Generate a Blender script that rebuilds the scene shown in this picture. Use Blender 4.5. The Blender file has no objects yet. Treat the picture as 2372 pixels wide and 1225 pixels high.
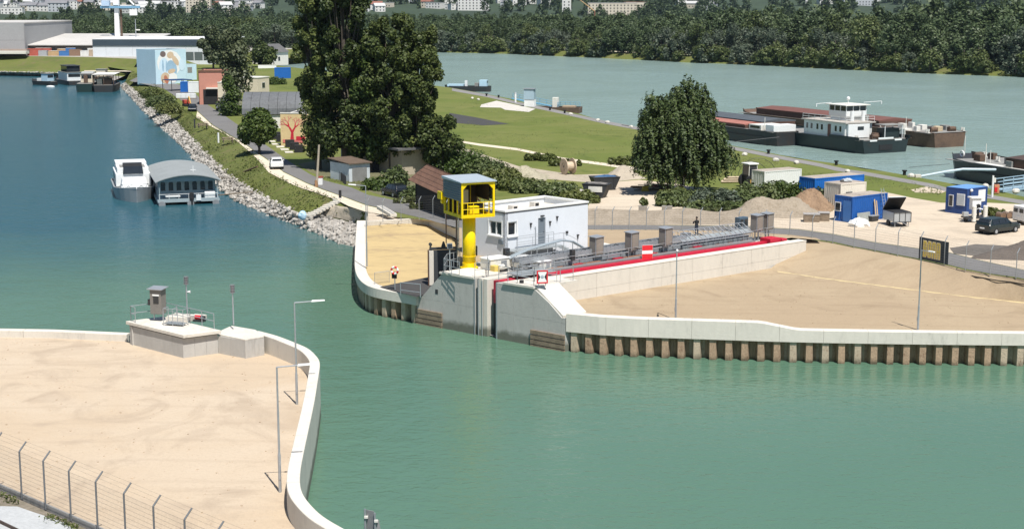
import bpy, bmesh, math, random
import numpy as np
from mathutils import Vector, Matrix
random.seed(7)
rng = np.random.default_rng(7)
R = math.radians
S = bpy.context.scene
COL = S.collection

# ------------------------------------------------------------------ camera, world, sun, exposure
F = 3500.0; CX, CY = 1186.0, 612.5; CAMZ = 21.2
TH = math.atan(CY / F)
cam_d = bpy.data.cameras.new('camera'); cam = bpy.data.objects.new('camera', cam_d); COL.objects.link(cam)
cam.location = (0, 0, CAMZ); cam.rotation_euler = (math.pi/2 - TH, 0, 0)
cam_d.sensor_width = 36; cam_d.lens = 36 * F / 2372.0
cam_d.clip_start = 0.5; cam_d.clip_end = 20000
S.camera = cam
SUN_EL = R(62); SHADOW_AZ = R(22)          # shadows fall away from the camera, turned to the left
sdir = Vector((math.sin(SHADOW_AZ)*math.cos(SUN_EL), -math.cos(SHADOW_AZ)*math.cos(SUN_EL), math.sin(SUN_EL)))
w = bpy.data.worlds.new('World'); S.world = w; w.use_nodes = True
wn = w.node_tree.nodes; wl = w.node_tree.links
sky = wn.new('ShaderNodeTexSky'); sky.sky_type = 'NISHITA'; sky.sun_disc = False
sky.sun_elevation = SUN_EL; sky.sun_rotation = math.atan2(sdir.x, sdir.y)
sky.air_density = 1.0; sky.dust_density = 0.25; sky.ozone_density = 1.4; sky.altitude = 300
wn['Background'].inputs['Strength'].default_value = 0.065
wl.new(sky.outputs[0], wn['Background'].inputs['Color'])
sun_d = bpy.data.lights.new('sun', 'SUN'); sun = bpy.data.objects.new('sun', sun_d); COL.objects.link(sun)
sun_d.energy = 4.6; sun_d.angle = R(0.5); sun_d.color = (1.0, 0.96, 0.9)
sun.location = (60, -60, 200)
sun.rotation_euler = (-sdir).to_track_quat('-Z', 'Y').to_euler()
S.view_settings.view_transform = 'Standard'; S.view_settings.look = 'None'
S.view_settings.exposure = 0.52; S.view_settings.gamma = 1.0; S.view_settings.use_curve_mapping = False
S.render.engine = 'CYCLES'; S.cycles.use_denoising = True
S.cycles.max_bounces = 6; S.cycles.transparent_max_bounces = 12; S.cycles.caustics_reflective = False
S.cycles.caustics_refractive = False; S.cycles.volume_bounces = 0

# ------------------------------------------------------------------ pixels of the photograph -> places
def ray(px, py):
    a = (px - CX) / F; b = (CY - py) / F
    return Vector((a, math.cos(TH) + b*math.sin(TH), -math.sin(TH) + b*math.cos(TH)))
def P(px, py, z=0.0):
    d = ray(px, py); t = (z - CAMZ) / d.z
    return Vector((d.x*t, d.y*t, z))
def Q(px, py, Y):
    d = ray(px, py); t = Y / d.y
    return Vector((d.x*t, Y, CAMZ + d.z*t))
def ZAT(py, Y):                      # height that is seen at row py at distance Y
    return Q(CX, py, Y).z
def PL(pts, z=0.0):
    return [P(a, b, z) for a, b in pts]
def XY(pts, z=0.0):
    return [(q.x, q.y) for q in PL(pts, z)]

# ------------------------------------------------------------------ materials
MATS = {}
def nd(nt, t, **kw):
    n = nt.nodes.new(t)
    for k, v in kw.items():
        if k in n.inputs.keys(): n.inputs[k].default_value = v
        else: setattr(n, k, v)
    return n
def mat(name, col, rough=0.75, var=0.12, scale=0.6, bump=0.0, metal=0.0, col2=None, streak=False, bscale=None, spec=0.4, amt=0.5, fine=8.0, island=0.0, stretch=None, wet=None):
    """procedural material: two blended noises vary the base colour, optional second colour (dirt, rust) and bump"""
    if name in MATS: return MATS[name]
    m = bpy.data.materials.new(name); m.use_nodes = True; nt = m.node_tree; L = nt.links
    b = nt.nodes['Principled BSDF']
    b.inputs['Roughness'].default_value = rough; b.inputs['Metallic'].default_value = metal
    b.inputs['Specular IOR Level'].default_value = spec
    g = nd(nt, 'ShaderNodeNewGeometry')
    mp = nd(nt, 'ShaderNodeMapping'); L.new(g.outputs['Position'], mp.inputs['Vector'])
    if streak: mp.inputs['Scale'].default_value = (1, 1, 0.12)
    if stretch: mp.inputs['Scale'].default_value = stretch
    n1 = nd(nt, 'ShaderNodeTexNoise', Scale=scale, Detail=4.0, Roughness=0.6); L.new(mp.outputs[0], n1.inputs['Vector'])
    n2 = nd(nt, 'ShaderNodeTexNoise', Scale=scale*fine, Detail=3.0, Roughness=0.6); L.new(mp.outputs[0], n2.inputs['Vector'])
    mx = nd(nt, 'ShaderNodeMath', operation='MULTIPLY_ADD'); mx.inputs[1].default_value = 0.55
    m2 = nd(nt, 'ShaderNodeMath', operation='MULTIPLY'); m2.inputs[1].default_value = 0.45
    L.new(n2.outputs[0], m2.inputs[0]); L.new(n1.outputs[0], mx.inputs[0]); L.new(m2.outputs[0], mx.inputs[2])
    src = mx.outputs[0]
    if island:
        ia = nd(nt, 'ShaderNodeMath', operation='MULTIPLY_ADD'); ia.inputs[1].default_value = island; 
        L.new(g.outputs['Random Per Island'], ia.inputs[0]); L.new(src, ia.inputs[2])
        ib = nd(nt, 'ShaderNodeMath', operation='SUBTRACT'); ib.inputs[1].default_value = island*0.5
        L.new(ia.outputs[0], ib.inputs[0]); src = ib.outputs[0]
    r = nd(nt, 'ShaderNodeValToRGB'); e = r.color_ramp.elements
    e[0].position = 0.30; e[1].position = 0.70
    if col2 is None:
        e[0].color = tuple(max(0, c*(1-var)) for c in col) + (1,); e[1].color = tuple(min(1, c*(1+var)) for c in col) + (1,)
    else:
        e[0].color = tuple(col2) + (1,); e[1].color = tuple(min(1, c*(1+var)) for c in col) + (1,)
        mid = r.color_ramp.elements.new(0.30 + 0.4*amt); mid.color = tuple(col) + (1,)
    L.new(src, r.inputs[0]); out = r.outputs[0]
    if wet:                              # algae and damp line left by the changing water level
        sx = nd(nt, 'ShaderNodeSeparateXYZ'); L.new(g.outputs['Position'], sx.inputs[0])
        nw = nd(nt, 'ShaderNodeTexNoise', Scale=1.6, Detail=5.0); L.new(g.outputs['Position'], nw.inputs['Vector'])
        aw = nd(nt, 'ShaderNodeMath', operation='MULTIPLY_ADD'); aw.inputs[1].default_value = -0.7; L.new(nw.outputs[0], aw.inputs[0]); L.new(sx.outputs['Z'], aw.inputs[2])
        mw = nd(nt, 'ShaderNodeMapRange'); mw.inputs['From Min'].default_value = wet[0]-0.35; mw.inputs['From Max'].default_value = wet[0]-0.75; mw.inputs['To Max'].default_value = 0.85; L.new(aw.outputs[0], mw.inputs['Value'])
        xw = nd(nt, 'ShaderNodeMix', data_type='RGBA'); L.new(mw.outputs[0], xw.inputs[0]); L.new(out, xw.inputs[6]); xw.inputs[7].default_value = tuple(wet[1]) + (1,); out = xw.outputs[2]
    L.new(out, b.inputs['Base Color'])
    if bump:
        nb = nd(nt, 'ShaderNodeTexNoise', Scale=bscale or scale*6, Detail=5.0, Roughness=0.65); L.new(g.outputs['Position'], nb.inputs['Vector'])
        bp = nd(nt, 'ShaderNodeBump', Strength=min(1.0, bump), Distance=0.1); L.new(nb.outputs[0], bp.inputs['Height']); L.new(bp.outputs[0], b.inputs['Normal'])
    MATS[name] = m; return m
def leafmat(name, c1, c2, c3, trans=0.25):
    if name in MATS: return MATS[name]
    m = bpy.data.materials.new(name); m.use_nodes = True; nt = m.node_tree; L = nt.links
    b = nt.nodes['Principled BSDF']; b.inputs['Roughness'].default_value = 0.5; b.inputs['Specular IOR Level'].default_value = 0.3
    g = nd(nt, 'ShaderNodeNewGeometry'); oi = nd(nt, 'ShaderNodeObjectInfo')
    n1 = nd(nt, 'ShaderNodeTexNoise', Scale=0.35, Detail=3.0); L.new(g.outputs['Position'], n1.inputs['Vector'])
    a = nd(nt, 'ShaderNodeMath', operation='MULTIPLY_ADD'); a.inputs[1].default_value = 0.55; L.new(g.outputs['Random Per Island'], a.inputs[0])
    a2 = nd(nt, 'ShaderNodeMath', operation='MULTIPLY_ADD'); a2.inputs[1].default_value = 0.5; L.new(n1.outputs[0], a2.inputs[0])
    a3 = nd(nt, 'ShaderNodeMath', operation='MULTIPLY_ADD'); a3.inputs[1].default_value = 0.35; a3.inputs[2].default_value = -0.18; L.new(oi.outputs['Random'], a3.inputs[0])
    L.new(a3.outputs[0], a2.inputs[2]); L.new(a2.outputs[0], a.inputs[2])
    r = nd(nt, 'ShaderNodeValToRGB'); e = r.color_ramp.elements; e[0].position = 0.1; e[1].position = 0.95
    e[0].color = c1 + (1,); e[1].color = c3 + (1,); k = e.new(0.5); k.color = c2 + (1,)
    L.new(a.outputs[0], r.inputs[0]); L.new(r.outputs[0], b.inputs['Base Color'])
    tr = nd(nt, 'ShaderNodeBsdfTranslucent'); L.new(r.outputs[0], tr.inputs['Color'])
    mx = nd(nt, 'ShaderNodeMixShader'); mx.inputs[0].default_value = trans
    L.new(b.outputs[0], mx.inputs[1]); L.new(tr.outputs[0], mx.inputs[2]); L.new(mx.outputs[0], nt.nodes['Material Output'].inputs['Surface'])
    MATS[name] = m; return m
def watermat(name, col, rough, bscale, bstr, col2, sky_tint=None):
    """turbid water: body colour (silt), optional blue sky reflection painted into the colour beyond a ragged edge, ripples"""
    m = bpy.data.materials.new(name); m.use_nodes = True; nt = m.node_tree; L = nt.links
    b = nt.nodes['Principled BSDF']; b.inputs['Roughness'].default_value = rough; b.inputs['IOR'].default_value = 1.33
    g = nd(nt, 'ShaderNodeNewGeometry')
    n0 = nd(nt, 'ShaderNodeTexNoise', Scale=0.03, Detail=4.0); L.new(g.outputs['Position'], n0.inputs['Vector'])
    r = nd(nt, 'ShaderNodeValToRGB'); e = r.color_ramp.elements; e[0].position = 0.3; e[1].position = 0.7
    e[0].color = col + (1,); e[1].color = col2 + (1,); L.new(n0.outputs[0], r.inputs[0]); out = r.outputs[0]
    if sky_tint:
        (nx, ny, t0, t1, pc) = sky_tint
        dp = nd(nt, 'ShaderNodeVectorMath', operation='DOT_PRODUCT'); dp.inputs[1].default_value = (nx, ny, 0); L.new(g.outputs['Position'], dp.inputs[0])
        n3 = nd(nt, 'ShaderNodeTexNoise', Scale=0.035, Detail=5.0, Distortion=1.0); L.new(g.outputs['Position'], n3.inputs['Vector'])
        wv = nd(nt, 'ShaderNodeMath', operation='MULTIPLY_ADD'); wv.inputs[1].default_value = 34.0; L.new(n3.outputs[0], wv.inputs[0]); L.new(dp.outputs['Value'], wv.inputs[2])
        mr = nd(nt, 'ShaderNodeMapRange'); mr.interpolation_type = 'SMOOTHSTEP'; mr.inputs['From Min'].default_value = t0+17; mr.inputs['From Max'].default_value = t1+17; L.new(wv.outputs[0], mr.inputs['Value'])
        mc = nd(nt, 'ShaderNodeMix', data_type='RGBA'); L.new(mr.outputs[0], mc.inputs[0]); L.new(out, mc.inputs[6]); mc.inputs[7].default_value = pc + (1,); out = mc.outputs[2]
    L.new(out, b.inputs['Base Color'])
    mp = nd(nt, 'ShaderNodeMapping'); mp.inputs['Scale'].default_value = (1, 1.5, 1); mp.inputs['Rotation'].default_value = (0, 0, 0.35); L.new(g.outputs['Position'], mp.inputs['Vector'])
    n1 = nd(nt, 'ShaderNodeTexNoise', Scale=bscale, Detail=3.0, Roughness=0.55, Distortion=0.6); L.new(mp.outputs[0], n1.inputs['Vector'])
    n2 = nd(nt, 'ShaderNodeTexNoise', Scale=bscale*0.22, Detail=2.0); L.new(mp.outputs[0], n2.inputs['Vector'])
    n4 = nd(nt, 'ShaderNodeTexNoise', Scale=0.022, Detail=3.0, Distortion=0.8); L.new(g.outputs['Position'], n4.inputs['Vector'])   # wind patches
    gw = nd(nt, 'ShaderNodeMapRange'); gw.inputs['From Min'].default_value = 0.35; gw.inputs['From Max'].default_value = 0.65; gw.inputs['To Min'].default_value = bstr*0.45; gw.inputs['To Max'].default_value = bstr*1.5; L.new(n4.outputs[0], gw.inputs['Value'])
    ad = nd(nt, 'ShaderNodeMath', operation='MULTIPLY_ADD'); ad.inputs[1].default_value = 1.6; L.new(n2.outputs[0], ad.inputs[0]); L.new(n1.outputs[0], ad.inputs[2])
    bp = nd(nt, 'ShaderNodeBump', Strength=1.0); L.new(gw.outputs[0], bp.inputs['Distance']); L.new(ad.outputs[0], bp.inputs['Height']); L.new(bp.outputs[0], b.inputs['Normal'])
    MATS[name] = m; return m
def glassmat(name, col=(0.02, 0.025, 0.03)):
    if name in MATS: return MATS[name]
    m = mat(name, col, rough=0.08, var=0.3, scale=0.4, spec=0.6); return m

# ------------------------------------------------------------------ mesh builder
SPLIT = {'post','leg','support_leg','stile','rib','hoop','loader_arm','duct_support','bow_rail','clamp','cab_frame','coping_drip','stem'}
class MB:
    def __init__(s): s.v = []; s.f = []
    def add(s, vs, fs):
        o = len(s.v); s.v += [tuple(q) for q in vs]; s.f += [tuple(i+o for i in q) for q in fs]; return s
    def hexa(s, p):                      # 4 bottom (ccw) + 4 top
        return s.add(p, [(3,2,1,0),(4,5,6,7),(0,1,5,4),(1,2,6,5),(2,3,7,6),(3,0,4,7)])
    def box(s, c, d, rz=0.0, rx=0.0, ry=0.0, tx=1.0, ty=1.0):
        x, y, z = d[0]/2, d[1]/2, d[2]/2
        p = [(-x,-y,-z),(x,-y,-z),(x,y,-z),(-x,y,-z),(-x*tx,-y*ty,z),(x*tx,-y*ty,z),(x*tx,y*ty,z),(-x*tx,y*ty,z)]
        M = Matrix.Translation(c) @ Matrix.Rotation(rz,4,'Z') @ Matrix.Rotation(ry,4,'Y') @ Matrix.Rotation(rx,4,'X')
        return s.hexa([M @ Vector(q) for q in p])
    def prism(s, poly, z0, z1):
        n = len(poly)
        ar = sum(poly[i][0]*poly[(i+1)%n][1]-poly[(i+1)%n][0]*poly[i][1] for i in range(n))
        if ar < 0: poly = poly[::-1]
        vs = [(q[0],q[1],z0) for q in poly] + [(q[0],q[1],z1) for q in poly]
        return s.add(vs, [tuple(range(n))[::-1], tuple(range(n,2*n))] + [(i,(i+1)%n,(i+1)%n+n,i+n) for i in range(n)])
    def extr(s, poly3, d):               # planar 3D polygon pushed along d
        n = len(poly3); d = Vector(d); a = [Vector(q) for q in poly3]
        return s.add(a + [q+d for q in a], [tuple(range(n)), tuple(range(2*n-1,n-1,-1))] + [(i,i+n,(i+1)%n+n,(i+1)%n) for i in range(n)])
    def face(s, pts): return s.add(pts, [tuple(range(len(pts)))])
    def cyl(s, p0, p1, r0, r1=None, n=8, caps=True):
        r1 = r0 if r1 is None else r1; p0 = Vector(p0); p1 = Vector(p1); d = (p1-p0)
        if d.length < 1e-6: return s
        q = d.to_track_quat('Z','Y'); vs = []
        for (p, r) in ((p0,r0),(p1,r1)):
            for i in range(n):
                a = 2*math.pi*i/n; vs.append(p + q @ Vector((r*math.cos(a), r*math.sin(a), 0)))
        fs = [(i,(i+1)%n,(i+1)%n+n,i+n) for i in range(n)]
        if caps: fs += [tuple(range(n))[::-1], tuple(range(n,2*n))]
        return s.add(vs, fs)
    def tube(s, pts, r, n=5):
        for a, b in zip(pts[:-1], pts[1:]): s.cyl(a, b, r, r, n)
        return s
    def ring(s, c, r, rt, axis='Z', n=16, m=6, arc=2*math.pi, a0=0.0):
        vs = []; fs = []; full = arc > 6.2; k = n if full else n+1
        for i in range(k):
            a = a0+arc*i/n
            for j in range(m):
                b = 2*math.pi*j/m; x = (r+rt*math.cos(b))*math.cos(a); y = (r+rt*math.cos(b))*math.sin(a); z = rt*math.sin(b)
                q = {'Z':(x,y,z),'X':(z,x,y),'Y':(x,z,y)}[axis]; vs.append((c[0]+q[0],c[1]+q[1],c[2]+q[2]))
        for i in range(n):
            for j in range(m):
                i2 = (i+1)%k if full else i+1
                fs.append((i*m+j, i2*m+j, i2*m+(j+1)%m, i*m+(j+1)%m))
        return s.add(vs, fs)
    def sph(s, c, r, n=10, m=7, sc=(1,1,1), jit=0.0):
        vs = []; fs = []
        for i in range(m+1):
            t = math.pi*i/m
            for j in range(n):
                a = 2*math.pi*j/n; k = r*(1+random.uniform(-jit,jit))
                vs.append((c[0]+k*sc[0]*math.sin(t)*math.cos(a), c[1]+k*sc[1]*math.sin(t)*math.sin(a), c[2]+k*sc[2]*math.cos(t)))
        for i in range(m):
            for j in range(n): fs.append((i*n+j,(i+1)*n+j,(i+1)*n+(j+1)%n,i*n+(j+1)%n))
        return s.add(vs, fs)
    def loft(s, rings, cap=True, closed=True):
        n = len(rings[0]); vs = [q for r in rings for q in r]; fs = []
        for i in range(len(rings)-1):
            for j in range(n if closed else n-1):
                fs.append((i*n+j, i*n+(j+1)%n, (i+1)*n+(j+1)%n, (i+1)*n+j))
        if cap and closed: fs += [tuple(range(n))[::-1], tuple(range((len(rings)-1)*n, len(rings)*n))]
        return s.add(vs, fs)
    def mesh(s, name, m, smooth=False, fix=True):
        me = bpy.data.meshes.new(name); me.from_pydata([tuple(q) for q in s.v], [], s.f); me.validate()
        if fix:
            bm = bmesh.new(); bm.from_mesh(me); bmesh.ops.recalc_face_normals(bm, faces=bm.faces); bm.to_mesh(me); bm.free()
        if m: me.materials.append(m)
        if smooth: me.polygons.foreach_set('use_smooth', [True]*len(me.polygons))
        me.update(); return me
    def pieces(s):
        par = list(range(len(s.v)))
        def fd(i):
            while par[i] != i: par[i] = par[par[i]]; i = par[i]
            return i
        for f in s.f:
            for k in f[1:]: par[fd(k)] = fd(f[0])
        gr = {}
        for f in s.f: gr.setdefault(fd(f[0]), []).append(f)
        out = []
        for fs in gr.values():
            ids = sorted({i for f in fs for i in f}); mp = {i: k for k, i in enumerate(ids)}; m_ = MB(); m_.v = [s.v[i] for i in ids]; m_.f = [tuple(mp[i] for i in f) for f in fs]; out.append(m_)
        return out
    def build(s, name, m, parent=None, smooth=False, label=None, cat=None, group=None, kind=None, world=False, fix=True, bevel=0.0):
        if parent is not None and name in SPLIT:
            ps = s.pieces()
            if len(ps) > 1:
                return [q.build(name, m, parent, smooth, label, cat, group, kind, world, fix, bevel) for q in ps][0]
        if world and parent is not None:
            mi = parent.matrix_basis.inverted() if parent.parent is None else (parent.parent.matrix_basis @ parent.matrix_basis).inverted()
            s.v = [tuple(mi @ Vector(q)) for q in s.v]
        o = bpy.data.objects.new(name, s.mesh(name, m, smooth, fix)); COL.objects.link(o)
        if parent is not None: o.parent = parent
        tag(o, label, cat, group, kind)
        if bevel:
            md = o.modifiers.new('edge', 'BEVEL'); md.width = bevel; md.segments = 2; md.limit_method = 'ANGLE'
        return o
def tag(o, label=None, cat=None, group=None, kind=None):
    for k, v in (('label',label),('category',cat),('group',group),('kind',kind)):
        if v: o[k] = v
    return o
def T(name, label, cat, loc=(0,0,0), rz=0.0, group=None):
    o = bpy.data.objects.new(name, None); COL.objects.link(o); o.empty_display_size = 0.3
    o.matrix_basis = Matrix.Translation(loc) @ Matrix.Rotation(rz, 4, 'Z')
    return tag(o, label, cat, group)
def copy_tree(o, parent=None):
    c = o.copy(); COL.objects.link(c); c.parent = parent
    for ch in list(o.children): copy_tree(ch, c)
    return c
def place(o, loc, rz=0.0, sc=1.0):
    o.matrix_basis = Matrix.Translation(loc) @ Matrix.Rotation(rz, 4, 'Z') @ Matrix.Scale(sc, 4)
    return o
def sheet(name, poly, z, m, kind='structure', sub=0):
    """flat outline at height z, as its own sheet"""
    pts = [(q[0], q[1]) for q in poly]
    bm = bmesh.new(); vs = [bm.verts.new((x, y, z)) for x, y in pts]
    f = bm.faces.new(vs); f.normal_update()
    if f.normal.z < 0: bmesh.ops.reverse_faces(bm, faces=[f])
    bmesh.ops.triangulate(bm, faces=bm.faces[:])
    me = bpy.data.meshes.new(name); bm.to_mesh(me); bm.free(); me.materials.append(m)
    o = bpy.data.objects.new(name, me); COL.objects.link(o); tag(o, kind=kind); return o
def resample(pts, n):
    pts = [Vector(q) for q in pts]; d = [0]
    for a, b in zip(pts[:-1], pts[1:]): d.append(d[-1] + (b-a).length)
    out = []; j = 0
    for i in range(n):
        t = d[-1]*i/(n-1)
        while j < len(d)-2 and d[j+1] < t: j += 1
        k = (t-d[j])/max(1e-9, d[j+1]-d[j]); out.append(pts[j].lerp(pts[j+1], k))
    return out
def smooth_line(pts, it=2):
    pts = [Vector(q) for q in pts]
    for _ in range(it):
        o = [pts[0]]
        for a, b in zip(pts[:-1], pts[1:]): o += [a.lerp(b,.25), a.lerp(b,.75)]
        o.append(pts[-1]); pts = o
    return pts
def offset(pts, d):                      # sideways shift of a polyline in plan (left positive)
    out = []
    for i, q in enumerate(pts):
        a = pts[max(0,i-1)]; b = pts[min(len(pts)-1,i+1)]; t = Vector((b[0]-a[0], b[1]-a[1])).normalized()
        out.append(Vector((q[0]-t.y*d, q[1]+t.x*d, q[2] if len(q)>2 else 0)))
    return out
def rnd(a, b): return random.uniform(a, b)
# ------------------------------------------------------------------ materials of the setting
M_conc = mat('concrete', (0.42,0.405,0.375), 0.88, 0.12, 0.45, 0.25, col2=(0.33,0.315,0.285), bscale=9, amt=0.35, stretch=(1,1,0.4), island=0.22, wet=(-3.15,(0.10,0.105,0.075)))
M_conc_w = mat('concrete_new', (0.60,0.56,0.49), 0.88, 0.10, 0.45, 0.2, col2=(0.44,0.415,0.365), bscale=9, amt=0.35, stretch=(1,1,0.35), island=0.2, wet=(-3.15,(0.10,0.105,0.075)))
M_conc_d = mat('concrete_damp', (0.36,0.35,0.33), 0.8, 0.15, 0.3, 0.25, col2=(0.19,0.18,0.165), streak=True, bscale=9, amt=0.4)
M_tan = mat('tan_gravel', (0.50,0.40,0.29), 0.95, 0.10, 0.12, 0.5, col2=(0.42,0.335,0.25), bscale=14, fine=14, amt=0.4)
M_tanb = mat('tan_soil', (0.36,0.265,0.165), 0.95, 0.14, 0.10, 0.5, col2=(0.29,0.215,0.14), bscale=10, fine=12, amt=0.45, stretch=(0.6,1.6,1))
M_grass = mat('grass', (0.115,0.135,0.035), 0.95, 0.22, 0.06, 0.8, col2=(0.075,0.10,0.025), bscale=3, fine=20, amt=0.5)
M_bank = mat('bank_grass', (0.125,0.14,0.035), 0.95, 0.25, 0.25, 0.9, col2=(0.085,0.10,0.03), bscale=3, fine=9, amt=0.5)
M_road = mat('asphalt', (0.16,0.155,0.15), 0.9, 0.12, 0.15, 0.3, col2=(0.125,0.12,0.118), bscale=12, fine=12)
M_dasph = mat('new_asphalt', (0.055,0.053,0.052), 0.9, 0.15, 0.4, 0.3, bscale=12)
M_gravel = mat('pale_gravel', (0.56,0.47,0.36), 0.95, 0.10, 0.10, 0.5, col2=(0.47,0.40,0.31), bscale=8, fine=16, amt=0.45)
M_path = mat('pale_path', (0.62,0.54,0.42), 0.95, 0.08, 0.3, 0.4, col2=(0.50,0.43,0.33), bscale=8)
M_stone = mat('riprap_stone', (0.37,0.345,0.31), 0.9, 0.25, 0.8, 0.6, col2=(0.19,0.175,0.15), island=0.7, bscale=5)
M_soil = mat('dug_soil', (0.30,0.25,0.19), 0.95, 0.2, 0.5, 0.9, col2=(0.20,0.16,0.11), bscale=4)
M_rust = mat('sheet_pile_rust', (0.36,0.25,0.165), 0.85, 0.3, 1.3, 0.5, col2=(0.16,0.08,0.045), stretch=(1,1,0.5), bscale=8, amt=0.4, wet=(-3.62,(0.055,0.05,0.03)))
M_pale_pile = mat('sheet_pile_pale', (0.43,0.345,0.25), 0.85, 0.2, 1.3, 0.5, col2=(0.24,0.14,0.085), stretch=(1,1,0.5), bscale=8, amt=0.35, wet=(-3.62,(0.055,0.05,0.03)))
M_galv = mat('galvanised_steel', (0.42,0.44,0.46), 0.45, 0.12, 0.8, metal=0.55)
M_dsteel = mat('dark_steel', (0.055,0.055,0.058), 0.5, 0.2, 1.0, metal=0.3)
M_black = mat('black_rubber', (0.018,0.018,0.019), 0.7, 0.3, 2.0)
M_white = mat('white_paint', (0.78,0.78,0.76), 0.5, 0.05, 1.2)
M_offw = mat('weathered_white', (0.66,0.64,0.58), 0.6, 0.12, 0.8, col2=(0.45,0.40,0.33), amt=0.3)
M_red = mat('gate_red', (0.47,0.014,0.04), 0.5, 0.18, 0.5)
M_yel = mat('hoist_yellow', (0.82,0.59,0.0), 0.42, 0.05, 1.2, col2=(0.62,0.42,0.01), amt=0.25, stretch=(1,1,0.3))
M_glass = glassmat('dark_glass')
M_wood = mat('weathered_wood', (0.24,0.185,0.13), 0.85, 0.25, 2.0, 0.4, col2=(0.12,0.09,0.065))
M_blue = mat('container_blue', (0.012,0.09,0.33), 0.5, 0.15, 0.8, col2=(0.01,0.055,0.2), amt=0.3)

def groundmat(name, c, dark, light, sc=1.0):
    m = bpy.data.materials.new(name); m.use_nodes = True; nt = m.node_tree; L = nt.links; b = nt.nodes['Principled BSDF']; b.inputs['Roughness'].default_value = 0.95; b.inputs['Specular IOR Level'].default_value = 0.2
    g = nd(nt,'ShaderNodeNewGeometry'); cur = None
    def nz(s_, det, dist=0.0, rot=0.0, sx=1.0, sy=1.0):
        mp = nd(nt,'ShaderNodeMapping'); mp.inputs['Scale'].default_value = (sx,sy,1); mp.inputs['Rotation'].default_value = (0,0,rot); L.new(g.outputs['Position'], mp.inputs['Vector']); n = nd(nt,'ShaderNodeTexNoise', Scale=s_, Detail=det, Roughness=0.62, Distortion=dist); L.new(mp.outputs[0], n.inputs['Vector']); return n.outputs[0]
    def ramp(f, a, b_, lo, hi):
        r = nd(nt,'ShaderNodeMapRange'); r.inputs['From Min'].default_value = a; r.inputs['From Max'].default_value = b_; r.inputs['To Min'].default_value = lo; r.inputs['To Max'].default_value = hi; L.new(f, r.inputs['Value']); return r.outputs[0]
    def mixc(fac, A, B_):
        x = nd(nt,'ShaderNodeMix', data_type='RGBA'); L.new(fac, x.inputs[0]); 
        if isinstance(A, tuple): x.inputs[6].default_value = A+(1,)
        else: L.new(A, x.inputs[6])
        x.inputs[7].default_value = B_+(1,); return x.outputs[2]
    cur = mixc(ramp(nz(0.07*sc,6,0.8),0.42,0.66,0,1), c, light)
    cur = mixc(ramp(nz(0.16*sc,5,1.6,0.5),0.52,0.70,0,0.85), cur, dark)
    cur = mixc(ramp(nz(0.35*sc,5,1.2,0.6,0.6,1.3),0.54,0.74,0,0.4), cur, dark)
    cur = mixc(ramp(nz(5.0,4),0.50,0.75,0,0.5), cur, dark)
    cur = mixc(ramp(nz(16.0,2),0.60,0.75,0,0.6), cur, tuple(k*0.6 for k in dark))
    wv = nd(nt,'ShaderNodeTexWave', wave_type='RINGS', Scale=0.09*sc, Distortion=4.0, Detail=3.0); wv.inputs['Detail Scale'].default_value = 0.4
    mp = nd(nt,'ShaderNodeMapping'); mp.inputs['Location'].default_value = (14,-62,0); L.new(g.outputs['Position'], mp.inputs['Vector']); L.new(mp.outputs[0], wv.inputs['Vector'])
    cur = mixc(ramp(wv.outputs['Fac'],0.93,0.99,0,0.22), cur, dark)
    L.new(cur, b.inputs['Base Color']); bp = nd(nt,'ShaderNodeBump', Strength=0.6, Distance=0.05); L.new(nz(7.0,6), bp.inputs['Height']); L.new(bp.outputs[0], b.inputs['Normal']); MATS[name] = m; return m
M_tan = groundmat('tan_gravel_ground', (0.485,0.385,0.275), (0.385,0.305,0.225), (0.52,0.43,0.325))
M_tanb = groundmat('tan_soil_ground', (0.365,0.280,0.185), (0.285,0.215,0.140), (0.40,0.315,0.21))
M_gravel = groundmat('pale_gravel_ground', (0.53,0.44,0.335), (0.40,0.335,0.26), (0.58,0.50,0.39))
M_bank = groundmat('bank_grass_ground', (0.122,0.142,0.034), (0.155,0.130,0.065), (0.095,0.120,0.028), 1.6)
M_grass = groundmat('meadow_grass', (0.125,0.152,0.035), (0.090,0.118,0.026), (0.170,0.175,0.055), 0.6)

# ------------------------------------------------------------------ ground heights of the spit between harbour and river
LT0, LT1, LZ0, LZ1 = -152.0, -128.0, -1.2, -0.1
LN = (0.5, -0.866)
def LZ(x, y):
    t = x*LN[0] + y*LN[1]; k = min(1, max(0, (t-LT0)/(LT1-LT0)))
    return LZ0 + (LZ1-LZ0)*k
def PG(px, py, dz=0.0):
    z = -0.6
    for _ in range(12):
        q = P(px, py, z); z = LZ(q.x, q.y)
    return P(px, py, z) + Vector((0,0,dz))
def GL(pts): return [PG(a, b) for a, b in pts]
def draped(name, poly, dz, m, kind='structure'):
    o = sheet(name, poly, 0.0, m, kind); me = o.data
    bm = bmesh.new(); bm.from_mesh(me)
    for t in (LT0, LT1):
        bmesh.ops.bisect_plane(bm, geom=bm.verts[:]+bm.edges[:]+bm.faces[:], plane_co=(LN[0]*t, LN[1]*t, 0), plane_no=(LN[0], LN[1], 0), dist=1e-5)
    for v in bm.verts: v.co.z = LZ(v.co.x, v.co.y) + dz
    bm.to_mesh(me); bm.free(); me.update(); return o
WZ = -4.0
# base of everything, river bed included, out to the horizon
M_bed = mat('river_bed', (0.10,0.10,0.07), 0.95, 0.2, 0.02)
sheet('ground', [(-9000,-200),(9000,-200),(9000,14000),(-9000,14000)], -8.0, M_bed)

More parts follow.
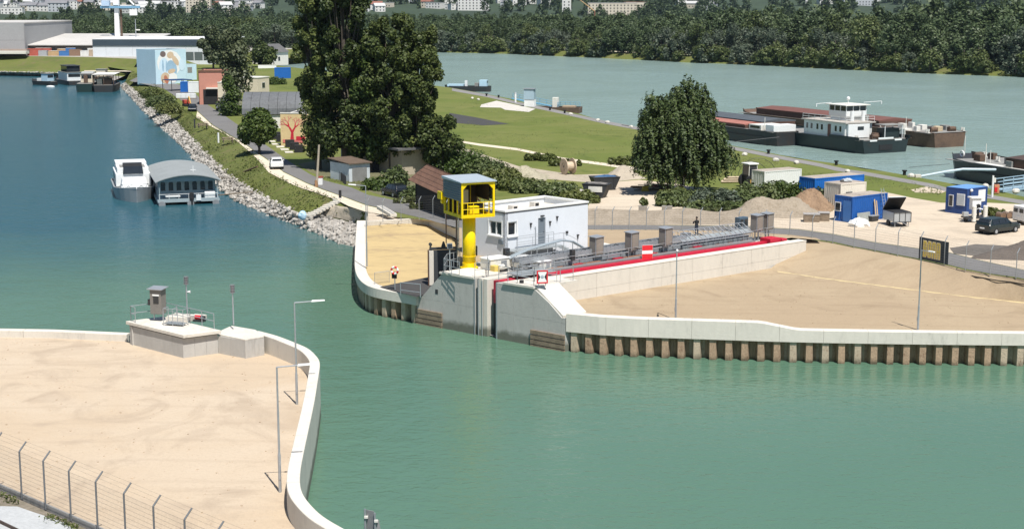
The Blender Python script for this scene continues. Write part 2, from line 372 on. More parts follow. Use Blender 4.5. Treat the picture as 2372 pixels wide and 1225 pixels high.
# ------------------------------------------------------------------ shore lines
water_l = PL([(842,585),(829,573),(787,565),(736,541),(696,522),(635,502),(559,472),(521,446),(480,402),(447,363),(402,319),(355,278),(334,257),(316,238),(300,221),(281,200)], WZ)
rock_l = PL([(860,528),(838,522),(785,508),(735,497),(703,497),(670,485),(625,464),(569,431),(541,416),(508,388),(473,353),(446,325),(415,289),(378,262),(347,243),(326,223),(305,206),(289,193)], -2.9)
bank_l = PL([(880,492),(845,488),(781,462),(731,444),(698,434),(660,418),(622,397),(605,377),(585,356),(551,327),(522,309),(483,288),(454,270),(425,254),(399,231),(378,210),(352,190),(331,180),(318,172),(306,165)], LZ0)
river_top = GL([(2900,575),(2600,505),(2372,456),(2292,437),(2214,429),(2122,410),(2025,393),(1943,380),(1842,366),(1776,353),(1698,338),(1590,318),(1472,296),(1404,283),(1342,264),(1245,247),(1192,231),(1136,220),(1047,204),(850,178),(690,158),(560,142),(480,131),(450,104)])
fence_px = [(2372,648),(2353,644),(2293,636),(2236,626),(2187,613),(2132,602),(2079,592),(2027,582),(1977,573),(1929,563),(1881,556),(1829,549),(1700,541),(1540,538),(1378,537),(1200,534),(1060,530),(1032,517)]
fence_l = GL([(2900,790)] + fence_px)
gravel_l = [PG(1003,510), PG(960,507), PG(915,503), PG(880,492)]
# the flat top of the spit
land_poly = bank_l + [Vector((-160,560,0)), Vector((-1500,600,0)), Vector((-1500,1100,0)), Vector((-260,1100,0))] + river_top[::-1] + [Vector((140,112,0)), Vector((120,100,0))] + fence_l[1:] + gravel_l
draped('land', land_poly, 0.0, M_grass)
def loft_strip(name, A, B, n, m, sub=4, jit=0.0, sag=0.0):
    a = resample(A, n); b = resample(B, n); v = []; f = []
    for i in range(n):
        for j in range(sub+1):
            k = j/sub; q = a[i].lerp(b[i], k); e = jit if 0 < j < sub else 0
            v.append((q.x+rnd(-e,e), q.y+rnd(-e,e), q.z+rnd(-e,e)*0.5 + sag*math.sin(math.pi*k)))
    for i in range(n-1):
        for j in range(sub):
            f.append((i*(sub+1)+j, (i+1)*(sub+1)+j, (i+1)*(sub+1)+j+1, i*(sub+1)+j+1))
    mb = MB(); mb.add(v, f); o = mb.build(name, m, kind='structure', smooth=True, fix=False); 
    if o.data.polygons[0].normal.z < 0: o.data.flip_normals()
    return o
wet = [Vector((q.x-3, q.y-1, -7)) for q in resample(water_l, 40)]
M_rubble = mat('rubble_base', (0.30,0.28,0.25), 0.95, 0.3, 0.9, 1.0, col2=(0.17,0.155,0.14), bscale=3)
rb = loft_strip('rubble_shore', water_l, rock_l, 140, M_rubble, 4, 0.15)
loft_strip('harbour_bed_slope', wet, water_l, 60, M_rubble, 1)
loft_strip('bank', rock_l, bank_l, 160, M_bank, 6, 0.12, 0.25)
loft_strip('gravel_slope', [q+Vector((0,0,0.12)) for q in rock_l[:4]], [q+Vector((0,0,0.1)) for q in bank_l[:2]]+[bank_l[2].lerp(rock_l[3],0.45)+Vector((0,0,0.2))], 24, M_soil if False else mat('slope_gravel',(0.44,0.375,0.285),0.95,0.15,0.4,0.6,col2=(0.15,0.15,0.07),amt=0.2), 5, 0.12, 0.38)
rw = [Vector((q.x+6.5, q.y+7.5, -6.0)) for q in river_top]
loft_strip('river_bank', river_top, rw, 80, M_bank, 3, 0.1)
# basin end: stone edge, low meadow, dike with the upper yard on top
be_w = PL([(-500,170),(-250,172),(0,174.5),(95,176),(200,179),(262,188)], WZ)
be_s = PL([(-500,163),(-250,165),(0,167),(95,169),(220,171),(285,178)], -2.7)
be_f = PL([(-500,157),(-250,159),(0,161),(100,162),(210,164),(306,165.5)], -2.4)
be_c = PL([(-500,127),(-250,128),(0,130),(100,131),(220,133),(322,137)], 1.5)
loft_strip('basin_edge', [Vector((q.x, q.y-3, -7)) for q in be_w], be_w, 20, M_rubble, 1)
loft_strip('basin_shore', be_w, be_s, 60, M_rubble, 3, 0.12)
loft_strip('meadow', be_s, be_f, 40, M_grass, 2)
loft_strip('dike', be_f, be_c, 60, M_bank, 5, 0.2)
M_yardgrey = mat('yard_grey', (0.36,0.34,0.30), 0.95, 0.15, 0.1)
sheet('upper_yard', [(q.x,q.y) for q in be_c] + [(-60,700),(-1200,700)], 1.5, M_yardgrey)
loft_strip('yard_slope', [be_c[-1], Vector((-60,700,1.5))], [be_c[-1]+Vector((7,-3,-2.75)), Vector((-50,700,-1.25))], 10, M_bank, 2)

# ------------------------------------------------------------------ water
M_harb = watermat('harbour_water', (0.080,0.160,0.108), 0.2, 1.3, 0.062, (0.092,0.174,0.118), (-0.45,0.89,122.0,178.0,(0.020,0.086,0.112)))  # last colour: blue sky reflection painted into the far basin water
M_riv = watermat('river_water', (0.235,0.325,0.30), 0.18, 0.9, 0.10, (0.255,0.345,0.318))
spine = [Vector((400,60,0)), Vector((110,140,0)), Vector((40,160,0)), Vector((-5,190,0)), Vector((-40,300,0)), Vector((-70,420,0)), Vector((-160,640,0)), Vector((-400,1300,0))]
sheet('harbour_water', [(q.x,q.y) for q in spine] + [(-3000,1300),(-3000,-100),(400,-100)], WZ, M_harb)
sheet('river_water', [(q.x,q.y) for q in spine] + [(3500,1300),(3500,60)], WZ, M_riv)

# ------------------------------------------------------------------ overlays on the spit: road, path, yards
road_near = [(300,188),(380,206),(430,240),(457,257),(493,290),(525,309),(561,328),(590,350),(618,368),(657,398),(711,424),(749,439),(800,457),(830,468),(872,480),(914,491),(980,506),(1025,519),(1060,528),(1200,532),(1378,535),(1540,536),(1700,539),(1829,547),(1881,554),(1929,560),(1977,571),(2027,580),(2079,590),(2132,600),(2187,611),(2236,623),(2293,634),(2353,642),(2372,646),(2700,716)]
road_far = [(2700,672),(2372,626),(2268,603),(2200,586),(2132,577),(2026,562),(1929,543),(1850,532),(1700,524),(1500,522),(1365,522),(1200,518),(1060,500),(1018,490),(982,481),(935,468),(889,459),(853,452),(815,435),(743,416),(718,404),(666,372),(621,340),(560,296),(520,268),(498,254),(470,236),(457,222),(440,205),(400,192),(320,178)]
draped('road', GL(road_near) + GL(road_far), 0.02, M_road)
verge = [(454,272),(483,290),(522,311),(551,329),(585,358),(605,379),(622,399),(660,420),(698,436),(731,446),(781,464),(845,490),(915,502),(912,493),(872,481.5),(830,469.5),(800,458),(749,440.5),(711,425.5),(657,399.5),(618,370),(590,351.5),(561,329.5),(525,310.5),(493,291.5),(457,258.5)]
draped('gravel_verge', GL(verge), 0.008, M_path)
yard = [(1366,521),(1362,478),(1385,440),(1400,424),(1480,417),(1560,425),(1640,440),(1700,475),(1800,500),(1900,505),(1960,470),(2050,445),(2110,458),(2180,470),(2290,470),(2372,474),(2800,560),(2700,671),(2372,625),(2268,602),(2200,585),(2132,576),(2026,561),(1929,542),(1850,531),(1700,523),(1500,521)]
draped('gravel_yard', GL(yard), 0.012, M_gravel)
trackp = [(1052,328),(1110,338),(1200,349),(1300,371),(1400,384),(1500,398),(1560,410),(1560,403),(1500,391),(1400,378),(1300,365),(1200,344),(1110,333),(1052,324)]
draped('track', GL(trackp), 0.016, M_path)
rp = [(1047,211),(1130,226),(1200,243),(1290,262),(1400,287),(1480,302),(1600,328),(1700,348),(1800,368),(1900,387),(2000,406),(2100,424),(2200,446),(2300,462),(2372,474)]
rp2 = [(a, b-6-(b-211)*0.012) for a, b in rp]
M_rpath = mat('river_path', (0.22,0.21,0.20), 0.9, 0.12, 0.3)
draped('riverside_path', GL(rp) + GL(rp2[::-1]), 0.02, M_rpath)
M_slab = mat('concrete_apron', (0.52,0.49,0.44), 0.9, 0.1, 0.3)
draped('concrete_apron', GL([(1115,243),(1150,234),(1240,253),(1225,260),(1170,255),(1160,250),(1112,249)]), 0.024, M_slab)
draped('asphalt_patch', GL([(1040,262),(1100,272),(1180,288),(1120,291),(1050,285)]), 0.014, M_dasph)
draped('bare_ground', GL([(2110,440),(2160,430),(2195,442),(2180,448),(2120,446)]), 0.012, M_gravel)
draped('dark_patch', GL([(2200,575),(2260,566),(2372,572),(2500,600),(2372,604),(2270,594),(2210,588)]), 0.03, mat('dark_grit', (0.13,0.115,0.10), 0.95, 0.25, 0.3, 0.5))
draped('dirt_strip', GL([(1040,345),(1080,345),(1200,385),(1330,405),(1480,402),(1480,415),(1390,425),(1330,420),(1230,412),(1140,405),(1060,368)]), 0.006, mat('dry_dirt', (0.36,0.31,0.235), 0.95, 0.25, 0.3, 0.5, col2=(0.16,0.16,0.07), amt=0.3))
# garden ground below the poplars
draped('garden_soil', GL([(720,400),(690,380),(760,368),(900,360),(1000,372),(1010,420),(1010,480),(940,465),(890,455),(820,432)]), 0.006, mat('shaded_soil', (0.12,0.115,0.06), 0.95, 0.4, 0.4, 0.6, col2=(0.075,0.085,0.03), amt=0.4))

# ------------------------------------------------------------------ far bank and hills
fb_w = PL([(-1500,86),(-600,92),(0,100),(400,108),(700,114),(1022,122),(1186,125.5),(1295,131),(1375,134),(1428,137),(1502,140),(1600,146),(1700,149),(1861,157),(2122,170),(2372,179),(2800,196),(3400,222)], WZ)
fb_t = [q + Vector((0, 9, 2.3)) for q in fb_w]
loft_strip('far_shore', fb_w, fb_t, 120, M_bank, 2, 0.1)
M_mead = mat('far_meadow', (0.10,0.12,0.045), 0.95, 0.25, 0.02, col2=(0.05,0.07,0.025))
sheet('far_bank', [(q.x,q.y) for q in fb_t] + [(3500,1600),(-3500,1600)], WZ+2.3, M_mead)
loft_strip('tow_path', [q + Vector((0,14,0.03)) for q in fb_t], [q + Vector((0,22,0.06)) for q in fb_t], 40, M_path, 1)
M_hill = mat('wooded_hill', (0.035,0.055,0.028), 0.95, 0.35, 0.012, 1.0, col2=(0.020,0.034,0.02), bscale=0.08, fine=14, amt=0.5)
def hz(x, y):
    k = max(0.0, y - 1450)
    z = -1.9 + 0.032*k + 0.000055*k*k
    return z + 5*math.sin(x*0.011+1.3)*min(1,k/500) + 9*math.sin(x*0.004-0.4+y*0.002)*min(1,k/700)
nx, ny = 150, 60; v = []; f = []
for j in range(ny):
    y = 1430 + 3800*(j/(ny-1))**1.5
    for i in range(nx):
        x = (-0.75 + 1.5*i/(nx-1))*y; v.append((x, y, hz(x,y) + rnd(-1.2,1.2)*min(1,j/6)))
for j in range(ny-1):
    for i in range(nx-1): a = j*nx+i; f.append((a,a+1,a+nx+1,a+nx))
MB().add(v,f).build('hills', M_hill, kind='structure', smooth=True, fix=False)
# ------------------------------------------------------------------ right quay: cap wall of joined segments on sheet piles
def wall_run(parent, line, thick, z0, ztop, m, name='wall_segment', seglen=3.2, gap=0.015):
    """wall along a polyline (outer face), cut into segments with open joints; ztop(i_frac) -> top height"""
    pts = resample(line, max(8, int(sum((b-a).length for a, b in zip(line[:-1], line[1:]))/0.5)))
    inn = offset(pts, thick); n = len(pts); step = max(2, int(seglen/0.5)); i = 0; out = []
    while i < n-1:
        j = min(n-1, i+step)
        if n-1-j < step*0.4: j = n-1
        mb = MB(); rings = []
        for k in range(i, j+1):
            o, q = pts[k], inn[k]; zt = ztop(k/(n-1))
            if k == i and i > 0: d = (pts[k+1]-o).normalized()*gap; o = o+d; q = q+d
            rings.append([(o.x,o.y,z0),(o.x,o.y,zt-0.03),(o.x+(q.x-o.x)*0.04,o.y+(q.y-o.y)*0.04,zt),(q.x-(q.x-o.x)*0.04,q.y-(q.y-o.y)*0.04,zt),(q.x,q.y,zt-0.03),(q.x,q.y,z0)])
        mb.loft(rings); out.append(mb.build(name, m, parent, world=True)); i = j
    return out
def pile_mesh(h, pitch=1.12, depth=0.62):
    a = pitch/2; w1 = pitch*0.20; w2 = pitch*0.27; t = 0.03
    prof = [(-a,depth),(-w2-0.06,depth),(-w1,0),(w1,0),(w2+0.06,depth),(a,depth)]
    mb = MB(); f = [(x,y,0) for x,y in prof] + [(x,y+t,0) for x,y in prof[::-1]]
    mb.extr([(x,y,-h) for x,y,_ in f], (0,0,h)); return mb
def pile_row(parent, line, z0, z1, mats, pitch=1.12):
    L = sum((b-a).length for a, b in zip(line[:-1], line[1:])); n = int(L/pitch); pts = resample(line, n*2+1)
    mes = [pile_mesh(z1-z0, pitch*0.995).mesh('sheet_pile', m) for m in mats]
    inv = parent.matrix_basis.inverted()
    for i in range(n):
        a, c, b = pts[2*i], pts[2*i+1], pts[2*i+2]; d = (b-a); an = math.atan2(d.y, d.x)
        o = bpy.data.objects.new('sheet_pile', random.choice(mes)); COL.objects.link(o); o.parent = parent
        o.matrix_basis = inv @ Matrix.Translation((c.x,c.y,z1)) @ Matrix.Rotation(an,4,'Z')
def fender(parent, a, b, z0, z1, n, nrm, m=None):
    h = (z1-z0)/n
    for i in range(n):
        mb = MB(); d = Vector(nrm)*0.14; zz = z0+i*h
        p = [Vector((a.x,a.y,zz+0.03)), Vector((b.x,b.y,zz+0.03)), Vector((b.x,b.y,zz+h-0.05)), Vector((a.x,a.y,zz+h-0.05))]
        mb.extr(p, d); mb.build('fender_board', m or M_wood, parent, world=True)

qr = PL([(1312,814),(1418,825),(1611,832),(1832,840),(2100,845),(2372,848),(2800,853)], WZ)
qr = smooth_line(qr, 1)
rq = T('quay_wall', 'pale concrete quay cap on rusty steel sheet piles below the wide tan slope', 'quay wall', (qr[0].x, qr[0].y, WZ))
capL = offset(qr, -0.10)
Lr = sum((b-a).length for a, b in zip(qr[:-1], qr[1:]))
def zt_r(t):
    x = t*Lr; k = min(1, max(0, (x-14.0)/2.6)); return -1.15*(1-k) + -1.62*k
wall_run(rq, capL, 0.75, -2.5, zt_r, M_conc_w, 'cap_segment', 3.0)
pile_row(rq, offset(qr, 0.02), -7.0, -2.45, [M_rust, M_rust, M_pale_pile])
# tan platform behind the right quay, and the bank that rises to the fence
GA = P(1290,645,0.25); GB = P(1868,558,0.25)
u = (GB-GA); GLEN = u.length; u = u.normalized(); vv = Vector((-u.y, u.x, 0))
def G(a, b, z=0.0): return Vector((GA.x + u.x*a + vv.x*b, GA.y + u.y*a + vv.y*b, z))
inner = offset(qr, 0.60)
crease = PL([(1800,628),(1900,643),(2000,656),(2120,671),(2220,684),(2372,700),(2700,745)], -1.68)
plat = [(q.x,q.y) for q in inner] + [(q.x,q.y) for q in crease[::-1]] + [(G(GLEN*0.9,0.1).x, G(GLEN*0.9,0.1).y), (G(-4.5,0.1).x, G(-4.5,0.1).y)]
sheet('quay_platform', plat, -1.68, M_tanb)
fl2 = [PG(1868,553)] + GL([(1881,556),(1929,563),(1977,573),(2027,582),(2079,592),(2132,602),(2187,613),(2236,626),(2293,636),(2372,648),(2700,716)])
loft_strip('embankment', [crease[0]-Vector((0.6,-0.6,0))] + crease, [q+Vector((0,0,0.0)) for q in fl2], 60, M_tanb, 4, 0.05)
M_straw = mat('pale_straw_mulch', (0.55,0.44,0.24), 0.95, 0.12, 0.6)

# ------------------------------------------------------------------ left rear quay beside the gate
ql = smooth_line(PL([(831,578),(827,640),(826,680),(833,703),(848,720),(869,730),(912,739),(955,747),(968,750)], WZ), 2)
lq = T('quay_wall', 'curved concrete quay cap on dark sheet piles beside the yellow hoist tower', 'quay wall', (ql[-1].x, ql[-1].y, WZ))
wall_run(lq, offset(ql, -0.15), 0.98, -2.5, lambda t: -1.0-0.72*min(1,t*1.7), M_conc_w, 'cap_segment', 3.0)
pile_row(lq, offset(ql, 0.02), -7.0, -2.45, [M_pale_pile, M_rust, M_pale_pile])
lin = offset(ql, 0.8)
lb = [P(850,518,-0.75), P(900,514,-0.7), P(950,511,-0.65), P(990,510,-0.6), P(1030,522,-0.5), P(1062,533,-0.4)]
platl = resample(lin, 24); backl = resample([P(1000,700,-1.75), P(1130,648,-1.0), P(1062,533,-0.4)], 8)
v = []; f = []
cols = 12; la = resample(lin, 30); ra = resample([lb[0]] + lb[1:] + [P(1110,590,-0.5), P(1100,640,-1.2), P(1010,690,-1.75)], 30)
for i in range(30):
    for j in range(cols+1):
        q = la[i].lerp(ra[i], j/cols); z = -0.8*(1-i/29.0)+ -1.72*(i/29.0) if i < 29 else -1.72
        z = -1.72 + 0.95*max(0, 1-i/14.0)
        v.append((q.x, q.y, z))
for i in range(29):
    for j in range(cols): a = i*(cols+1)+j; f.append((a, a+1, a+cols+2, a+cols+1))
o = MB().add(v,f).build('basin_platform', M_tanb, kind='structure', smooth=True, fix=True)
if o.data.polygons[0].normal.z < 0: o.data.flip_normals()
M_strawsoil = mat('straw_soil', (0.46,0.345,0.17), 0.95, 0.15, 0.25, 0.5, col2=(0.30,0.22,0.13), amt=0.45, stretch=(0.5,1.8,1))
o.data.materials[0] = M_strawsoil
# low kerb at its back and gravel fan up to the road
kb = T('kerb_wall', 'low pale concrete kerb at the back of the straw covered basin platform', 'kerb', (lb[0].x, lb[0].y, -0.8))
wall_run(kb, [q + Vector((0,0,0)) for q in lb], 0.3, -1.3, lambda t: -0.55+0.25*t, M_conc_w, 'kerb_segment', 4.0)
loft_strip('gravel_fan', [q+Vector((0,0.3,0.0)) for q in lb], [PG(850,487), PG(880,493), PG(915,503), PG(960,506), PG(1003,510), PG(1040,524)], 20, M_gravel, 3, 0.08)

# ------------------------------------------------------------------ near platform (lower left) with its parapet
lo = [(302,772),(420,776),(560,770),(600,766),(643,777),(686,794),(715,806),(734,824),(742,838),(739,862),(729,927),(715,993),(705,1039),(696,1084),(694,1118),(700,1142),(715,1163),(743,1192),(786,1218),(840,1246),(960,1300),(1100,1350)]
lo3 = smooth_line(PL(lo[3:], -0.8), 2)
pw = T('parapet_wall', 'curved pale concrete parapet round the near tan platform above the green channel', 'wall', (lo3[0].x, lo3[0].y, WZ))
joints = []
lo3r = lo3[::-1]          # run so that the land lies on the left
segs = wall_run(pw, lo3r, 0.62, -6.5, lambda t: -0.8, M_conc_w, 'wall_panel', 7.5, 0.03)
li = offset(lo3, -0.60)
bk = PL([(-400,757),(0,762),(120,764),(302,772)], -1.55)
bw = T('parapet_wall', 'straight low concrete wall edge between near tan platform and the blue basin', 'wall', (bk[2].x, bk[2].y, WZ))
wall_run(bw, bk[::-1], 0.6, -6.5, lambda t: -1.50, M_conc_w, 'wall_panel', 7.5, 0.03)
bki = offset(bk, -0.5)
pn = [(q.x,q.y) for q in bki] + [(P(430,800,-2).x, P(430,800,-2).y)] + [(q.x,q.y) for q in li] + [(q[0],q[1]) for q in XY([(1080,1420),(800,1500),(600,1430),(430,1345)], -2.0)]
fenA = P(-420,990,-2.0); 
pn += XY([(230,1300),(60,1205),(-40,1150),(-500,900)], -2.0)
sheet('near_platform', pn, -2.0, M_tan)

# straw strip along the crease, cable along the fence foot, loose stones on the tan ground
random.seed(6); a_ = resample(crease[:6], 40); f1 = [q+Vector((0,-0.1-0.5*random.random(),0)) for q in a_]; f2 = [q+Vector((0,0.1+0.25*random.random(),0)) for q in a_]
sheet('straw_strip', [(q.x,q.y) for q in f1] + [(q.x,q.y) for q in f2[::-1]], -1.674, M_straw)
t = T('ground_cable', 'black cable lying along the foot of the road fence', 'cable', fl2[1]); cp = [q+Vector((rnd(-.1,.1),-0.55+rnd(-.25,.2),-0.28)) for q in resample(fl2[:-1], 40)]; mb = MB(); mb.tube(cp,0.045,5); mb.build('cable_run', M_black, t, world=True)
def pebbles(name, lab, poly, z, n, r0, r1, m):
    mb = MB(); xs = [q[0] for q in poly]; ys = [q[1] for q in poly]; k = 0; tries = 0
    while k < n and tries < n*30:
        tries += 1; x = rnd(min(xs),max(xs)); y = rnd(min(ys),max(ys)); ins = False; j = len(poly)-1
        for i in range(len(poly)):
            if (poly[i][1] > y) != (poly[j][1] > y) and x < (poly[j][0]-poly[i][0])*(y-poly[i][1])/(poly[j][1]-poly[i][1])+poly[i][0]: ins = not ins
            j = i
        if not ins: continue
        r_ = r0+(r1-r0)*random.random()**3; mb.sph((x,y,z+r_*0.3),r_,5,3,(1,rnd(.7,1.2),0.6),0.2); k += 1
    mb.build(name, m, kind='stuff', fix=False, label=lab, cat='stones')
pebbles('loose_stones', 'small loose stones scattered on the near tan platform', pn, -2.0, 1100, 0.02, 0.07, M_tan)
pebbles('loose_stones', 'small loose stones scattered on the wide tan quay platform', plat, -1.68, 450, 0.02, 0.06, M_tanb)
# ------------------------------------------------------------------ helpers for steelwork
def railing(parent, pts, h=1.05, sp=1.5, r=0.028, m=None, name='railing', rails=(1.0, 0.52), world=True):
    mb = MB(); m = m or M_galv
    for a, b in zip(pts[:-1], pts[1:]):
        a = Vector(a); b = Vector(b); n = max(1, int(round((b-a).length/sp)))
        for i in range(n+1):
            q = a.lerp(b, i/n); mb.cyl(q, q+Vector((0,0,h)), r, r, 5)
        for k in rails: mb.cyl(a+Vector((0,0,h*k)), b+Vector((0,0,h*k)), r, r, 5)
    return mb.build(name, m, parent, world=world)
def slab(parent, poly, z0, z1, m, name, bevel=0.0):
    mb = MB(); mb.prism([(q[0],q[1]) for q in poly], z0, z1); return mb.build(name, m, parent, world=True, bevel=bevel)

ZT = 0.30
# ------------------------------------------------------------------ left gate pier
def faceline(p0, p1): return lambda s, z: Vector((p0.x+(p1.x-p0.x)*s, p0.y+(p1.y-p0.y)*s, z))
fl0 = P(966,748.5,WZ); fl1 = P(1100,774.5,WZ); FLn = faceline(fl0, fl1)
nl = Vector((fl1.y-fl0.y, -(fl1.x-fl0.x), 0)).normalized()
if nl.dot(u) > 0: nl = -nl
lp = T('gate_pier', 'concrete gate pier with slanted shoulder under the yellow hoist tower', 'pier', (fl0.x, fl0.y, WZ))
def pier_panels(par, FLf, cells, depth, m):
    """formwork panels of a pier face: (s0,s1,zlow,ztop at s0,ztop at s1)"""
    for k, (s0, s1, zl, za, zb) in enumerate(cells):
        mb = MB(); g = 0.0012
        mb.extr([FLf(s0+g,zl), FLf(s1-g,zl), FLf(s1-g,-1.93), FLf(s0+g,-1.93)], u*depth); mb.build('face_panel', m, par, world=True)
        mb = MB(); mb.extr([FLf(s0+g,-1.918), FLf(s1-g,-1.918), FLf(s1-g,zb), FLf(s0+g,za)], u*depth); mb.build('face_panel', m, par, world=True)
pier_panels(lp, FLn, [(0.0,0.10,-7,-1.74,-1.74),(0.10,0.30,-7,-1.74,-0.55),(0.30,0.45,-7,-0.55,ZT),(0.45,0.72,-7,ZT,ZT),(0.72,1.0,-7,ZT,ZT)], 2.9, M_conc)
mb = MB(); mb.extr([FLn(0.42,ZT+0.01), FLn(1.0,ZT+0.01), FLn(1.0,ZT+0.16), FLn(0.42,ZT+0.16)], u*3.0); 
mb.v = [tuple(Vector(q)-u*0.12) for q in mb.v]; mb.build('top_slab', M_conc_w, lp, world=True)
mb = MB(); mb.extr([FLn(1.004,-7), FLn(1.06,-7), FLn(1.06,ZT-0.02), FLn(1.004,ZT-0.02)], u*0.9); mb.v = [tuple(Vector(q)+u*0.25) for q in mb.v]; mb.build('seal_strip', M_black, lp, world=True)
mb = MB(); mb.extr([FLn(1.065,-7), FLn(1.12,-7), FLn(1.12,ZT+0.12), FLn(1.065,ZT+0.12)], u*2.6); mb.build('guide_column', M_conc_w, lp, world=True)
mb = MB(); mb.extr([FLn(1.13,-7), FLn(1.19,-7), FLn(1.19,ZT+0.1), FLn(1.13,ZT+0.1)], u*2.5); mb.v = [tuple(Vector(q)+u*0.08) for q in mb.v]; mb.build('guide_column', M_conc_w, lp, world=True)
for s in (1.0, 1.063, 1.125):
    mb = MB(); mb.extr([FLn(s-0.006,-7), FLn(s+0.006,-7), FLn(s+0.006,ZT), FLn(s-0.006,ZT)], nl*0.05); mb.build('steel_edge', M_galv, lp, world=True)
fender(lp, FLn(0.0,0)+nl*0.004, FLn(0.45,0)+nl*0.004, -4.6, -2.75, 5, nl)
mb = MB(); mb.extr([FLn(0.33,-1.35), FLn(0.375,-1.35), FLn(0.375,-1.0), FLn(0.33,-1.0)], nl*0.02); mb.build('water_mark', M_dsteel, lp, world=True)
# dark asphalt apron behind the pier shoulder
dp = [P(880,664,-1.66), P(965,688,-1.66), FLn(0.1,-1.66), FLn(0.1,-1.66)+u*3.0, P(1000,640,-1.66)]
sheet('asphalt_apron', [(q.x,q.y) for q in dp], -1.655, M_dasph)

# ------------------------------------------------------------------ right gate pier
fr0 = P(1149,784,WZ); fr1 = P(1309,814,WZ); FRn = faceline(fr0, fr1)
nr = Vector((fr1.y-fr0.y, -(fr1.x-fr0.x), 0)).normalized()
if nr.dot(u) > 0: nr = -nr
rp_ = T('gate_pier', 'concrete gate pier with pale sloping top beside the red square sign', 'pier', (fr0.x, fr0.y, WZ))
pier_panels(rp_, FRn, [(0.0,0.26,-7,ZT,ZT),(0.26,0.55,-7,ZT,ZT),(0.55,0.76,-7,ZT,-0.55),(0.76,0.95,-7,-0.55,-1.55),(0.95,1.0,-7,-1.55,-1.55)], 2.3, M_conc)
mb = MB(); mb.extr([FRn(0.12,ZT+0.01), FRn(0.57,ZT+0.01), FRn(0.57,ZT+0.17), FRn(0.12,ZT+0.17)], u*4.3); mb.v = [tuple(Vector(q)-u*0.14) for q in mb.v]; mb.build('top_slab', M_conc_w, rp_, world=True)
mb = MB(); mb.extr([FRn(0.565,ZT+0.02), FRn(0.955,-1.53), FRn(0.955,-1.38), FRn(0.565,ZT+0.17)], u*2.25); mb.v = [tuple(Vector(q)+u*0.1) for q in mb.v]; mb.build('sloping_slab', M_conc_w, rp_, world=True)
fender(rp_, FRn(0.52,0)+nr*0.004, FRn(1.0,0)+nr*0.004, -4.6, -2.75, 5, nr)
mb = MB(); mb.extr([FRn(0.002,-7), FRn(0.02,-7), FRn(0.02,ZT), FRn(0.002,ZT)], nr*0.03); mb.build('steel_edge', M_galv, rp_, world=True)
mb = MB(); mb.extr([FRn(0.30,ZT+0.18), FRn(0.335,ZT+0.18), FRn(0.335,ZT+0.4), FRn(0.30,ZT+0.4)], u*0.2); mb.v = [tuple(Vector(q)+u*0.3) for q in mb.v]; mb.build('socket_box', M_dsteel, rp_, world=True)
railing(rp_, [FRn(0.02,ZT+0.17)+u*0.15, FRn(0.30,ZT+0.17)+u*0.1, FRn(0.54,ZT+0.17)+u*0.1, FRn(0.56,ZT+0.17)+u*3.8], 1.1, 1.2)
railing(rp_, [FRn(0.10,ZT+0.17)+u*1.4, FRn(0.34,ZT+0.17)+u*1.5, FRn(0.50,ZT+0.17)+u*2.6], 1.1, 1.1)

# ------------------------------------------------------------------ long chamber wall in front of the gate, concrete deck behind it
cw = T('chamber_wall', 'long white concrete wall along the red gate above the tan slope', 'wall', G(0,0,-1.7))
nseg = 9
for i in range(nseg):
    a0 = -3.0 + (GLEN+3.0)*i/nseg; a1 = -3.0 + (GLEN+3.0)*(i+1)/nseg - 0.02
    for (z0, z1) in ((-3.0,-0.98),(-0.965,ZT-0.05)):
        zc = z0
        mb = MB(); mb.hexa([G(a0,0,z0),G(a1,0,z0),G(a1,0.9,z0),G(a0,0.9,z0),G(a0,0,z1),G(a1,0,z1),G(a1,0.9,z1),G(a0,0.9,z1)]); mb.build('wall_panel', M_conc_w, cw, world=True)
mb = MB(); mb.hexa([G(-3,-0.03,ZT-0.045),G(GLEN,-0.03,ZT-0.045),G(GLEN,0.92,ZT-0.045),G(-3,0.92,ZT-0.045),G(-3,-0.02,ZT+0.0),G(GLEN,-0.02,ZT),G(GLEN,0.92,ZT),G(-3,0.92,ZT)]); mb.build('coping', M_conc_w, cw, world=True)
deckp = [G(-2.2,2.6), G(GLEN+1,2.6), G(GLEN+2.0,0.0), PG(1890,556), PG(1829,549), PG(1700,541), PG(1540,538), PG(1378,537), PG(1200,534), PG(1062,533), P(1062,560,0), P(1060,600,0.1), FLn(0.42,0.2)+u*2.8, FLn(1.0,0)+u*2.7]
sheet('gate_deck', [(q.x,q.y) for q in deckp], 0.12, M_tanb)
slabp = [FLn(0.42,0)+u*2.7, FLn(1.12,0)+u*2.45, G(-2.3,2.5), G(26.8,2.5), G(26.8,5.9), G(11.6,5.9), G(11.6,8.9), G(2.5,8.7), G(-1.0,10.4)]
sheet('deck_slab', [(q.x,q.y) for q in slabp], 0.19, M_slab)
sheet('chamber_floor', [(q.x,q.y) for q in (G(-4.7,0.9),G(28,0.9),G(28,2.6),G(-4.7,2.6))], -3.9, M_conc_d)
mb = MB()
for (a0,a1,b0,b1,z0,z1) in ((-2.3,27.6,2.5,2.62,-6,0.24),(27.62,28.4,0.95,2.6,-6,0.2)):
    mb.hexa([G(a0,b0,z0),G(a1,b0,z0),G(a1,b1,z0),G(a0,b1,z0),G(a0,b0,z1),G(a1,b0,z1),G(a1,b1,z1),G(a0,b1,z1)])
mb.build('chamber_back', M_conc, cw, world=True)

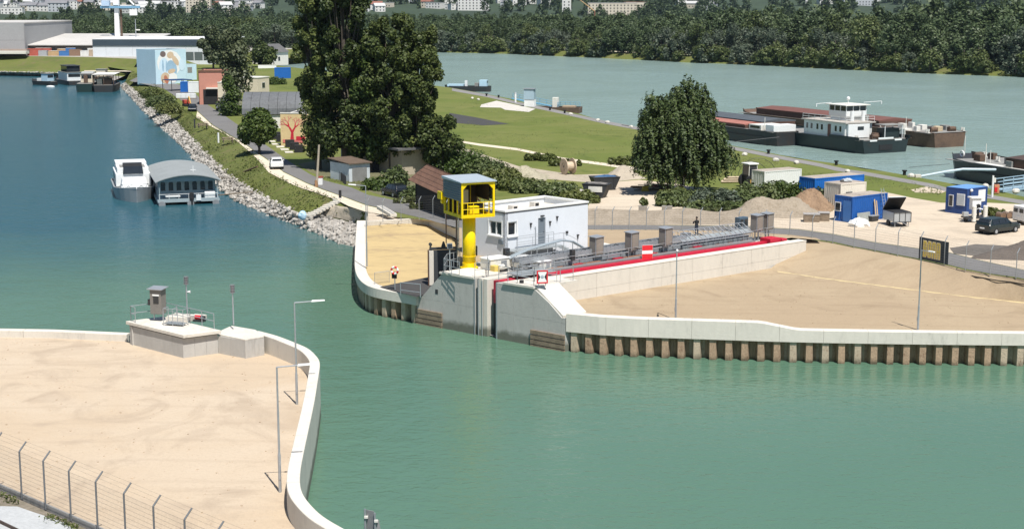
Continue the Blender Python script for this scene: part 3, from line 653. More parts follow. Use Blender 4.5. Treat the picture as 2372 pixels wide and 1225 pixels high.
# ------------------------------------------------------------------ the sliding gate itself
gt = T('sliding_gate', 'red steel sliding flood gate lying in its concrete slot', 'flood gate', G(-4.4,1.8,-4))
def gbox(a0,a1,b0,b1,z0,z1,m,name,par):
    mb = MB(); mb.hexa([G(a0,b0,z0),G(a1,b0,z0),G(a1,b1,z0),G(a0,b1,z0),G(a0,b0,z1),G(a1,b0,z1),G(a1,b1,z1),G(a0,b1,z1)]); return mb.build(name, m, par, world=True)
gbox(-4.6,25.5,1.42,1.98,-1.35,0.36,M_red,'gate_leaf',gt)
gbox(-4.57,25.4,1.43,1.97,-6.5,-1.36,M_black,'lower_leaf',gt)
gbox(-2.0,25.0,1.1,1.41,0.22,0.30,M_red,'side_flange',gt)
gbox(-2.4,24.6,1.99,2.49,0.37,0.49,mat('rail_grey',(0.20,0.20,0.20),0.6,0.15,0.5),'running_rail',gt)
gbox(25.52,26.9,1.1,2.3,0.25,0.62,M_red,'end_buffer',gt)
gbox(26.92,27.6,1.0,1.7,0.3,0.5,M_red,'buffer_arm',gt)
for a in (4.2,8.6,12.4,17.8):
    gbox(a,a+0.9,2.7,3.1,0.2,0.5,M_red,'roller_bracket',gt)
for a in np.arange(0,25,1.6):
    mb = MB(); mb.box(G(a,2.9,0.32), (0.5,0.25,0.2), math.atan2(u.y,u.x)); mb.build('roller', mat('rusty_roller',(0.16,0.07,0.04),0.8,0.3,1.0), gt, world=True)
for (a0,a1) in ((-1.5,3.0),(4.0,7.0),(9.5,13.5)):
    mb = MB(); mb.cyl(G(a0,2.8,0.45), G(a1,2.8,0.45), 0.06, 0.06, 6); mb.build('drive_pipe', mat('copper_pipe',(0.30,0.14,0.08),0.6,0.2,1.0), gt, world=True)

# energy chain and walkway along the gate
ec = T('energy_chain', 'galvanised cable chain and guard rails running along the red gate', 'cable chain', G(0,3.5,0.2))
ang = math.atan2(u.y, u.x)
def link_mesh():
    mb = MB()
    for s in (-1,1): mb.box((0,s*0.42,0),(0.40,0.05,0.34)); mb.box((0.20,s*0.42,0),(0.10,0.07,0.26))
    mb.box((0,0,0.14),(0.10,0.84,0.04)); mb.box((0,0,-0.14),(0.10,0.84,0.04)); return mb.mesh('chain_link', mat('chain_grey',(0.33,0.35,0.37),0.5,0.15,1.0,metal=0.4))
lm = link_mesh(); inv = ec.matrix_basis.inverted()
for (z, a0, a1) in ((1.25,-0.8,17.5),(0.62,1.0,25.0)):
    for a in np.arange(a0, a1, 0.46):
        o = bpy.data.objects.new('chain_link', lm); COL.objects.link(o); o.parent = ec
        o.matrix_basis = inv @ Matrix.Translation(G(a,3.75,z)) @ Matrix.Rotation(ang,4,'Z')
mb = MB()
for b in (3.2,4.3):
    mb.box(G(12.2,b,0.40),(26,0.08,0.14),ang); mb.box(G(8.3,b,1.03),(18.4,0.06,0.06),ang)
    for a in np.arange(-0.8,26,1.5): mb.cyl(G(a,b,0.19), G(a,b,1.05), 0.03, 0.03, 4)
mb.build('chain_trough', M_galv, ec, world=True)
railing(ec, [G(-1.5,2.62,0.2), G(26,2.62,0.2)], 1.05, 2.2, 0.02, rails=(0.98,))
for k, a in enumerate((2.2,5.4,8.9,12.6,15.2,18.4,22.0)):
    gbox(a,a+0.7,4.45,5.1,0.2,0.9+0.25*(k%3),M_galv if k % 2 else M_offw,'junction_box',ec)
    mb = MB(); mb.tube([G(a+0.3,4.4,0.9),G(a+0.5,3.6,1.5),G(a+1.5,3.4,1.1)],0.035,5); mb.build('hose', M_dsteel, ec, world=True)
mb = MB(); mb.tube([G(-1.0,4.55,0.35),G(25.5,4.55,0.35)],0.07,6); mb.build('conduit_pipe', M_galv, ec, world=True)
mb = MB(); mb.tube([G(-1.0,2.95,0.85),G(25.0,2.95,0.85)],0.05,6); mb.build('conduit_pipe', M_galv, ec, world=True)
railing(ec, [G(1.0,4.8,0.2), G(17,4.8,0.2)], 1.1, 1.6, 0.02)
# guard frame (right half)
gf = T('guard_frame', 'galvanised guard cage with slanted grating panels over the end of the gate drive', 'guard frame', G(21,3.6,0.2))
mb = MB()
for a in np.arange(16.6,25.6,0.62):
    mb.cyl(G(a,3.0,0.2), G(a,3.0,1.05), 0.025,0.025,4); mb.cyl(G(a,3.0,1.05), G(a,4.2,1.75), 0.025,0.025,4); mb.cyl(G(a,4.2,0.2), G(a,4.2,1.75), 0.025,0.025,4)
for (b,z) in ((3.0,1.05),(4.2,1.75),(3.6,1.4),(4.2,1.1)): mb.cyl(G(16.6,b,z), G(25.4,b,z), 0.03,0.03,4)
mb.build('frame', M_galv, gf, world=True)
M_grate = mat('light_grating',(0.34,0.37,0.38),0.5,0.2,1.5,metal=0.4)
for i, a in enumerate(np.arange(16.6,25.2,0.62)):
    mb = MB(); mb.hexa([G(a+0.04,3.03,0.95),G(a+0.58,3.03,0.95),G(a+0.58,3.58,1.28),G(a+0.04,3.58,1.28),G(a+0.04,3.03,0.98),G(a+0.58,3.03,0.98),G(a+0.58,3.58,1.31),G(a+0.04,3.58,1.31)]); mb.build('grating_panel', M_grate, gf, world=True)
    mb = MB(); mb.box(G(a+0.31,3.0,0.45),(0.5,0.03,0.42),ang); mb.build('side_panel', M_grate, gf, world=True)
railing(gf, [G(25.8,2.7,0.2), G(27.8,2.7,0.2), G(27.8,4.6,0.2), G(25.8,4.6,0.2)], 1.1, 1.0, 0.02)

# ------------------------------------------------------------------ switch cabinets on posts
M_cab = mat('cabinet_grey',(0.20,0.185,0.165),0.6,0.12,1.0)
def cabinet(px, py, hz, label, wd=0.95, z=0.2):
    q = P(px, py, z); t = T('switch_cabinet', label, 'cabinet', q, ang+R(8), 'cabinets along the gate')
    mb = MB(); mb.cyl((-0.25,0,0),(-0.25,0,hz-1.0),0.06,0.06,6); mb.cyl((0.25,0,0),(0.25,0,hz-1.0),0.06,0.06,6); mb.build('post', M_galv, t)
    mb = MB(); mb.box((0,0,hz-0.3),(wd,0.7,1.45)); mb.build('housing', M_cab, t, bevel=0.02)
    mb = MB(); mb.box((0,-0.362,hz-0.3),(wd*0.78,0.02,1.2)); mb.build('door', mat('cabinet_door',(0.25,0.22,0.185),0.6,0.12,1.0), t)
    mb = MB(); mb.box((0,0,hz+0.46),(wd+0.16,0.86,0.05), rx=R(4)); mb.build('roof_plate', M_galv, t)
    mb = MB()
    for s in (-1,1): mb.box((s*(wd/2+0.012),-0.34,hz-0.3),(0.03,0.05,1.47))
    mb.build('edge_trim', M_galv, t); return t
cabinet(1381,610,1.75,'grey switch cabinet on posts facing the white control building\'s end')
cabinet(1463,600,1.80,'grey switch cabinet on posts beside the red and white striped board')
cabinet(1541,589,1.80,'grey switch cabinet on posts next to the slanted guard cage')
cabinet(1752,557,1.85,'taller grey switch cabinet at the far end of the gate, open side')
cabinet(1776,553,1.85,'rear of two grey cabinets at the far end of the gate')
q = P(1717,541,0.15); t = T('instrument_case', 'small blue grey instrument case on legs near the far end of the gate', 'cabinet', q, ang)
mb = MB(); [mb.cyl((s*0.45,r_*0.25,0),(s*0.45,r_*0.25,0.5),0.04,0.04,5) for s in (-1,1) for r_ in (-1,1)]; mb.build('leg', M_galv, t)
mb = MB(); mb.box((0,0,1.0),(1.15,0.6,1.05)); mb.build('housing', mat('case_blue',(0.07,0.11,0.15),0.5,0.1,1.0), t, bevel=0.02)
for s in (-1,1):
    mb = MB(); mb.box((s*0.28,-0.31,1.05),(0.42,0.03,0.6)); mb.build('window', M_glass, t)

# ------------------------------------------------------------------ white drive housings between tower and landing
def drivebox(a, b, L, W, H, lab, grp=None, z=0.2):
    t = T('drive_housing', lab, 'housing', G(a,b,z), ang, grp)
    mb = MB(); mb.box((0,0,0.12),(L*0.9,W*0.9,0.24)); mb.build('base_frame', M_dsteel, t)
    mb = MB(); mb.box((0,0,0.24+H/2),(L,W,H)); mb.build('casing', M_offw, t, bevel=0.03)
    mb = MB(); mb.box((0,0,0.26+H),(L+0.12,W+0.12,0.06)); mb.build('lid', M_white, t)
    mb = MB(); mb.box((L*0.2,-W/2-0.012,0.24+H*0.5),(L*0.3,0.02,H*0.6)); mb.build('access_panel', M_galv, t)
    return t
drivebox(-1.6,5.6,1.9,1.3,0.85,'white drive housing with flat lid right beside the yellow column')
drivebox(0.7,5.1,1.5,1.2,0.75,'white drive housing between two others in front of the control building')
drivebox(1.2,3.2,1.2,0.9,0.6,'small white drive housing close to the running rail')
t = T('gear_motor', 'yellow gear motor between the column and the white drive housings', 'motor', G(-2.4,4.6,0.2), ang)
mb = MB(); mb.box((0,0,0.35),(0.5,0.6,0.7)); mb.build('gear_case', mat('motor_ochre',(0.62,0.46,0.12),0.5,0.1,1.0), t, bevel=0.04)
mb = MB(); mb.cyl((0.25,0,0.5),(0.85,0,0.5),0.22,0.22,12); mb.build('motor_body', M_offw, t)
mb = MB(); mb.box((0,0,0.03),(0.9,0.8,0.06)); mb.build('base_plate', M_dsteel, t)
# steel deck grating by the slot with rails
t = T('service_walkway', 'galvanised grating walkway with rails crossing the gate slot', 'walkway', G(-2.5,2.0,0.5))
gbox(-3.0,0.4,0.6,2.4,0.66,0.72,M_grate,'grating',t)
railing(t, [G(-2.9,0.7,0.72), G(0.3,0.7,0.72)], 1.05, 1.1, 0.02); railing(t, [G(0.35,0.7,0.72), G(0.35,2.3,0.72)], 1.05, 1.1, 0.02)

# ------------------------------------------------------------------ signs
def board(px, py, z, w_, h_, rz, lab, draw, hb):
    q = P(px, py, z); t = T('sign_board', lab, 'sign', q, rz)
    mb = MB(); [mb.cyl((s*w_*0.3,0.05,0),(s*w_*0.3,0.05,hb+h_),0.03,0.03,5) for s in (-1,1)]; mb.build('post', M_galv, t)
    mb = MB(); mb.box((0,0,hb+h_/2),(w_,0.05,h_)); mb.build('panel', M_white, t)
    for (nm, x, zz, sx, sz, m) in draw:
        mb = MB(); mb.box((x,-0.032,hb+zz),(sx,0.012,sz)); mb.build(nm, m, t)
    return t
M_sred = mat('sign_red',(0.62,0.02,0.03),0.5,0.05,1.0)
q0 = P(1256,666,0.47)
t = board(1256,664,0.47,0.84,0.98,R(12),'square white navigation sign with red border and black arrowheads on the right pier','' and [] or [('border_top',0,0.93,0.84,0.1,M_sred),('border_foot',0,0.05,0.84,0.1,M_sred),('border_side',-0.37,0.49,0.1,0.78,M_sred),('border_side',0.37,0.49,0.1,0.78,M_sred)],0.25)
for s in (-1,1):
    mb = MB(); mb.extr([(s*0.32,-0.028,0.25+0.2),(s*0.32,-0.028,0.25+0.78),(s*0.16,-0.028,0.25+0.49)], (0,-0.012,0)); mb.build('arrowhead', M_black, t)
mb = MB(); mb.sph((0,-0.03,0.25+0.49),0.13,10,6,(1,0.1,1)); mb.build('centre_mark', mat('sign_grey',(0.35,0.4,0.45),0.5,0.1,1), t)
board(1499,604,0.2,0.92,1.15,R(14),'red and white striped no-passage board standing along the gate',[('red_stripe',0,0.93,0.9,0.42,M_sred),('red_stripe',0,0.22,0.9,0.42,M_sred)],0.15)

# ------------------------------------------------------------------ yellow hoist tower
cb = P(1087,622,0.3); CR = R(25)
yt = T('hoist_tower', 'bright yellow hoist tower with round column and grey clad cabin', 'hoist tower', cb)
mb = MB(); mb.cyl((0,0,0.1),(0,0,4.25),0.52,0.52,20); mb.build('column', M_yel, yt, smooth=True)
mb = MB(); mb.cyl((0,0,0.02),(0,0,0.14),0.72,0.72,20); mb.cyl((0,0,0.14),(0,0,0.5),0.56,0.56,20); mb.cyl((0,0,1.0),(0,0,1.06),0.545,0.545,20); mb.build('base_flange', M_yel, yt)
nlq = Q(1069,505,cb.y-1.5); n0 = Vector((nlq.x-cb.x, -1.5, 0)); e1 = Vector((math.cos(CR), math.sin(CR),0)); e2 = Vector((-math.sin(CR), math.cos(CR),0))
CW, CD, CZ0, CZ1 = 2.85, 3.6, 4.25, 6.95
def C(a, b, z): return n0 + e1*a + e2*b + Vector((0,0,z))
def cbox(a0,a1,b0,b1,z0,z1,m,name,z1b=None):
    zb = z1 if z1b is None else z1b
    mb = MB(); mb.hexa([C(a0,b0,z0),C(a1,b0,z0),C(a1,b1,z0),C(a0,b1,z0),C(a0,b0,z1),C(a1,b0,z1),C(a1,b1,zb),C(a0,b1,zb)]); return mb.build(name, m, yt)
for (a,b) in ((0,0),(CW-0.16,0),(0,CD-0.16),(CW-0.16,CD-0.16)): cbox(a,a+0.16,b,b+0.16,CZ0,CZ1,M_yel,'corner_post')
for b in (0,CD-0.16):
    for z in (CZ0,CZ1-0.16): cbox(0.165,CW-0.165,b+0.005,b+0.155,z+0.005,z+0.165,M_yel,'cross_beam')
for a in (0,CW-0.16):
    for z in (CZ0,CZ1-0.16): cbox(a+0.005,a+0.155,0.165,CD-0.165,z+0.005,z+0.165,M_yel,'side_beam')
for s in (0,1):
    mb = MB(); a = 0.16 if s == 0 else CW-0.16; d = 0.38 if s == 0 else -0.38
    mb.extr([C(a,0.02,CZ1-0.16),C(a+d,0.02,CZ1-0.16),C(a,0.02,CZ1-0.54)], e2*0.12); mb.build('corner_brace', M_yel, yt)
for k in range(1,4):
    b = CD*k/4; cbox(0.01,0.11,b,b+0.1,CZ0+0.17,CZ0+1.25,M_yel,'side_post')
mb = MB()
for z in (CZ0+0.6, CZ0+1.1): mb.cyl(C(0.1,0.07,z), C(CW-0.1,0.07,z), 0.03,0.03,6)
for a in (0.55,1.05,1.9,2.35): mb.cyl(C(a,0.07,CZ0+0.15), C(a,0.07,CZ0+1.1), 0.028,0.028,6)
mb.build('front_railing', M_yel, yt)
mb = MB()
for z in (CZ0+0.6, CZ0+1.1): mb.cyl(C(CW-0.07,0.1,z), C(CW-0.07,CD-0.1,z), 0.03,0.03,6)
for b in (0.9,1.8,2.7): mb.cyl(C(CW-0.07,b,CZ0+0.15), C(CW-0.07,b,CZ0+1.1), 0.028,0.028,6)
mb.build('side_railing', M_yel, yt)
cbox(0.0,CW,0.0,CD,CZ0-0.07,CZ0-0.005,M_yel,'floor')
M_inner = mat('cabin_lining',(0.045,0.03,0.018),0.8,0.3,1.5)
cbox(0.17,CW-0.17,CD-0.5,CD-0.45,CZ0,CZ1-0.17,M_inner,'inner_wall'); cbox(CW-0.30,CW-0.26,0.5,CD-0.52,CZ0+1.2,CZ1-0.17,M_inner,'inner_wall'); cbox(0.2,0.24,0.3,CD-0.52,CZ0+1.25,CZ1-0.17,M_inner,'inner_wall')
for k in range(4): cbox(0.55+0.5*k,0.62+0.5*k,CD-0.56,CD-0.51,CZ0+0.1,CZ1-0.2,M_yel,'wall_stud')
M_clad = mat('cladding_grey',(0.12,0.165,0.19),0.5,0.12,0.8)
def corr(pa, pb, z0, z1, n, name):            # horizontally ribbed sheet between two plan points
    mb = MB(); d = (pb-pa); nn = Vector((-d.y,d.x,0)).normalized(); v_ = []; f_ = []
    for i in range(2*n+1):
        z = z0+(z1-z0)*i/(2*n); o = nn*(0.05 if i % 2 else -0.01)
        v_ += [pa+o+Vector((0,0,z)), pb+o+Vector((0,0,z))]
    for i in range(2*n): f_.append((2*i,2*i+1,2*i+3,2*i+2))
    mb.add(v_, f_); return mb.build(name, M_clad, yt, fix=False)
corr(C(-0.02,0,0), C(-0.02,CD,0), CZ0+1.25, CZ1, 8, 'side_sheet')
corr(C(CW+0.02,CD,0), C(CW+0.02,0,0), CZ0+1.25, CZ1, 8, 'side_sheet')
corr(C(0,CD+0.02,0), C(CW,CD+0.02,0), CZ0+1.25, CZ1, 8, 'back_cladding')
mb = MB(); mb.hexa([C(-0.12,-0.12,CZ1+0.01),C(CW+0.12,-0.12,CZ1+0.01),C(CW+0.12,CD+0.12,CZ1+0.01),C(-0.12,CD+0.12,CZ1+0.01),C(-0.12,-0.12,CZ1+0.09),C(CW+0.12,-0.12,CZ1+0.09),C(CW+0.12,CD+0.12,CZ1+0.22),C(-0.12,CD+0.12,CZ1+0.22)])
mb.build('roof', mat('roof_sheet',(0.50,0.56,0.60),0.4,0.08,0.8,metal=0.3), yt)
mb = MB(); mb.box(C(1.25,0.55,CZ0+0.42),(0.8,0.5,0.75),CR); mb.build('winch', M_yel, yt, bevel=0.04)
mb = MB(); mb.cyl(C(1.5,1.4,CZ0+0.6),C(2.4,1.4,CZ0+0.6),0.3,0.3,12); mb.build('rope_drum', M_dsteel, yt)
mb = MB(); mb.box(C(1.0,1.9,CZ0+1.4),(0.6,0.5,1.1),CR); mb.build('control_panel', mat('panel_cream',(0.5,0.46,0.38),0.6,0.1,1), yt)
mb = MB(); mb.box(C(0.1,CD+0.5,CZ0+1.3),(0.55,0.8,0.6),CR); mb.cyl(C(0.1,CD+0.2,CZ0+0.8),C(0.1,CD+0.5,CZ0+0.8),0.2,0.2,8); mb.build('trolley_motor', M_yel, yt)
# ladder up the column
mb = MB()
for s in (-0.2,0.2): mb.cyl((-0.78+s*0.3-0.1,0.35+s,0.1),(-0.78+s*0.3-0.1,0.35+s,5.2),0.025,0.025,4)
for k in range(17): mb.cyl((-0.94,0.15,0.3+k*0.28),(-0.82,0.55,0.3+k*0.28),0.018,0.018,4)
mb.build('ladder', M_galv, yt)
for (a,b) in ((0.15,CD-0.1),(0.15,CD-2.2)):
    mb = MB(); mb.cyl(C(a,b,CZ0),C(a,b,1.75),0.045,0.045,6); mb.build('hoist_rod', mat('rod_brown',(0.12,0.06,0.05),0.6,0.2,1), yt)

# ------------------------------------------------------------------ stop log leaf hanging under the hoist
sq = P(1026,652,-1.1); sl = T('stop_log', 'dark steel stop log leaf hanging in lifting beam under the hoist', 'stop log', (sq.x, sq.y+1.6, -1.6), R(12))
mb = MB(); mb.box((0.1,0,1.55),(1.9,0.4,2.5)); mb.build('leaf', mat('leaf_dark',(0.045,0.05,0.055),0.6,0.15,1), sl, bevel=0.02)
mb = MB(); mb.box((0,0,2.95),(2.3,0.3,0.16)); mb.extr([(-0.2,-0.1,3.03),(0.2,-0.1,3.03),(0.05,-0.1,3.5),(-0.05,-0.1,3.5)],(0,0.2,0)); mb.build('lifting_beam', M_dsteel, sl)
for s in (-1,1):
    mb = MB(); mb.box((s*1.08,0,3.15),(0.12,0.22,0.3)); mb.cyl((s*1.08,-0.12,3.3),(s*1.08,0.12,3.3),0.14,0.14,8); mb.box((s*1.1,0,2.75),(0.14,0.3,0.25)); mb.build('hook', M_dsteel, sl)
mb = MB(); mb.box((-1.05,0.05,1.4),(0.36,0.7,2.8)); mb.build('guide_pillar', M_conc_w, sl)
mb = MB(); mb.box((-1.27,-0.1,1.4),(0.08,0.3,2.9)); mb.build('guide_rail', mat('rail_rust',(0.12,0.07,0.05),0.8,0.3,1), sl)

# ------------------------------------------------------------------ pier top furniture
t = T('floodlight', 'grey floodlight on a pole on the left pier, lens turned away', 'floodlight', P(1042,628,0.46), R(20))
mb = MB(); mb.cyl((0,0,0),(0,0,1.75),0.045,0.045,6); mb.build('pole', M_galv, t)
mb = MB(); mb.box((0,0,1.98),(0.42,0.16,0.42),rx=R(-20)); mb.build('lamp_head', mat('lamp_grey',(0.2,0.22,0.24),0.5,0.1,1), t); mb = MB(); mb.box((0,-0.09,1.98),(0.36,0.03,0.34),rx=R(-20)); mb.build('lens', M_glass, t)
t = T('pier_railing', 'galvanised railing round the left pier top by the yellow column', 'railing', P(1026,630,0.46))
railing(t, [P(1028,632,0.46), P(1064,640,0.46)], 1.1, 0.9, 0.026, rails=(1.0,0.55,0.1)); railing(t, [P(1028,632,0.46), P(1036,620,0.46), P(1066,614,0.46)], 1.1, 0.9, 0.026)
t = T('pier_railing', 'galvanised railing from the yellow column to the gate slot', 'railing', P(1100,640,0.46))
railing(t, [P(1100,642,0.46), P(1132,640,0.46), P(1130,622,0.46)], 1.1, 0.9, 0.024)
# life ring on post and tubular guards on the left quay
t = T('life_ring_post', 'red and white life ring on a post by the left quay guard rail', 'life ring', P(915,672,-1.7), R(-15))
mb = MB(); mb.cyl((0,0,0),(0,0,1.5),0.045,0.045,6); mb.build('post', M_galv, t)
mb = MB(); mb.box((-0.05,0.02,1.2),(0.4,0.12,0.5)); mb.build('holder', M_black, t)
for k in range(8):
    mb = MB(); mb.ring((0.02,-0.1,1.62),0.27,0.085,'Y',3,8,R(44),R(45*k)); mb.build('ring_segment', M_sred if k % 2 else M_white, t)
t = T('quay_guard', 'bent tubular guard rail on the left quay beside the dark asphalt apron', 'guard rail', P(930,684,-1.7))
a, b = P(928,683,-1.72), P(974,689,-1.72); mb = MB()
mb.tube([a, a+Vector((0,0,1.0)), b+Vector((0,0,1.05)), b], 0.035, 6); mb.tube([a+Vector((0,0,0.4)), b+Vector((0,0,0.4))], 0.03, 6); mb.build('rail', M_galv, t, world=True)
t = T('mesh_guard', 'thin wire mesh guard panel on the straw ground by the life ring', 'guard rail', P(868,660,-1.7))
a, b = P(868,658,-1.72), P(902,654,-1.72); mb = MB(); mb.tube([a, a+Vector((0,0,0.95)), b+Vector((0,0,0.95)), b], 0.02, 4)
for k in range(1,14): q = a.lerp(b,k/14); mb.cyl(q,q+Vector((0,0,0.95)),0.006,0.006,3)
for k in range(1,7): mb.cyl(a+Vector((0,0,0.14*k)),b+Vector((0,0,0.14*k)),0.006,0.006,3)
mb.build('mesh', M_galv, t, world=True)

# ------------------------------------------------------------------ white control building
BN = P(1170,487,4.25); BR = P(1362,464.6,4.25); BF = P(1261,451.5,4.25); BL = BN + (BF-BR)
cbld = T('control_building', 'white flat-roofed control building beside the yellow hoist tower', 'building', (BN.x,BN.y,0.2))
M_wall = mat('render_white', (0.66,0.69,0.73), 0.8, 0.04, 0.4, 0.1, bscale=20)
er = (BR-BN); RW = er.length; er.normalize(); el = (BL-BN); LW = el.length; el.normalize()
def B(a, b, z): q = BN + er*a + el*b; return Vector((q.x, q.y, z))
def bbox(a0,a1,b0,b1,z0,z1,m,name,par=None):
    mb = MB(); mb.hexa([B(a0,b0,z0),B(a1,b0,z0),B(a1,b1,z0),B(a0,b1,z0),B(a0,b0,z1),B(a1,b0,z1),B(a1,b1,z1),B(a0,b1,z1)]); return mb.build(name, m, par or cbld, world=True)
# walls with real openings
def wall_open(axis, W, ops, z0, z1, th, m):
    """axis 'r': along er at b=0..th; axis 'l': along el at a=0..th"""
    xs = sorted(set([0.0, W] + [o[0] for o in ops] + [o[1] for o in ops])); zs = sorted(set([z0, z1] + [o[2] for o in ops] + [o[3] for o in ops])); mb = MB()
    for i in range(len(xs)-1):
        j = 0
        while j < len(zs)-1:
            xm = (xs[i]+xs[i+1])/2; zm = (zs[j]+zs[j+1])/2
            if any(o[0]<xm<o[1] and o[2]<zm<o[3] for o in ops): j += 1; continue
            f_ = B if axis == 'r' else (lambda a, b, z: B(b, a, z))
            mb.hexa([f_(xs[i],0,zs[j]),f_(xs[i+1],0,zs[j]),f_(xs[i+1],th,zs[j]),f_(xs[i],th,zs[j]),f_(xs[i],0,zs[j+1]),f_(xs[i+1],0,zs[j+1]),f_(xs[i+1],th,zs[j+1]),f_(xs[i],th,zs[j+1])]); j += 1
    o = mb.build('wall', m, cbld, world=True)
    bm = bmesh.new(); bm.from_mesh(o.data); bmesh.ops.remove_doubles(bm, verts=bm.verts, dist=1e-4); bm.to_mesh(o.data); bm.free(); return o
WZ0, WZ1 = 2.05, 3.22
wall_open('r', RW, [(0.32,1.25,WZ0,WZ1),(3.62,4.45,1.02,3.25)], 0.1, 4.05, 0.3, M_wall)
wall_open('l', LW, [(0.42,1.95,WZ0,WZ1)], 0.1, 4.05, 0.3, M_wall)
bbox(RW-0.3,RW,0.302,LW,0.1,4.05,M_wall,'wall'); bbox(0.302,RW-0.302,LW-0.3,LW,0.1,4.05,M_wall,'wall')
bbox(0.3,RW-0.3,0.3,LW-0.3,3.55,3.62,mat('roof_gravel',(0.62,0.58,0.50),0.95,0.12,1.0,0.4,bscale=20),'flat_roof')
M_cop = mat('coping_metal',(0.70,0.70,0.68),0.5,0.05,1)
for (a0,a1,b0,b1) in ((-0.06,RW+0.06,-0.06,0.40),(-0.06,RW+0.06,LW-0.40,LW+0.06),(-0.06,0.40,0.403,LW-0.403),(RW-0.40,RW+0.06,0.403,LW-0.403)): bbox(a0,a1,b0,b1,4.06,4.2,M_cop,'coping')
for (a0,a1,b0,b1) in ((-0.03,RW+0.03,-0.03,0.0),(-0.03,0.0,0.002,LW+0.03)): bbox(a0,a1,b0,b1,3.96,4.058,M_dsteel,'coping_drip')
def window_r(par, x0, x1, z0, z1, f_, panes):
    fr = MB(); 
    def bx(a0,a1,b0,b1,c0,c1,mbx): mbx.hexa([f_(a0,b0,c0),f_(a1,b0,c0),f_(a1,b1,c0),f_(a0,b1,c0),f_(a0,b0,c1),f_(a1,b0,c1),f_(a1,b1,c1),f_(a0,b1,c1)])
    bx(x0,x1,0.10,0.16,z0,z0+0.09,fr); bx(x0,x1,0.10,0.16,z1-0.09,z1,fr); bx(x0,x0+0.09,0.10,0.16,z0+0.09,z1-0.09,fr); bx(x1-0.09,x1,0.10,0.16,z0+0.09,z1-0.09,fr)
    if panes == 2: m_ = (x0+x1)/2; bx(m_-0.06,m_+0.06,0.10,0.16,z0+0.09,z1-0.09,fr)
    w_ = fr.build('window', M_white, par, world=True)
    g = MB(); bx(x0+0.05,x1-0.05,0.17,0.18,z0+0.05,z1-0.05,g); g.build('pane', M_glass, w_, world=True)
    s_ = MB(); bx(x0-0.1,x1+0.1,-0.14,0.10,z0-0.10,z0-0.002,s_); s_.build('sill', M_white, w_, world=True)
    for (s0, s1) in ((x0-0.1,x0-0.002),(x1+0.002,x1+0.1)): r_ = MB(); bx(s0,s1,-0.03,0.0,z0,z1+0.1,r_); r_.build('surround', M_white, w_, world=True)
window_r(cbld, 0.32,1.25,WZ0,WZ1,B,1); window_r(cbld, 0.42,1.95,WZ0,WZ1,lambda a,b,z: B(b,a,z),2)
d_ = bbox(3.64,4.43,0.08,0.14,1.03,3.23,mat('door_grey',(0.16,0.19,0.22),0.5,0.08,1),'door'); mb = MB(); mb.box(B(4.33,0.04,2.1),(0.12,0.06,0.04),math.atan2(er.y,er.x)); mb.build('handle', M_galv, d_, world=True)
mb = MB(); mb.box(B(4.03,-0.08,3.42),(0.35,0.16,0.1),math.atan2(er.y,er.x)); mb.build('door_lamp', M_dsteel, cbld, world=True)
for (a,z) in ((2.75,2.75),(4.9,2.7),(5.7,3.05),(8.1,1.25)):
    mb = MB(); p0 = B(a,-0.08,z); mb.cyl(p0+Vector((0,0,-0.22)), p0+Vector((0,0,0.12)), 0.03,0.07,6); mb.box(p0+Vector((0,0,0.14)),(0.16,0.16,0.1),math.atan2(er.y,er.x)); mb.build('wall_light', M_dsteel, cbld, world=True)
mb = MB(); mb.box(B(6.85,-0.05,1.75),(0.22,0.1,0.2),math.atan2(er.y,er.x)); mb.build('vent_cap', M_dsteel, cbld, world=True)
mb = MB(); mb.tube([B(3.2,-0.08,2.6),B(3.28,-0.08,2.5),B(3.28,-0.08,0.6)],0.03,5); mb.build('conduit', M_galv, cbld, world=True)
mb = MB(); mb.box(B(-0.06,0.45,1.55),(0.1,0.55,0.34),math.atan2(er.y,er.x)); mb.build('meter_box', mat('box_slate',(0.14,0.17,0.2),0.5,0.1,1), cbld, world=True)
for (a,b) in ((3.0,2.4),(5.9,2.9)):
    o = bbox(a,a+0.6,b,b+0.6,3.63,4.1,mat('vent_pale',(0.6,0.56,0.5),0.7,0.1,1),'roof_vent'); bbox(a+0.12,a+0.5,b-0.02,b-0.005,3.72,4.02,M_black,'vent_opening',o)
# landing with stair and rails in front of the door
ld = T('door_landing', 'galvanised landing with stairs and handrails before the control building door', 'landing', B(3,-0.8,0.2))
bbox(-0.2,5.2,-1.4,-0.05,0.90,0.98,M_grate,'grating',ld)
mb = MB()
for a in (0,1.6,3.4,5.1):
    for b in (-1.35,-0.15): mb.cyl(B(a,b,0.15),B(a,b,0.92),0.04,0.04,5)
mb.build('support_leg', M_galv, ld, world=True)
for k in range(5): bbox(5.25+k*0.3,5.52+k*0.3,-1.35,-0.2,0.80-k*0.15,0.84-k*0.15,M_grate,'tread',ld)
bbox(5.2,6.8,-1.42,-1.37,0.12,0.2,M_galv,'stringer',ld)
railing(ld, [B(0,-1.38,0.98),B(5.2,-1.38,0.98),B(6.8,-1.38,0.2)],1.05,1.7,0.02); railing(ld, [B(0.9,-0.5,0.98),B(4.9,-0.5,0.98)],1.05,4.0,0.02)
M_pipe = mat('pale_blue_pipe',(0.36,0.41,0.44),0.45,0.1,1,metal=0.3)
t = T('cable_duct', 'arched pale galvanised cable duct sweeping up in front of the landing', 'cable duct', G(0.5,4.4,0.2))
mb = MB()
for db in (0,0.28): mb.tube([G(-0.9,5.1+db,1.0),G(0.0,5.1+db,1.35),G(1.4,5.2+db,1.62),G(3.4,5.3+db,1.85),G(5.2,5.4+db,2.0),G(6.4,5.4+db,1.8),G(7.4,5.2+db,1.2),G(8.2,5.0+db,0.55)],0.07,8)
mb.build('duct', M_pipe, t, world=True, smooth=False)
mb = MB()
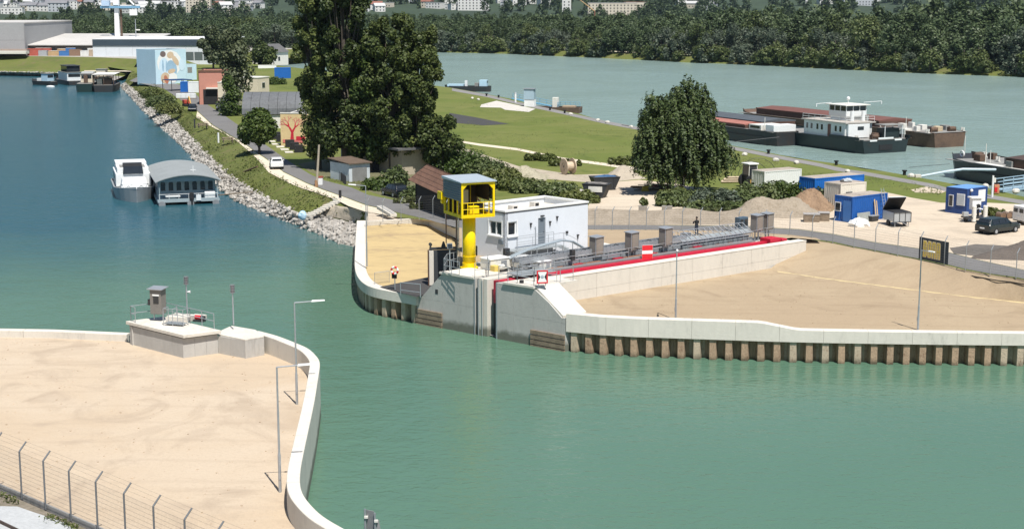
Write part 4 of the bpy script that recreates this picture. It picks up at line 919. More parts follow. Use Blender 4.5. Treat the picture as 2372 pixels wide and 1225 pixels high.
for a,z in ((0.3,1.35),(2.4,1.7),(4.4,1.9),(6.2,1.8)): mb.cyl(G(a,5.25,0.19),G(a,5.25,z),0.04,0.04,5)
mb.build('duct_support', M_galv, t, world=True)
for (nm,a,b,w_,h_,d_,z,lab) in (('signal_box',0.2,6.4,0.5,0.55,0.3,1.0,'dark signal lamp box on a post before the control building corner'),('meter_post',-1.6,8.2,0.35,0.8,0.3,0.9,'grey meter box on a thin post left of the control building corner'),('camera_post',4.1,2.9,0.35,0.9,0.35,0.6,'black tall camera housing on a post by the running rail')):
    t = T(nm, lab, 'signal box', G(a,b,0.2), ang); mb = MB(); mb.cyl((0,0,0),(0,0,z),0.04,0.04,5); mb.build('post', M_galv, t)
    mb = MB(); mb.box((0,0,z+h_/2),(w_,d_,h_)); mb.build('case', M_dsteel, t, bevel=0.03); mb = MB(); mb.box((0,-d_/2-0.01,z+h_*0.6),(w_*0.6,0.02,h_*0.4)); mb.build('lens', M_glass, t)

# ------------------------------------------------------------------ person on the deck behind the guard cage
def person(loc, rz, lab, top, legs, skin, arm='camera'):
    t = T('person', lab, 'person', loc, rz)
    me = bpy.data.meshes.new('body'); 
    J = [(0,0,0.95,.14,.11),(0,0,1.15,.15,.11),(0,-0.01,1.36,.17,.11),(0,0,1.47,.07,.07),(0,-0.01,1.56,.065,.07),   # pelvis..neck
         (0.10,0,0.92,.10,.10),(0.11,-0.03,0.50,.065,.07),(0.12,0.02,0.09,.045,.05),(0.12,-0.14,0.04,.045,.04),
         (-0.10,0,0.92,.10,.10),(-0.11,0.03,0.50,.065,.07),(-0.13,0.05,0.09,.045,.05),(-0.13,-0.11,0.04,.045,.04),
         (0.21,0,1.38,.065,.06),(0.29,-0.12,1.16,.05,.05),(0.14,-0.32,1.32,.038,.038),
         (-0.21,0,1.38,.065,.06),(-0.29,-0.10,1.16,.05,.05),(-0.10,-0.32,1.30,.038,.038)]
    E = [(0,1),(1,2),(2,3),(3,4),(0,5),(5,6),(6,7),(7,8),(0,9),(9,10),(10,11),(11,12),(2,13),(13,14),(14,15),(2,16),(16,17),(17,18)]
    me.from_pydata([j[:3] for j in J], E, []); o = bpy.data.objects.new('body', me); COL.objects.link(o); o.parent = t
    bm = bmesh.new(); bm.from_mesh(me); sk = bm.verts.layers.skin.verify(); bm.verts.ensure_lookup_table()
    for i, j in enumerate(J): bm.verts[i][sk].radius = (j[3], j[4])
    bm.verts[0][sk].use_root = True; bm.to_mesh(me); bm.free()
    md = o.modifiers.new('skin','SKIN'); md.use_smooth_shade = True; o.modifiers.new('sub','SUBSURF').levels = 1; o.modifiers['sub'].render_levels = 2
    m = bpy.data.materials.new('clothes'); m.use_nodes = True; nt = m.node_tree; b = nt.nodes['Principled BSDF']; b.inputs['Roughness'].default_value = 0.9
    tc = nd(nt,'ShaderNodeTexCoord'); sx = nd(nt,'ShaderNodeSeparateXYZ'); nt.links.new(tc.outputs['Object'], sx.inputs[0])
    r = nd(nt,'ShaderNodeValToRGB'); r.color_ramp.interpolation = 'CONSTANT'; e = r.color_ramp.elements; e[0].color = (0.01,0.01,0.01,1); e[1].position = 0.07; e[1].color = legs+(1,); k = e.new(0.52); k.color = top+(1,)
    ml = nd(nt,'ShaderNodeMath',operation='DIVIDE'); ml.inputs[1].default_value = 1.9; nt.links.new(sx.outputs['Z'], ml.inputs[0]); nt.links.new(ml.outputs[0], r.inputs[0]); nt.links.new(r.outputs[0], b.inputs['Base Color']); me.materials.append(m)
    M_sk = mat('skin', skin, 0.6, 0.05, 3)
    mb = MB(); mb.sph((0,-0.02,1.66),0.105,12,9,(0.86,1.0,1.15)); mb.box((0,-0.13,1.65),(0.03,0.03,0.05)); mb.box((0.095,-0.01,1.65),(0.02,0.05,0.06)); mb.box((-0.095,-0.01,1.65),(0.02,0.05,0.06)); mb.build('head', M_sk, t, smooth=True)
    mb = MB(); mb.sph((0,0.01,1.70),0.108,12,7,(0.9,1.02,0.95)); mb.build('hair', mat('hair_dark',(0.02,0.015,0.012),0.8,0.2,4), t, smooth=True)
    for s in (1,-1):
        mb = MB(); c = Vector((s*0.11,-0.35,1.32)); mb.box(c,(0.05,0.07,0.085))
        for k in range(4): p = c+Vector((-s*0.02,-0.03,0.03-0.022*k)); mb.tube([p, p+Vector((-s*0.03,-0.035,0)), p+Vector((-s*0.055,-0.015,0))],0.009,5)
        p = c+Vector((-s*0.01,0.02,0.045)); mb.tube([p,p+Vector((-s*0.02,-0.03,0.03))],0.01,5); mb.build('hand', M_sk, t)
    return t
pq = P(1613,547,0.12); person(pq, R(-150), 'person in dark jacket and dark trousers standing on the deck behind the guard cage', (0.012,0.013,0.016), (0.02,0.03,0.055), (0.45,0.3,0.22))
# ------------------------------------------------------------------ street lamps
def lamp(px, py, z, ptop, arm, alen, lab):
    q = P(px, py, z); h = ZAT(ptop, q.y) - z; t = T('street_lamp', lab, 'street lamp', q, arm, 'lamps on the quay platforms')
    mb = MB(); mb.cyl((0,0,0),(0,0,h*0.30),0.075,0.072,10); mb.cyl((0,0,h*0.30),(0,0,h*0.32),0.07,0.052,10); mb.cyl((0,0,h*0.32),(0,0,h*0.66),0.052,0.05,10); mb.cyl((0,0,h*0.66),(0,0,h),0.045,0.042,10); mb.build('pole', M_galv, t, smooth=False)
    mb = MB(); mb.cyl((0,0,h),(alen*0.62,0,h+0.07),0.035,0.032,8); mb.build('arm', M_galv, t)
    mb = MB(); mb.hexa([(alen*0.55,-0.09,h+0.03),(alen,-0.07,h+0.08),(alen,0.07,h+0.08),(alen*0.55,0.09,h+0.03),(alen*0.57,-0.06,h+0.13),(alen*0.98,-0.05,h+0.15),(alen*0.98,0.05,h+0.15),(alen*0.57,0.06,h+0.13)]); mb.build('lamp_head', M_white, t, bevel=0.015)
    mb = MB(); mb.box((0,-0.085,0.8),(0.1,0.02,0.3)); mb.build('hatch', M_galv, t); return t
lamp(688,936,-2.0,701,R(6),1.75,'galvanised street lamp on near platform, beside the curved end of the parapet')
lamp(649,1139,-2.0,850,R(6),1.75,'galvanised street lamp on near platform, closer to the wire fence')
lamp(1565,741,-1.68,577,R(-95),1.4,'galvanised street lamp behind the quay wall in front of the long chamber wall')
lamp(2126,764,-1.68,580,R(-70),1.5,'galvanised street lamp on the right platform in front of the dark lettered banner')
lamp(850,617,-1.55,431,R(170),1.55,'galvanised street lamp at the straw covered basin platform, arm over the water')

# ------------------------------------------------------------------ control block on the near platform
cbk = T('control_block', 'concrete control block with railed top at the basin end of near platform', 'concrete block', P(425,828,-2.0))
ga, gb, gc, gd, ge = [P(a,b,-2.0) for a,b in ((302,797),(425,829),(506,818),(569,830),(613,822))]
bkw = P(300,744,-1.0); bkr = P(560,742,-1.0); gb2 = (gc-gb).normalized(); ga2 = (gb-ga)
back = Vector((-0.35,1,0)).normalized()
def off(p, k): return p + (gc-gb)*k
pA, pB, pC = ga, gb, gc
pD = gc + (ga-gb)*1.02; pE = ga + (gc-gb)*1.0
def wallpan(p, q_, n, z0, z1, th, m, par):
    d = (q_-p); nn = Vector((-d.y,d.x,0)).normalized()
    for i in range(n):
        a = p.lerp(q_, i/n); b = p.lerp(q_, (i+1)/n) - d.normalized()*0.012
        mb = MB(); mb.hexa([Vector((a.x,a.y,z0)),Vector((b.x,b.y,z0)),Vector((b.x,b.y,z0))+nn*th,Vector((a.x,a.y,z0))+nn*th,Vector((a.x,a.y,z1)),Vector((b.x,b.y,z1)),Vector((b.x,b.y,z1))+nn*th,Vector((a.x,a.y,z1))+nn*th]); mb.build('wall_panel', m, par, world=True)
ZB = -0.68
wallpan(pA, pB, 3, -6.5, ZB, 0.4, M_conc, cbk); wallpan(pB, pC, 3, -6.5, ZB, 0.4, M_conc, cbk)
wallpan(gc, gd, 2, -6.5, -0.82, 0.4, M_conc, cbk); wallpan(gd, ge, 2, -6.5, -0.82, 0.4, M_conc, cbk)
wallpan(pE, pA, 3, -6.5, ZB, 0.4, M_conc, cbk); wallpan(pD, pE, 3, -6.5, ZB, 0.4, M_conc, cbk)
cxy = (pA+pB+pC+pD+pE)/5
def grow(p, k): d = Vector((p.x-cxy.x,p.y-cxy.y,0)); return Vector((p.x,p.y,0)) + d.normalized()*k
slab(cbk, [grow(q,0.28) for q in (pA,pB,pC,pE)], ZB+0.06, ZB+0.28, M_conc_w, 'top_slab', 0.02)
slab(cbk, [grow(q,0.05) for q in (pA,pB,pC,pE)], ZB-0.02, ZB+0.055, M_dsteel, 'shadow_joint')
slab(cbk, [gc+Vector((-0.3,0.4,0)), gd, ge, ge+Vector((-0.9,2.0,0)), gc+Vector((0.4,2.8,0))], -0.815, -0.72, M_conc_w, 'low_slab', 0.02)
TZ = ZB+0.28
railing(cbk, [Vector((q.x,q.y,TZ)) for q in (pA.lerp(pE,0.05), pE, pE.lerp(pC,0.5), pC.lerp(pE,0.06))], 1.05, 1.6, 0.026)
railing(cbk, [Vector((q.x,q.y,TZ)) for q in (pA.lerp(pE,0.05), pA.lerp(pB,0.12))], 1.05, 1.6, 0.026)
for (px,py,w_,d_,h_,m,nm) in ((420,742,1.6,1.2,0.35,M_conc_w,'hatch_plinth'),(460,738,0.9,0.7,0.25,M_conc_w,'hatch_plinth')):
    mb = MB(); q = P(px,py,TZ); mb.box((q.x,q.y,TZ+h_/2),(w_,d_,h_),R(-18)); mb.build(nm, m, cbk, world=True)
t = T('control_cabinet', 'brown grey control cabinet with flat roof on the control block', 'cabinet', P(368,742,TZ), R(-18))
mb = MB(); mb.box((0,0,1.35),(0.85,0.7,1.7)); mb.build('housing', M_cab, t, bevel=0.02)
mb = MB(); mb.box((0,0,2.26),(1.15,0.95,0.05),rx=R(5)); mb.build('roof_plate', M_galv, t)
mb = MB(); mb.box((0.05,-0.36,1.5),(0.4,0.03,0.5)); mb.build('display', M_glass, t); mb = MB(); mb.box((0.05,-0.365,1.82),(0.5,0.05,0.1)); mb.build('display_hood', M_white, t)
for s in (-1,1):
    mb = MB(); mb.cyl((s*0.35,0,0),(s*0.35,0,0.5),0.05,0.05,5); mb.build('leg', M_galv, t)
mb = MB(); mb.box((-0.6,0,1.25),(0.25,0.3,0.4)); mb.build('side_box', M_dsteel, t)
t = T('step_platform', 'galvanised step frame with hand loops beside the brown control cabinet', 'step frame', P(395,752,TZ), R(-18))
mb = MB()
for x in (-0.35,0.35,1.15):
    mb.tube([(x,-0.3,0),(x,-0.3,1.15),(x,0.35,1.15),(x,0.35,0)],0.026,5)
for z in (0.35,0.75,1.15): mb.cyl((-0.35,-0.3,z),(1.15,-0.3,z),0.02,0.02,5)
mb.build('frame', M_galv, t); mb = MB(); mb.box((0.4,0,0.14),(1.4,0.6,0.05)); mb.build('grating', M_grate, t)
for (px,py,pt,lab) in ((434,733,640,'light mast with mesh cage head and side lamp on the control block'),(541,752,659,'light mast with mesh cage head at the railing end of the control block')):
    q = P(px,py,TZ); h = ZAT(pt,q.y)-TZ; t = T('light_mast', lab, 'light mast', q, 0, 'masts on the control block')
    mb = MB(); mb.cyl((0,0,0),(0,0,h-0.55),0.055,0.05,8); mb.build('pole', M_galv, t)
    mb = MB(); mb.cyl((0,0,h-0.55),(0,0,h-0.48),0.14,0.14,8); mb.cyl((0,0,h-0.5),(0,0,h-0.05),0.11,0.13,8); mb.build('signal_lamp', mat('lamp_taupe',(0.16,0.14,0.15),0.6,0.2,2), t)
    mb = MB()
    for k in range(8): a = k*math.pi/4; mb.cyl((0.17*math.cos(a),0.17*math.sin(a),h-0.55),(0.17*math.cos(a),0.17*math.sin(a),h),0.008,0.008,3)
    for z in (h-0.55,h-0.35,h-0.18,h): mb.ring((0,0,z),0.17,0.008,'Z',10,3)
    mb.build('cage', M_galv, t)
    if px < 500:
        mb = MB(); mb.cyl((0.05,-0.05,h*0.62),(0.28,-0.08,h*0.62),0.03,0.1,8); mb.build('side_lamp', M_white, t)
t = T('fire_pump', 'small red pump unit on the control block deck', 'pump', P(462,744,TZ), R(-18))
mb = MB(); mb.box((0,0,0.06),(0.8,0.4,0.12)); mb.build('base', M_dsteel, t); mb = MB(); mb.cyl((-0.3,0,0.28),(0.15,0,0.28),0.15,0.15,10); mb.build('motor', M_sred, t); mb = MB(); mb.cyl((0.16,0,0.28),(0.42,0,0.28),0.18,0.12,10); mb.build('pump_head', M_dsteel, t)

# ------------------------------------------------------------------ wire fences
def fence(name, lab, pts, arm, hgt, m_post, spv, post_r=0.035, bars=10):
    """posts with outward arms, welded wire panels between them; pts are post feet"""
    f0 = T(name, lab, 'fence', pts[0]); inv = f0.matrix_basis.inverted(); arm = Vector(arm)
    pm = MB(); pm.cyl((0,0,0),(0,0,hgt),post_r,post_r,6); pm.cyl((0,0,hgt),Vector((0,0,hgt))+arm,post_r,post_r*0.9,6); pme = pm.mesh('post', m_post)
    for q in pts:
        o = bpy.data.objects.new('post', pme); COL.objects.link(o); o.parent = f0; o.matrix_basis = inv @ Matrix.Translation(q)
    for a, b in zip(pts[:-1], pts[1:]):
        mb = MB(); L = (b-a).length
        for k in range(bars): z = 0.05+(hgt-0.08)*k/(bars-1); mb.cyl(a+Vector((0,0,z)), b+Vector((0,0,z)), 0.0055,0.0055,3,False)
        n = int(L/spv)
        for k in range(1,n): q = a.lerp(b,k/n); mb.cyl(q, q+Vector((0,0,hgt-0.02)), 0.0028,0.0028,3,False)
        for k in (0.35,0.68,0.98): mb.cyl(a+Vector((0,0,hgt))+arm*k, b+Vector((0,0,hgt))+arm*k, 0.004,0.004,3,False)
        mb.build('wire_panel', M_wire, f0, world=True, kind='stuff', fix=False)
    return f0
M_wire = mat('fence_wire',(0.20,0.20,0.19),0.6,0.2,2,metal=0.3)
M_post = mat('fence_post',(0.17,0.18,0.19),0.55,0.15,2,metal=0.3)
M_postg = mat('fence_post_galvanised',(0.33,0.35,0.36),0.5,0.15,2,metal=0.4)
nfb = [(-110,1083),(-58,1107),(-5,1131),(51,1155),(106,1179),(165,1205),(227,1232),(292,1262),(360,1294),(432,1328),(505,1362),(590,1400)]
nf = PL(nfb, -1.75)
fence('wire_fence', 'galvanised wire fence with angled post tops along the near tan platform', nf, (0.28,0.22,0.42), 2.3, M_post, 0.10, 0.042, 12)
t = T('fence_plinth', 'grey concrete plinth strip under the near wire fence', 'plinth', nf[3])
for a, b in zip(nf[:-1], nf[1:]):
    d = (b-a).normalized(); n_ = Vector((-d.y,d.x,0)); mb = MB(); a1 = a+n_*0.1; b1 = b+n_*0.1-d*0.02
    mb.hexa([a1+Vector((0,0,-0.6)),b1+Vector((0,0,-0.6)),b1+n_*0.12+Vector((0,0,-0.6)),a1+n_*0.12+Vector((0,0,-0.6)),a1+Vector((0,0,0.16)),b1+Vector((0,0,0.16)),b1+n_*0.12+Vector((0,0,0.16)),a1+n_*0.12+Vector((0,0,0.16))]); mb.build('plinth_board', M_conc_d, t, world=True)
vg = [q+Vector((-0.05,-0.05,0)) for q in nf]
sheet('near_verge', [(q.x,q.y) for q in vg] + [(60,30),(-80,30),(-80,60)], -1.78, mat('weedy_soil',(0.20,0.17,0.13),0.95,0.3,0.6,0.8,col2=(0.10,0.10,0.05),bscale=5))
sheet('service_strip', XY([(-60,1170),(40,1172),(80,1186),(140,1205),(240,1262),(150,1330),(-120,1225)],-1.765), -1.765, mat('strip_concrete',(0.42,0.43,0.43),0.9,0.15,0.8,0.3))
t = T('crane_rail', 'dark steel rail sunk beside the pale concrete strip below the fence', 'rail', P(0,1208,-1.75))
a, b = P(-60,1178,-1.70), P(140,1274,-1.70); mb = MB(); d=(b-a).normalized(); n_=Vector((-d.y,d.x,0)); mb.extr([a-n_*0.06+Vector((0,0,-0.1)),a+n_*0.06+Vector((0,0,-0.1)),a+n_*0.04+Vector((0,0,0.05)),a-n_*0.04+Vector((0,0,0.05))], b-a); mb.build('rail_head', mat('rail_brown',(0.06,0.04,0.03),0.6,0.2,1), t, world=True)
# two steel plates with posts standing in the water below the parapet
t = T('steel_plate', 'grey steel plate with two posts rising at the water edge below the parapet', 'steel plate', P(850,1262,-2.2))
M_plate = mat('plate_grey',(0.27,0.27,0.27),0.6,0.12,1.5)
a0 = Q(845,1178,P(850,1262,-2.2).y); b0 = Q(868,1187,P(850,1262,-2.2).y-0.3)
for q in (a0,b0):
    mb = MB(); mb.cyl((q.x,q.y,-6),(q.x,q.y,q.z),0.045,0.045,6); mb.build('post', M_galv, t, world=True)
    mb = MB(); mb.box((q.x+0.06,q.y-0.05,q.z-0.35),(0.16,0.1,0.10)); mb.build('clamp', M_offw, t, world=True)
mb = MB(); mb.extr([Vector((a0.x+0.05,a0.y+0.05,-6)),Vector((b0.x-0.03,b0.y+0.05,-6)),Vector((b0.x-0.03,b0.y+0.05,b0.z+0.05)),Vector((a0.x+0.05,a0.y+0.05,a0.z-0.05))],(0,0.03,0)); mb.build('plate', M_plate, t, world=True)
mb = MB(); mb.extr([Vector((b0.x+0.05,b0.y+0.03,-6)),Vector((b0.x+0.9,b0.y-0.1,-6)),Vector((b0.x+0.18,b0.y+0.03,b0.z-0.35)),Vector((b0.x+0.05,b0.y+0.03,b0.z-0.3))],(0,0.03,0)); mb.build('brace_plate', M_plate, t, world=True)

# fence beside the road, with the lettered banner
fr = GL([(1032,521),(1062,531),(1110,533),(1160,534),(1215,535),(1270,536),(1325,537),(1378,537.5),(1418,538),(1457,538),(1497,538.5),(1538,539),(1580,539.5),(1622,540),(1666,541),(1711,542.5),(1770,546),(1829,550),(1881,556.5),(1929,563.5),(1978,573.5),(2027,582.5),(2079,592.5),(2132,602.5),(2187,614),(2236,627),(2293,637),(2353,645.5),(2415,657),(2480,670)])
fence('road_fence', 'galvanised wire fence with angled posts along the grey road', fr, (0.22,0.12,0.4), 2.0, M_postg, 0.14, 0.04, 10)
fence('corner_fence', 'short wire fence on the gravel fan behind the straw covered platform', [P(a,b,-0.45) for a,b in ((852,512),(887,514),(929,512),(971,510),(1003,508),(1032,519))], (0.22,0.1,0.4), 2.0, M_postg, 0.16, 0.035, 9)
bp, bq = PG(2129,601), PG(2197,615.5)
t = T('banner', 'dark navy banner with yellow block letters hung on the road fence', 'banner', bp)
bx_ = (bq-bp); BL_ = bx_.length; bx_.normalize(); bn_ = Vector((bx_.y,-bx_.x,0))
def BP(a, z, o=0.0): return Vector((bp.x,bp.y,bp.z)) + bx_*a + bn_*(0.06+o) + Vector((0,0,z))
ht_ = 1.85
def panel(a0,a1,z0,z1,o,m,name):
    mb = MB(); mb.extr([BP(a0,z0,o),BP(a1,z0,o),BP(a1,z1,o),BP(a0,z1,o)], bn_*0.008); return mb.build(name, m, t, world=True)
panel(0,BL_,0.08,0.08+ht_,0.0,mat('banner_navy',(0.014,0.032,0.052),0.6,0.15,1),'cloth')
M_by = mat('banner_yellow',(0.92,0.72,0.10),0.6,0.06,2); M_bc = mat('banner_cream',(0.86,0.72,0.46),0.6,0.06,2)
LH = 1.32; lw = 0.40; x0 = BL_*0.15; zb = 0.36
def stroke(pts, L0, m, o, g=0.0):
    for (a0,a1,z0,z1) in pts: panel(L0+a0*lw-g, L0+a1*lw+g, zb+z0*LH-g, zb+z1*LH+g, o, m, 'letter_stroke')
Bs = [(0,0.34,0,1),(0.34,0.8,0.84,1),(0.34,0.8,0.44,0.58),(0.34,0.8,0,0.14),(0.66,1.0,0.56,0.9),(0.66,1.0,0.08,0.48)]
Os = [(0,0.34,0.06,0.94),(0.66,1,0.06,0.94),(0.14,0.86,0.86,1),(0.14,0.86,0,0.14)]
As = [(0,0.34,0,0.94),(0.66,1,0,0.94),(0.14,0.86,0.86,1),(0.34,0.66,0.38,0.52)]
for i, g_ in enumerate((Bs,Os,As,As)):
    stroke(g_, x0+i*(lw+0.115), M_bc, 0.010, 0.045); stroke(g_, x0+i*(lw+0.115), M_by, 0.020, -0.02)

# stair and weeds below the gravel verge
t = T('bank_stair', 'row of pale stone steps down the grass bank to the water', 'stair', PG(783,465))
for k in range(10):
    a = P(782,468,-1.3).lerp(P(715,502,-2.9), k/9); mb = MB(); mb.box(a+Vector((0,0,0.08)),(1.1,0.42,0.22),R(-40)); mb.build('step', M_conc_w, t, world=True)
t = T('concrete_beam', 'long pale concrete beam lying on the gravel beside the road', 'beam', P(885,490,-0.2))
a, b = P(880,484,-0.1), P(912,503,-0.35); mb = MB(); d = (b-a).normalized(); n_ = Vector((-d.y,d.x,0))*0.35
mb.hexa([a-n_,a+n_,b+n_,b-n_]+[q+Vector((0,0,0.35)) for q in (a-n_,a+n_,b+n_,b-n_)]); mb.build('beam_body', M_conc_w, t, world=True, bevel=0.04)
mb = MB(); mb.hexa([q+Vector((0,0,0.352)) for q in (a-n_*0.55,a+n_*0.55,b+n_*0.55,b-n_*0.55)]+[q+Vector((0,0,0.37)) for q in (a-n_*0.55,a+n_*0.55,b+n_*0.55,b-n_*0.55)]); mb.build('beam_groove', M_conc_d, t, world=True)

# ------------------------------------------------------------------ riprap stones on the harbour shore
def stone_mesh(i):
    random.seed(100+i); mb = MB(); mb.sph((0,0,0),0.5,6,4,(rnd(.8,1.2),rnd(.7,1.1),rnd(.5,.8)),0.22); return mb.mesh('stone', M_stone)
sm = [stone_mesh(i) for i in range(8)]; random.seed(11)
wa = resample(water_l, 200); ra = resample(rock_l, 200); spots = []
for i in range(6500):
    s = random.random(); k = int(s*199); tt = rnd(-0.05,1.05); q = wa[k].lerp(ra[k], tt)
    if i % 5 == 0: q = be_w[2].lerp(be_w[4], s).lerp(be_s[2].lerp(be_s[4], s), tt)
    spots.append((q.y, q.x+rnd(-.4,.4), q.y+rnd(-.4,.4), q.z+rnd(-0.05,0.18), rnd(0.25,0.70)))
spots.sort(); rest = MB()
for n_, (_, x, y, z, s_) in enumerate(spots):
    if n_ < 290:
        o = bpy.data.objects.new('stone', random.choice(sm)); COL.objects.link(o); o.parent = rb; o.location = (x,y,z); o.rotation_euler = (rnd(0,6),rnd(0,6),rnd(0,6)); o.scale = (s_,)*3
    else:
        me = random.choice(sm); M_ = Matrix.Translation((x,y,z)) @ Matrix.Rotation(rnd(0,6),4,'Z') @ Matrix.Rotation(rnd(0,6),4,'X') @ Matrix.Scale(s_,4)
        rest.add([M_ @ v_.co for v_ in me.vertices], [tuple(p.vertices) for p in me.polygons])
rest.build('riprap', M_stone, rb, kind='stuff', fix=False)
# ------------------------------------------------------------------ containers
def frame2(p0, p1):
    d = Vector((p1.x-p0.x, p1.y-p0.y, 0)); return math.atan2(d.y, d.x)
def container(name, lab, cat, q, rz, L, W, H, m, grp=None, ribs=True, roofm=None, rust=None):
    """local x along the long side that starts at q, y to the back; corrugated walls, frame posts, roof"""
    t = T(name, lab, cat, q, rz, grp); roofm = roofm or m
    def wallc(p0, p1, nm):
        p0 = Vector(p0); p1 = Vector(p1); d = p1-p0; n_ = Vector((d.y,-d.x,0)).normalized(); k = max(4, int(d.length/0.28)); vs = []; fs = []
        for i in range(2*k+1):
            o = n_*(0.0 if (i//1) % 2 else -0.045); q_ = p0+d*(i/(2*k))+o; vs += [q_+Vector((0,0,0.14)), q_+Vector((0,0,H-0.12))]
        for i in range(2*k): fs.append((2*i,2*i+2,2*i+3,2*i+1))
        MB().add(vs, fs).build(nm, m, t, fix=False)
    if ribs:
        wallc((0.08,0.02,0),(L-0.08,0.02,0),'side_wall'); wallc((L-0.08,W-0.02,0),(0.08,W-0.02,0),'side_wall'); wallc((0.02,W-0.08,0),(0.02,0.08,0),'end_wall'); wallc((L-0.02,0.08,0),(L-0.02,W-0.08,0),'end_wall')
    else:
        mb = MB(); mb.box((L/2,W/2,H/2),(L-0.04,W-0.04,H-0.1)); mb.build('wall', m, t)
    mb = MB()
    for x in (0.05,L-0.05):
        for y in (0.05,W-0.05): mb.box((x,y,H/2),(0.1,0.1,H))
    for z in (0.07,H-0.06):
        for y in (0.052,W-0.052): mb.box((L/2,y,z),(L-0.2,0.09,0.12))
        for x in (0.052,L-0.052): mb.box((x,W/2,z),(0.09,W-0.2,0.12))
    mb.build('corner_frame', m, t)
    mb = MB(); mb.box((L/2,W/2,H-0.01),(L-0.1,W-0.1,0.04)); mb.build('roof', roofm, t); return t
M_rroof = mat('dusty_roof',(0.36,0.31,0.26),0.9,0.2,0.6,col2=(0.20,0.15,0.12),amt=0.4)
c0, c1, c2 = PG(1973,517), PG(2054,506), PG(1927,514.5); L1 = (c1-c0).length; W1 = (c2-c0).length
t1 = container('workshop_container', 'blue workshop container with ladder and boards leaning on its side', 'container', c0, frame2(c0,c1), L1, min(2.6,max(2.2,W1)), 2.55, M_blue, None, True, M_rroof)
for k in range(4):
    mb = MB(); mb.box((-0.03,0.62,2.0-k*0.42),(0.03,0.75,0.25)); mb.build('sticker', [M_white,M_offw,mat('sticker_blue',(0.2,0.35,0.6),0.5,0.2,2),M_offw][k], t1)
mb = MB(); mb.box((-0.04,1.75,1.45),(0.06,0.6,0.75)); w_ = mb.build('window', M_glass, t1); mb = MB(); mb.box((-0.045,1.75,1.45),(0.04,0.74,0.9)); mb.build('window_frame', M_white, t1)
mb = MB(); mb.box((-0.035,0.62,1.1),(0.03,0.95,2.05)); mb.build('door', mat('door_blue',(0.05,0.16,0.42),0.5,0.1,1), t1)
mi = t1.matrix_basis
def onside(a, y, z): return mi @ Vector((a,y,z))
t = T('ladder', 'aluminium ladder leaning on the blue workshop container', 'ladder', onside(L1*0.82,-0.75,0), frame2(c0,c1)); mb = MB()
for s in (-0.2,0.2): mb.cyl((s,0,0),(s,0.70,3.1),0.03,0.03,4)
mb.build('stile', M_galv, t); 
for k in range(10):
    mb = MB(); f_ = 0.07+k*0.095; mb.cyl((-0.2,0.70*f_,3.1*f_),(0.2,0.70*f_,3.1*f_),0.018,0.018,4); mb.build('rung', M_galv, t)
for k, (a, w2, h2, m, nm, lab) in enumerate(((0.60,0.16,2.1,mat('fresh_wood',(0.55,0.40,0.22),0.8,0.15,2),'timber_plank','pale timber plank leaning on the blue workshop container by the ladder'),(0.655,0.12,1.95,mat('fresh_wood',(0.55,0.40,0.22)),'timber_plank','narrow timber plank leaning beside a wider one on the blue container'),(0.28,1.9,0.95,mat('grey_board',(0.30,0.32,0.30),0.8,0.2,1),'panel_board','wide grey board leaning low against the blue workshop container'),(0.50,0.9,0.75,M_dsteel,'wheel_tub','dark tub resting at the foot of the blue workshop container'))):
    t = T(nm, lab, 'board' if k != 3 else 'tub', onside(L1*a,-0.45,0), frame2(c0,c1)); mb = MB()
    if k == 3:
        mb.box((0,0,0.3),(0.9,0.5,0.5),tx=1.15,ty=1.2); mb.build('tub', m, t); mb = MB(); mb.box((0,0,0.57),(1.1,0.64,0.05)); mb.build('rim', M_galv, t)
    else:
        mb.box((0,0.2,h2/2),(w2,0.04,h2),rx=R(-9)); mb.build('plank', m, t, bevel=0.01)
def whitecont(c0, c1, L, W, H, lab, m, nm='storage_container'):
    a, b = PG(*c0), PG(*c1); return container(nm, lab, 'container', a, frame2(a,b), L or (b-a).length, W, H, m, None, True, M_rroof)
M_cwhite = mat('container_white',(0.62,0.58,0.50),0.7,0.1,0.8,col2=(0.42,0.36,0.28),amt=0.3)
tw = whitecont((1946,482),(2005,476),None,2.4,2.5,'cream corrugated container with yellow plate behind the blue workshop container',M_cwhite)
mb = MB(); mb.box((1.2,-0.03,1.15),(0.75,0.03,0.6)); mb.build('plate', mat('plate_yellow',(0.65,0.45,0.03),0.5,0.1,1), tw); mb = MB(); mb.box((1.2,-0.025,1.5),(0.9,0.03,0.2)); mb.build('plate_head', M_dsteel, tw)
whitecont((1886,470),(2000,459),None,2.4,2.6,'long bright blue container standing behind the cream one', mat('container_bright_blue',(0.01,0.13,0.45),0.5,0.12,0.8))
ttr = whitecont((1770,437),(1856,430),None,2.3,2.0,'plain white box container beyond the bushes next to the loader', mat('container_plain_white',(0.72,0.72,0.70),0.6,0.06,0.8))
# rolled tarpaulin on the cream container
t = T('tarpaulin_bundle', 'pale grey tarpaulin bundle lying on the cream container roof', 'tarpaulin', tw.matrix_basis @ Vector((1.9,1.0,2.51)))
mb = MB(); mb.sph((0,0,0.18),0.5,9,5,(1.2,0.7,0.45),0.15); mb.build('bundle', mat('tarp_grey',(0.42,0.45,0.47),0.7,0.15,2), t); mb = MB(); mb.sph((-0.55,-0.1,0.14),0.25,7,5,(1,0.8,0.6),0.15); mb.build('fold', M_dsteel, t)
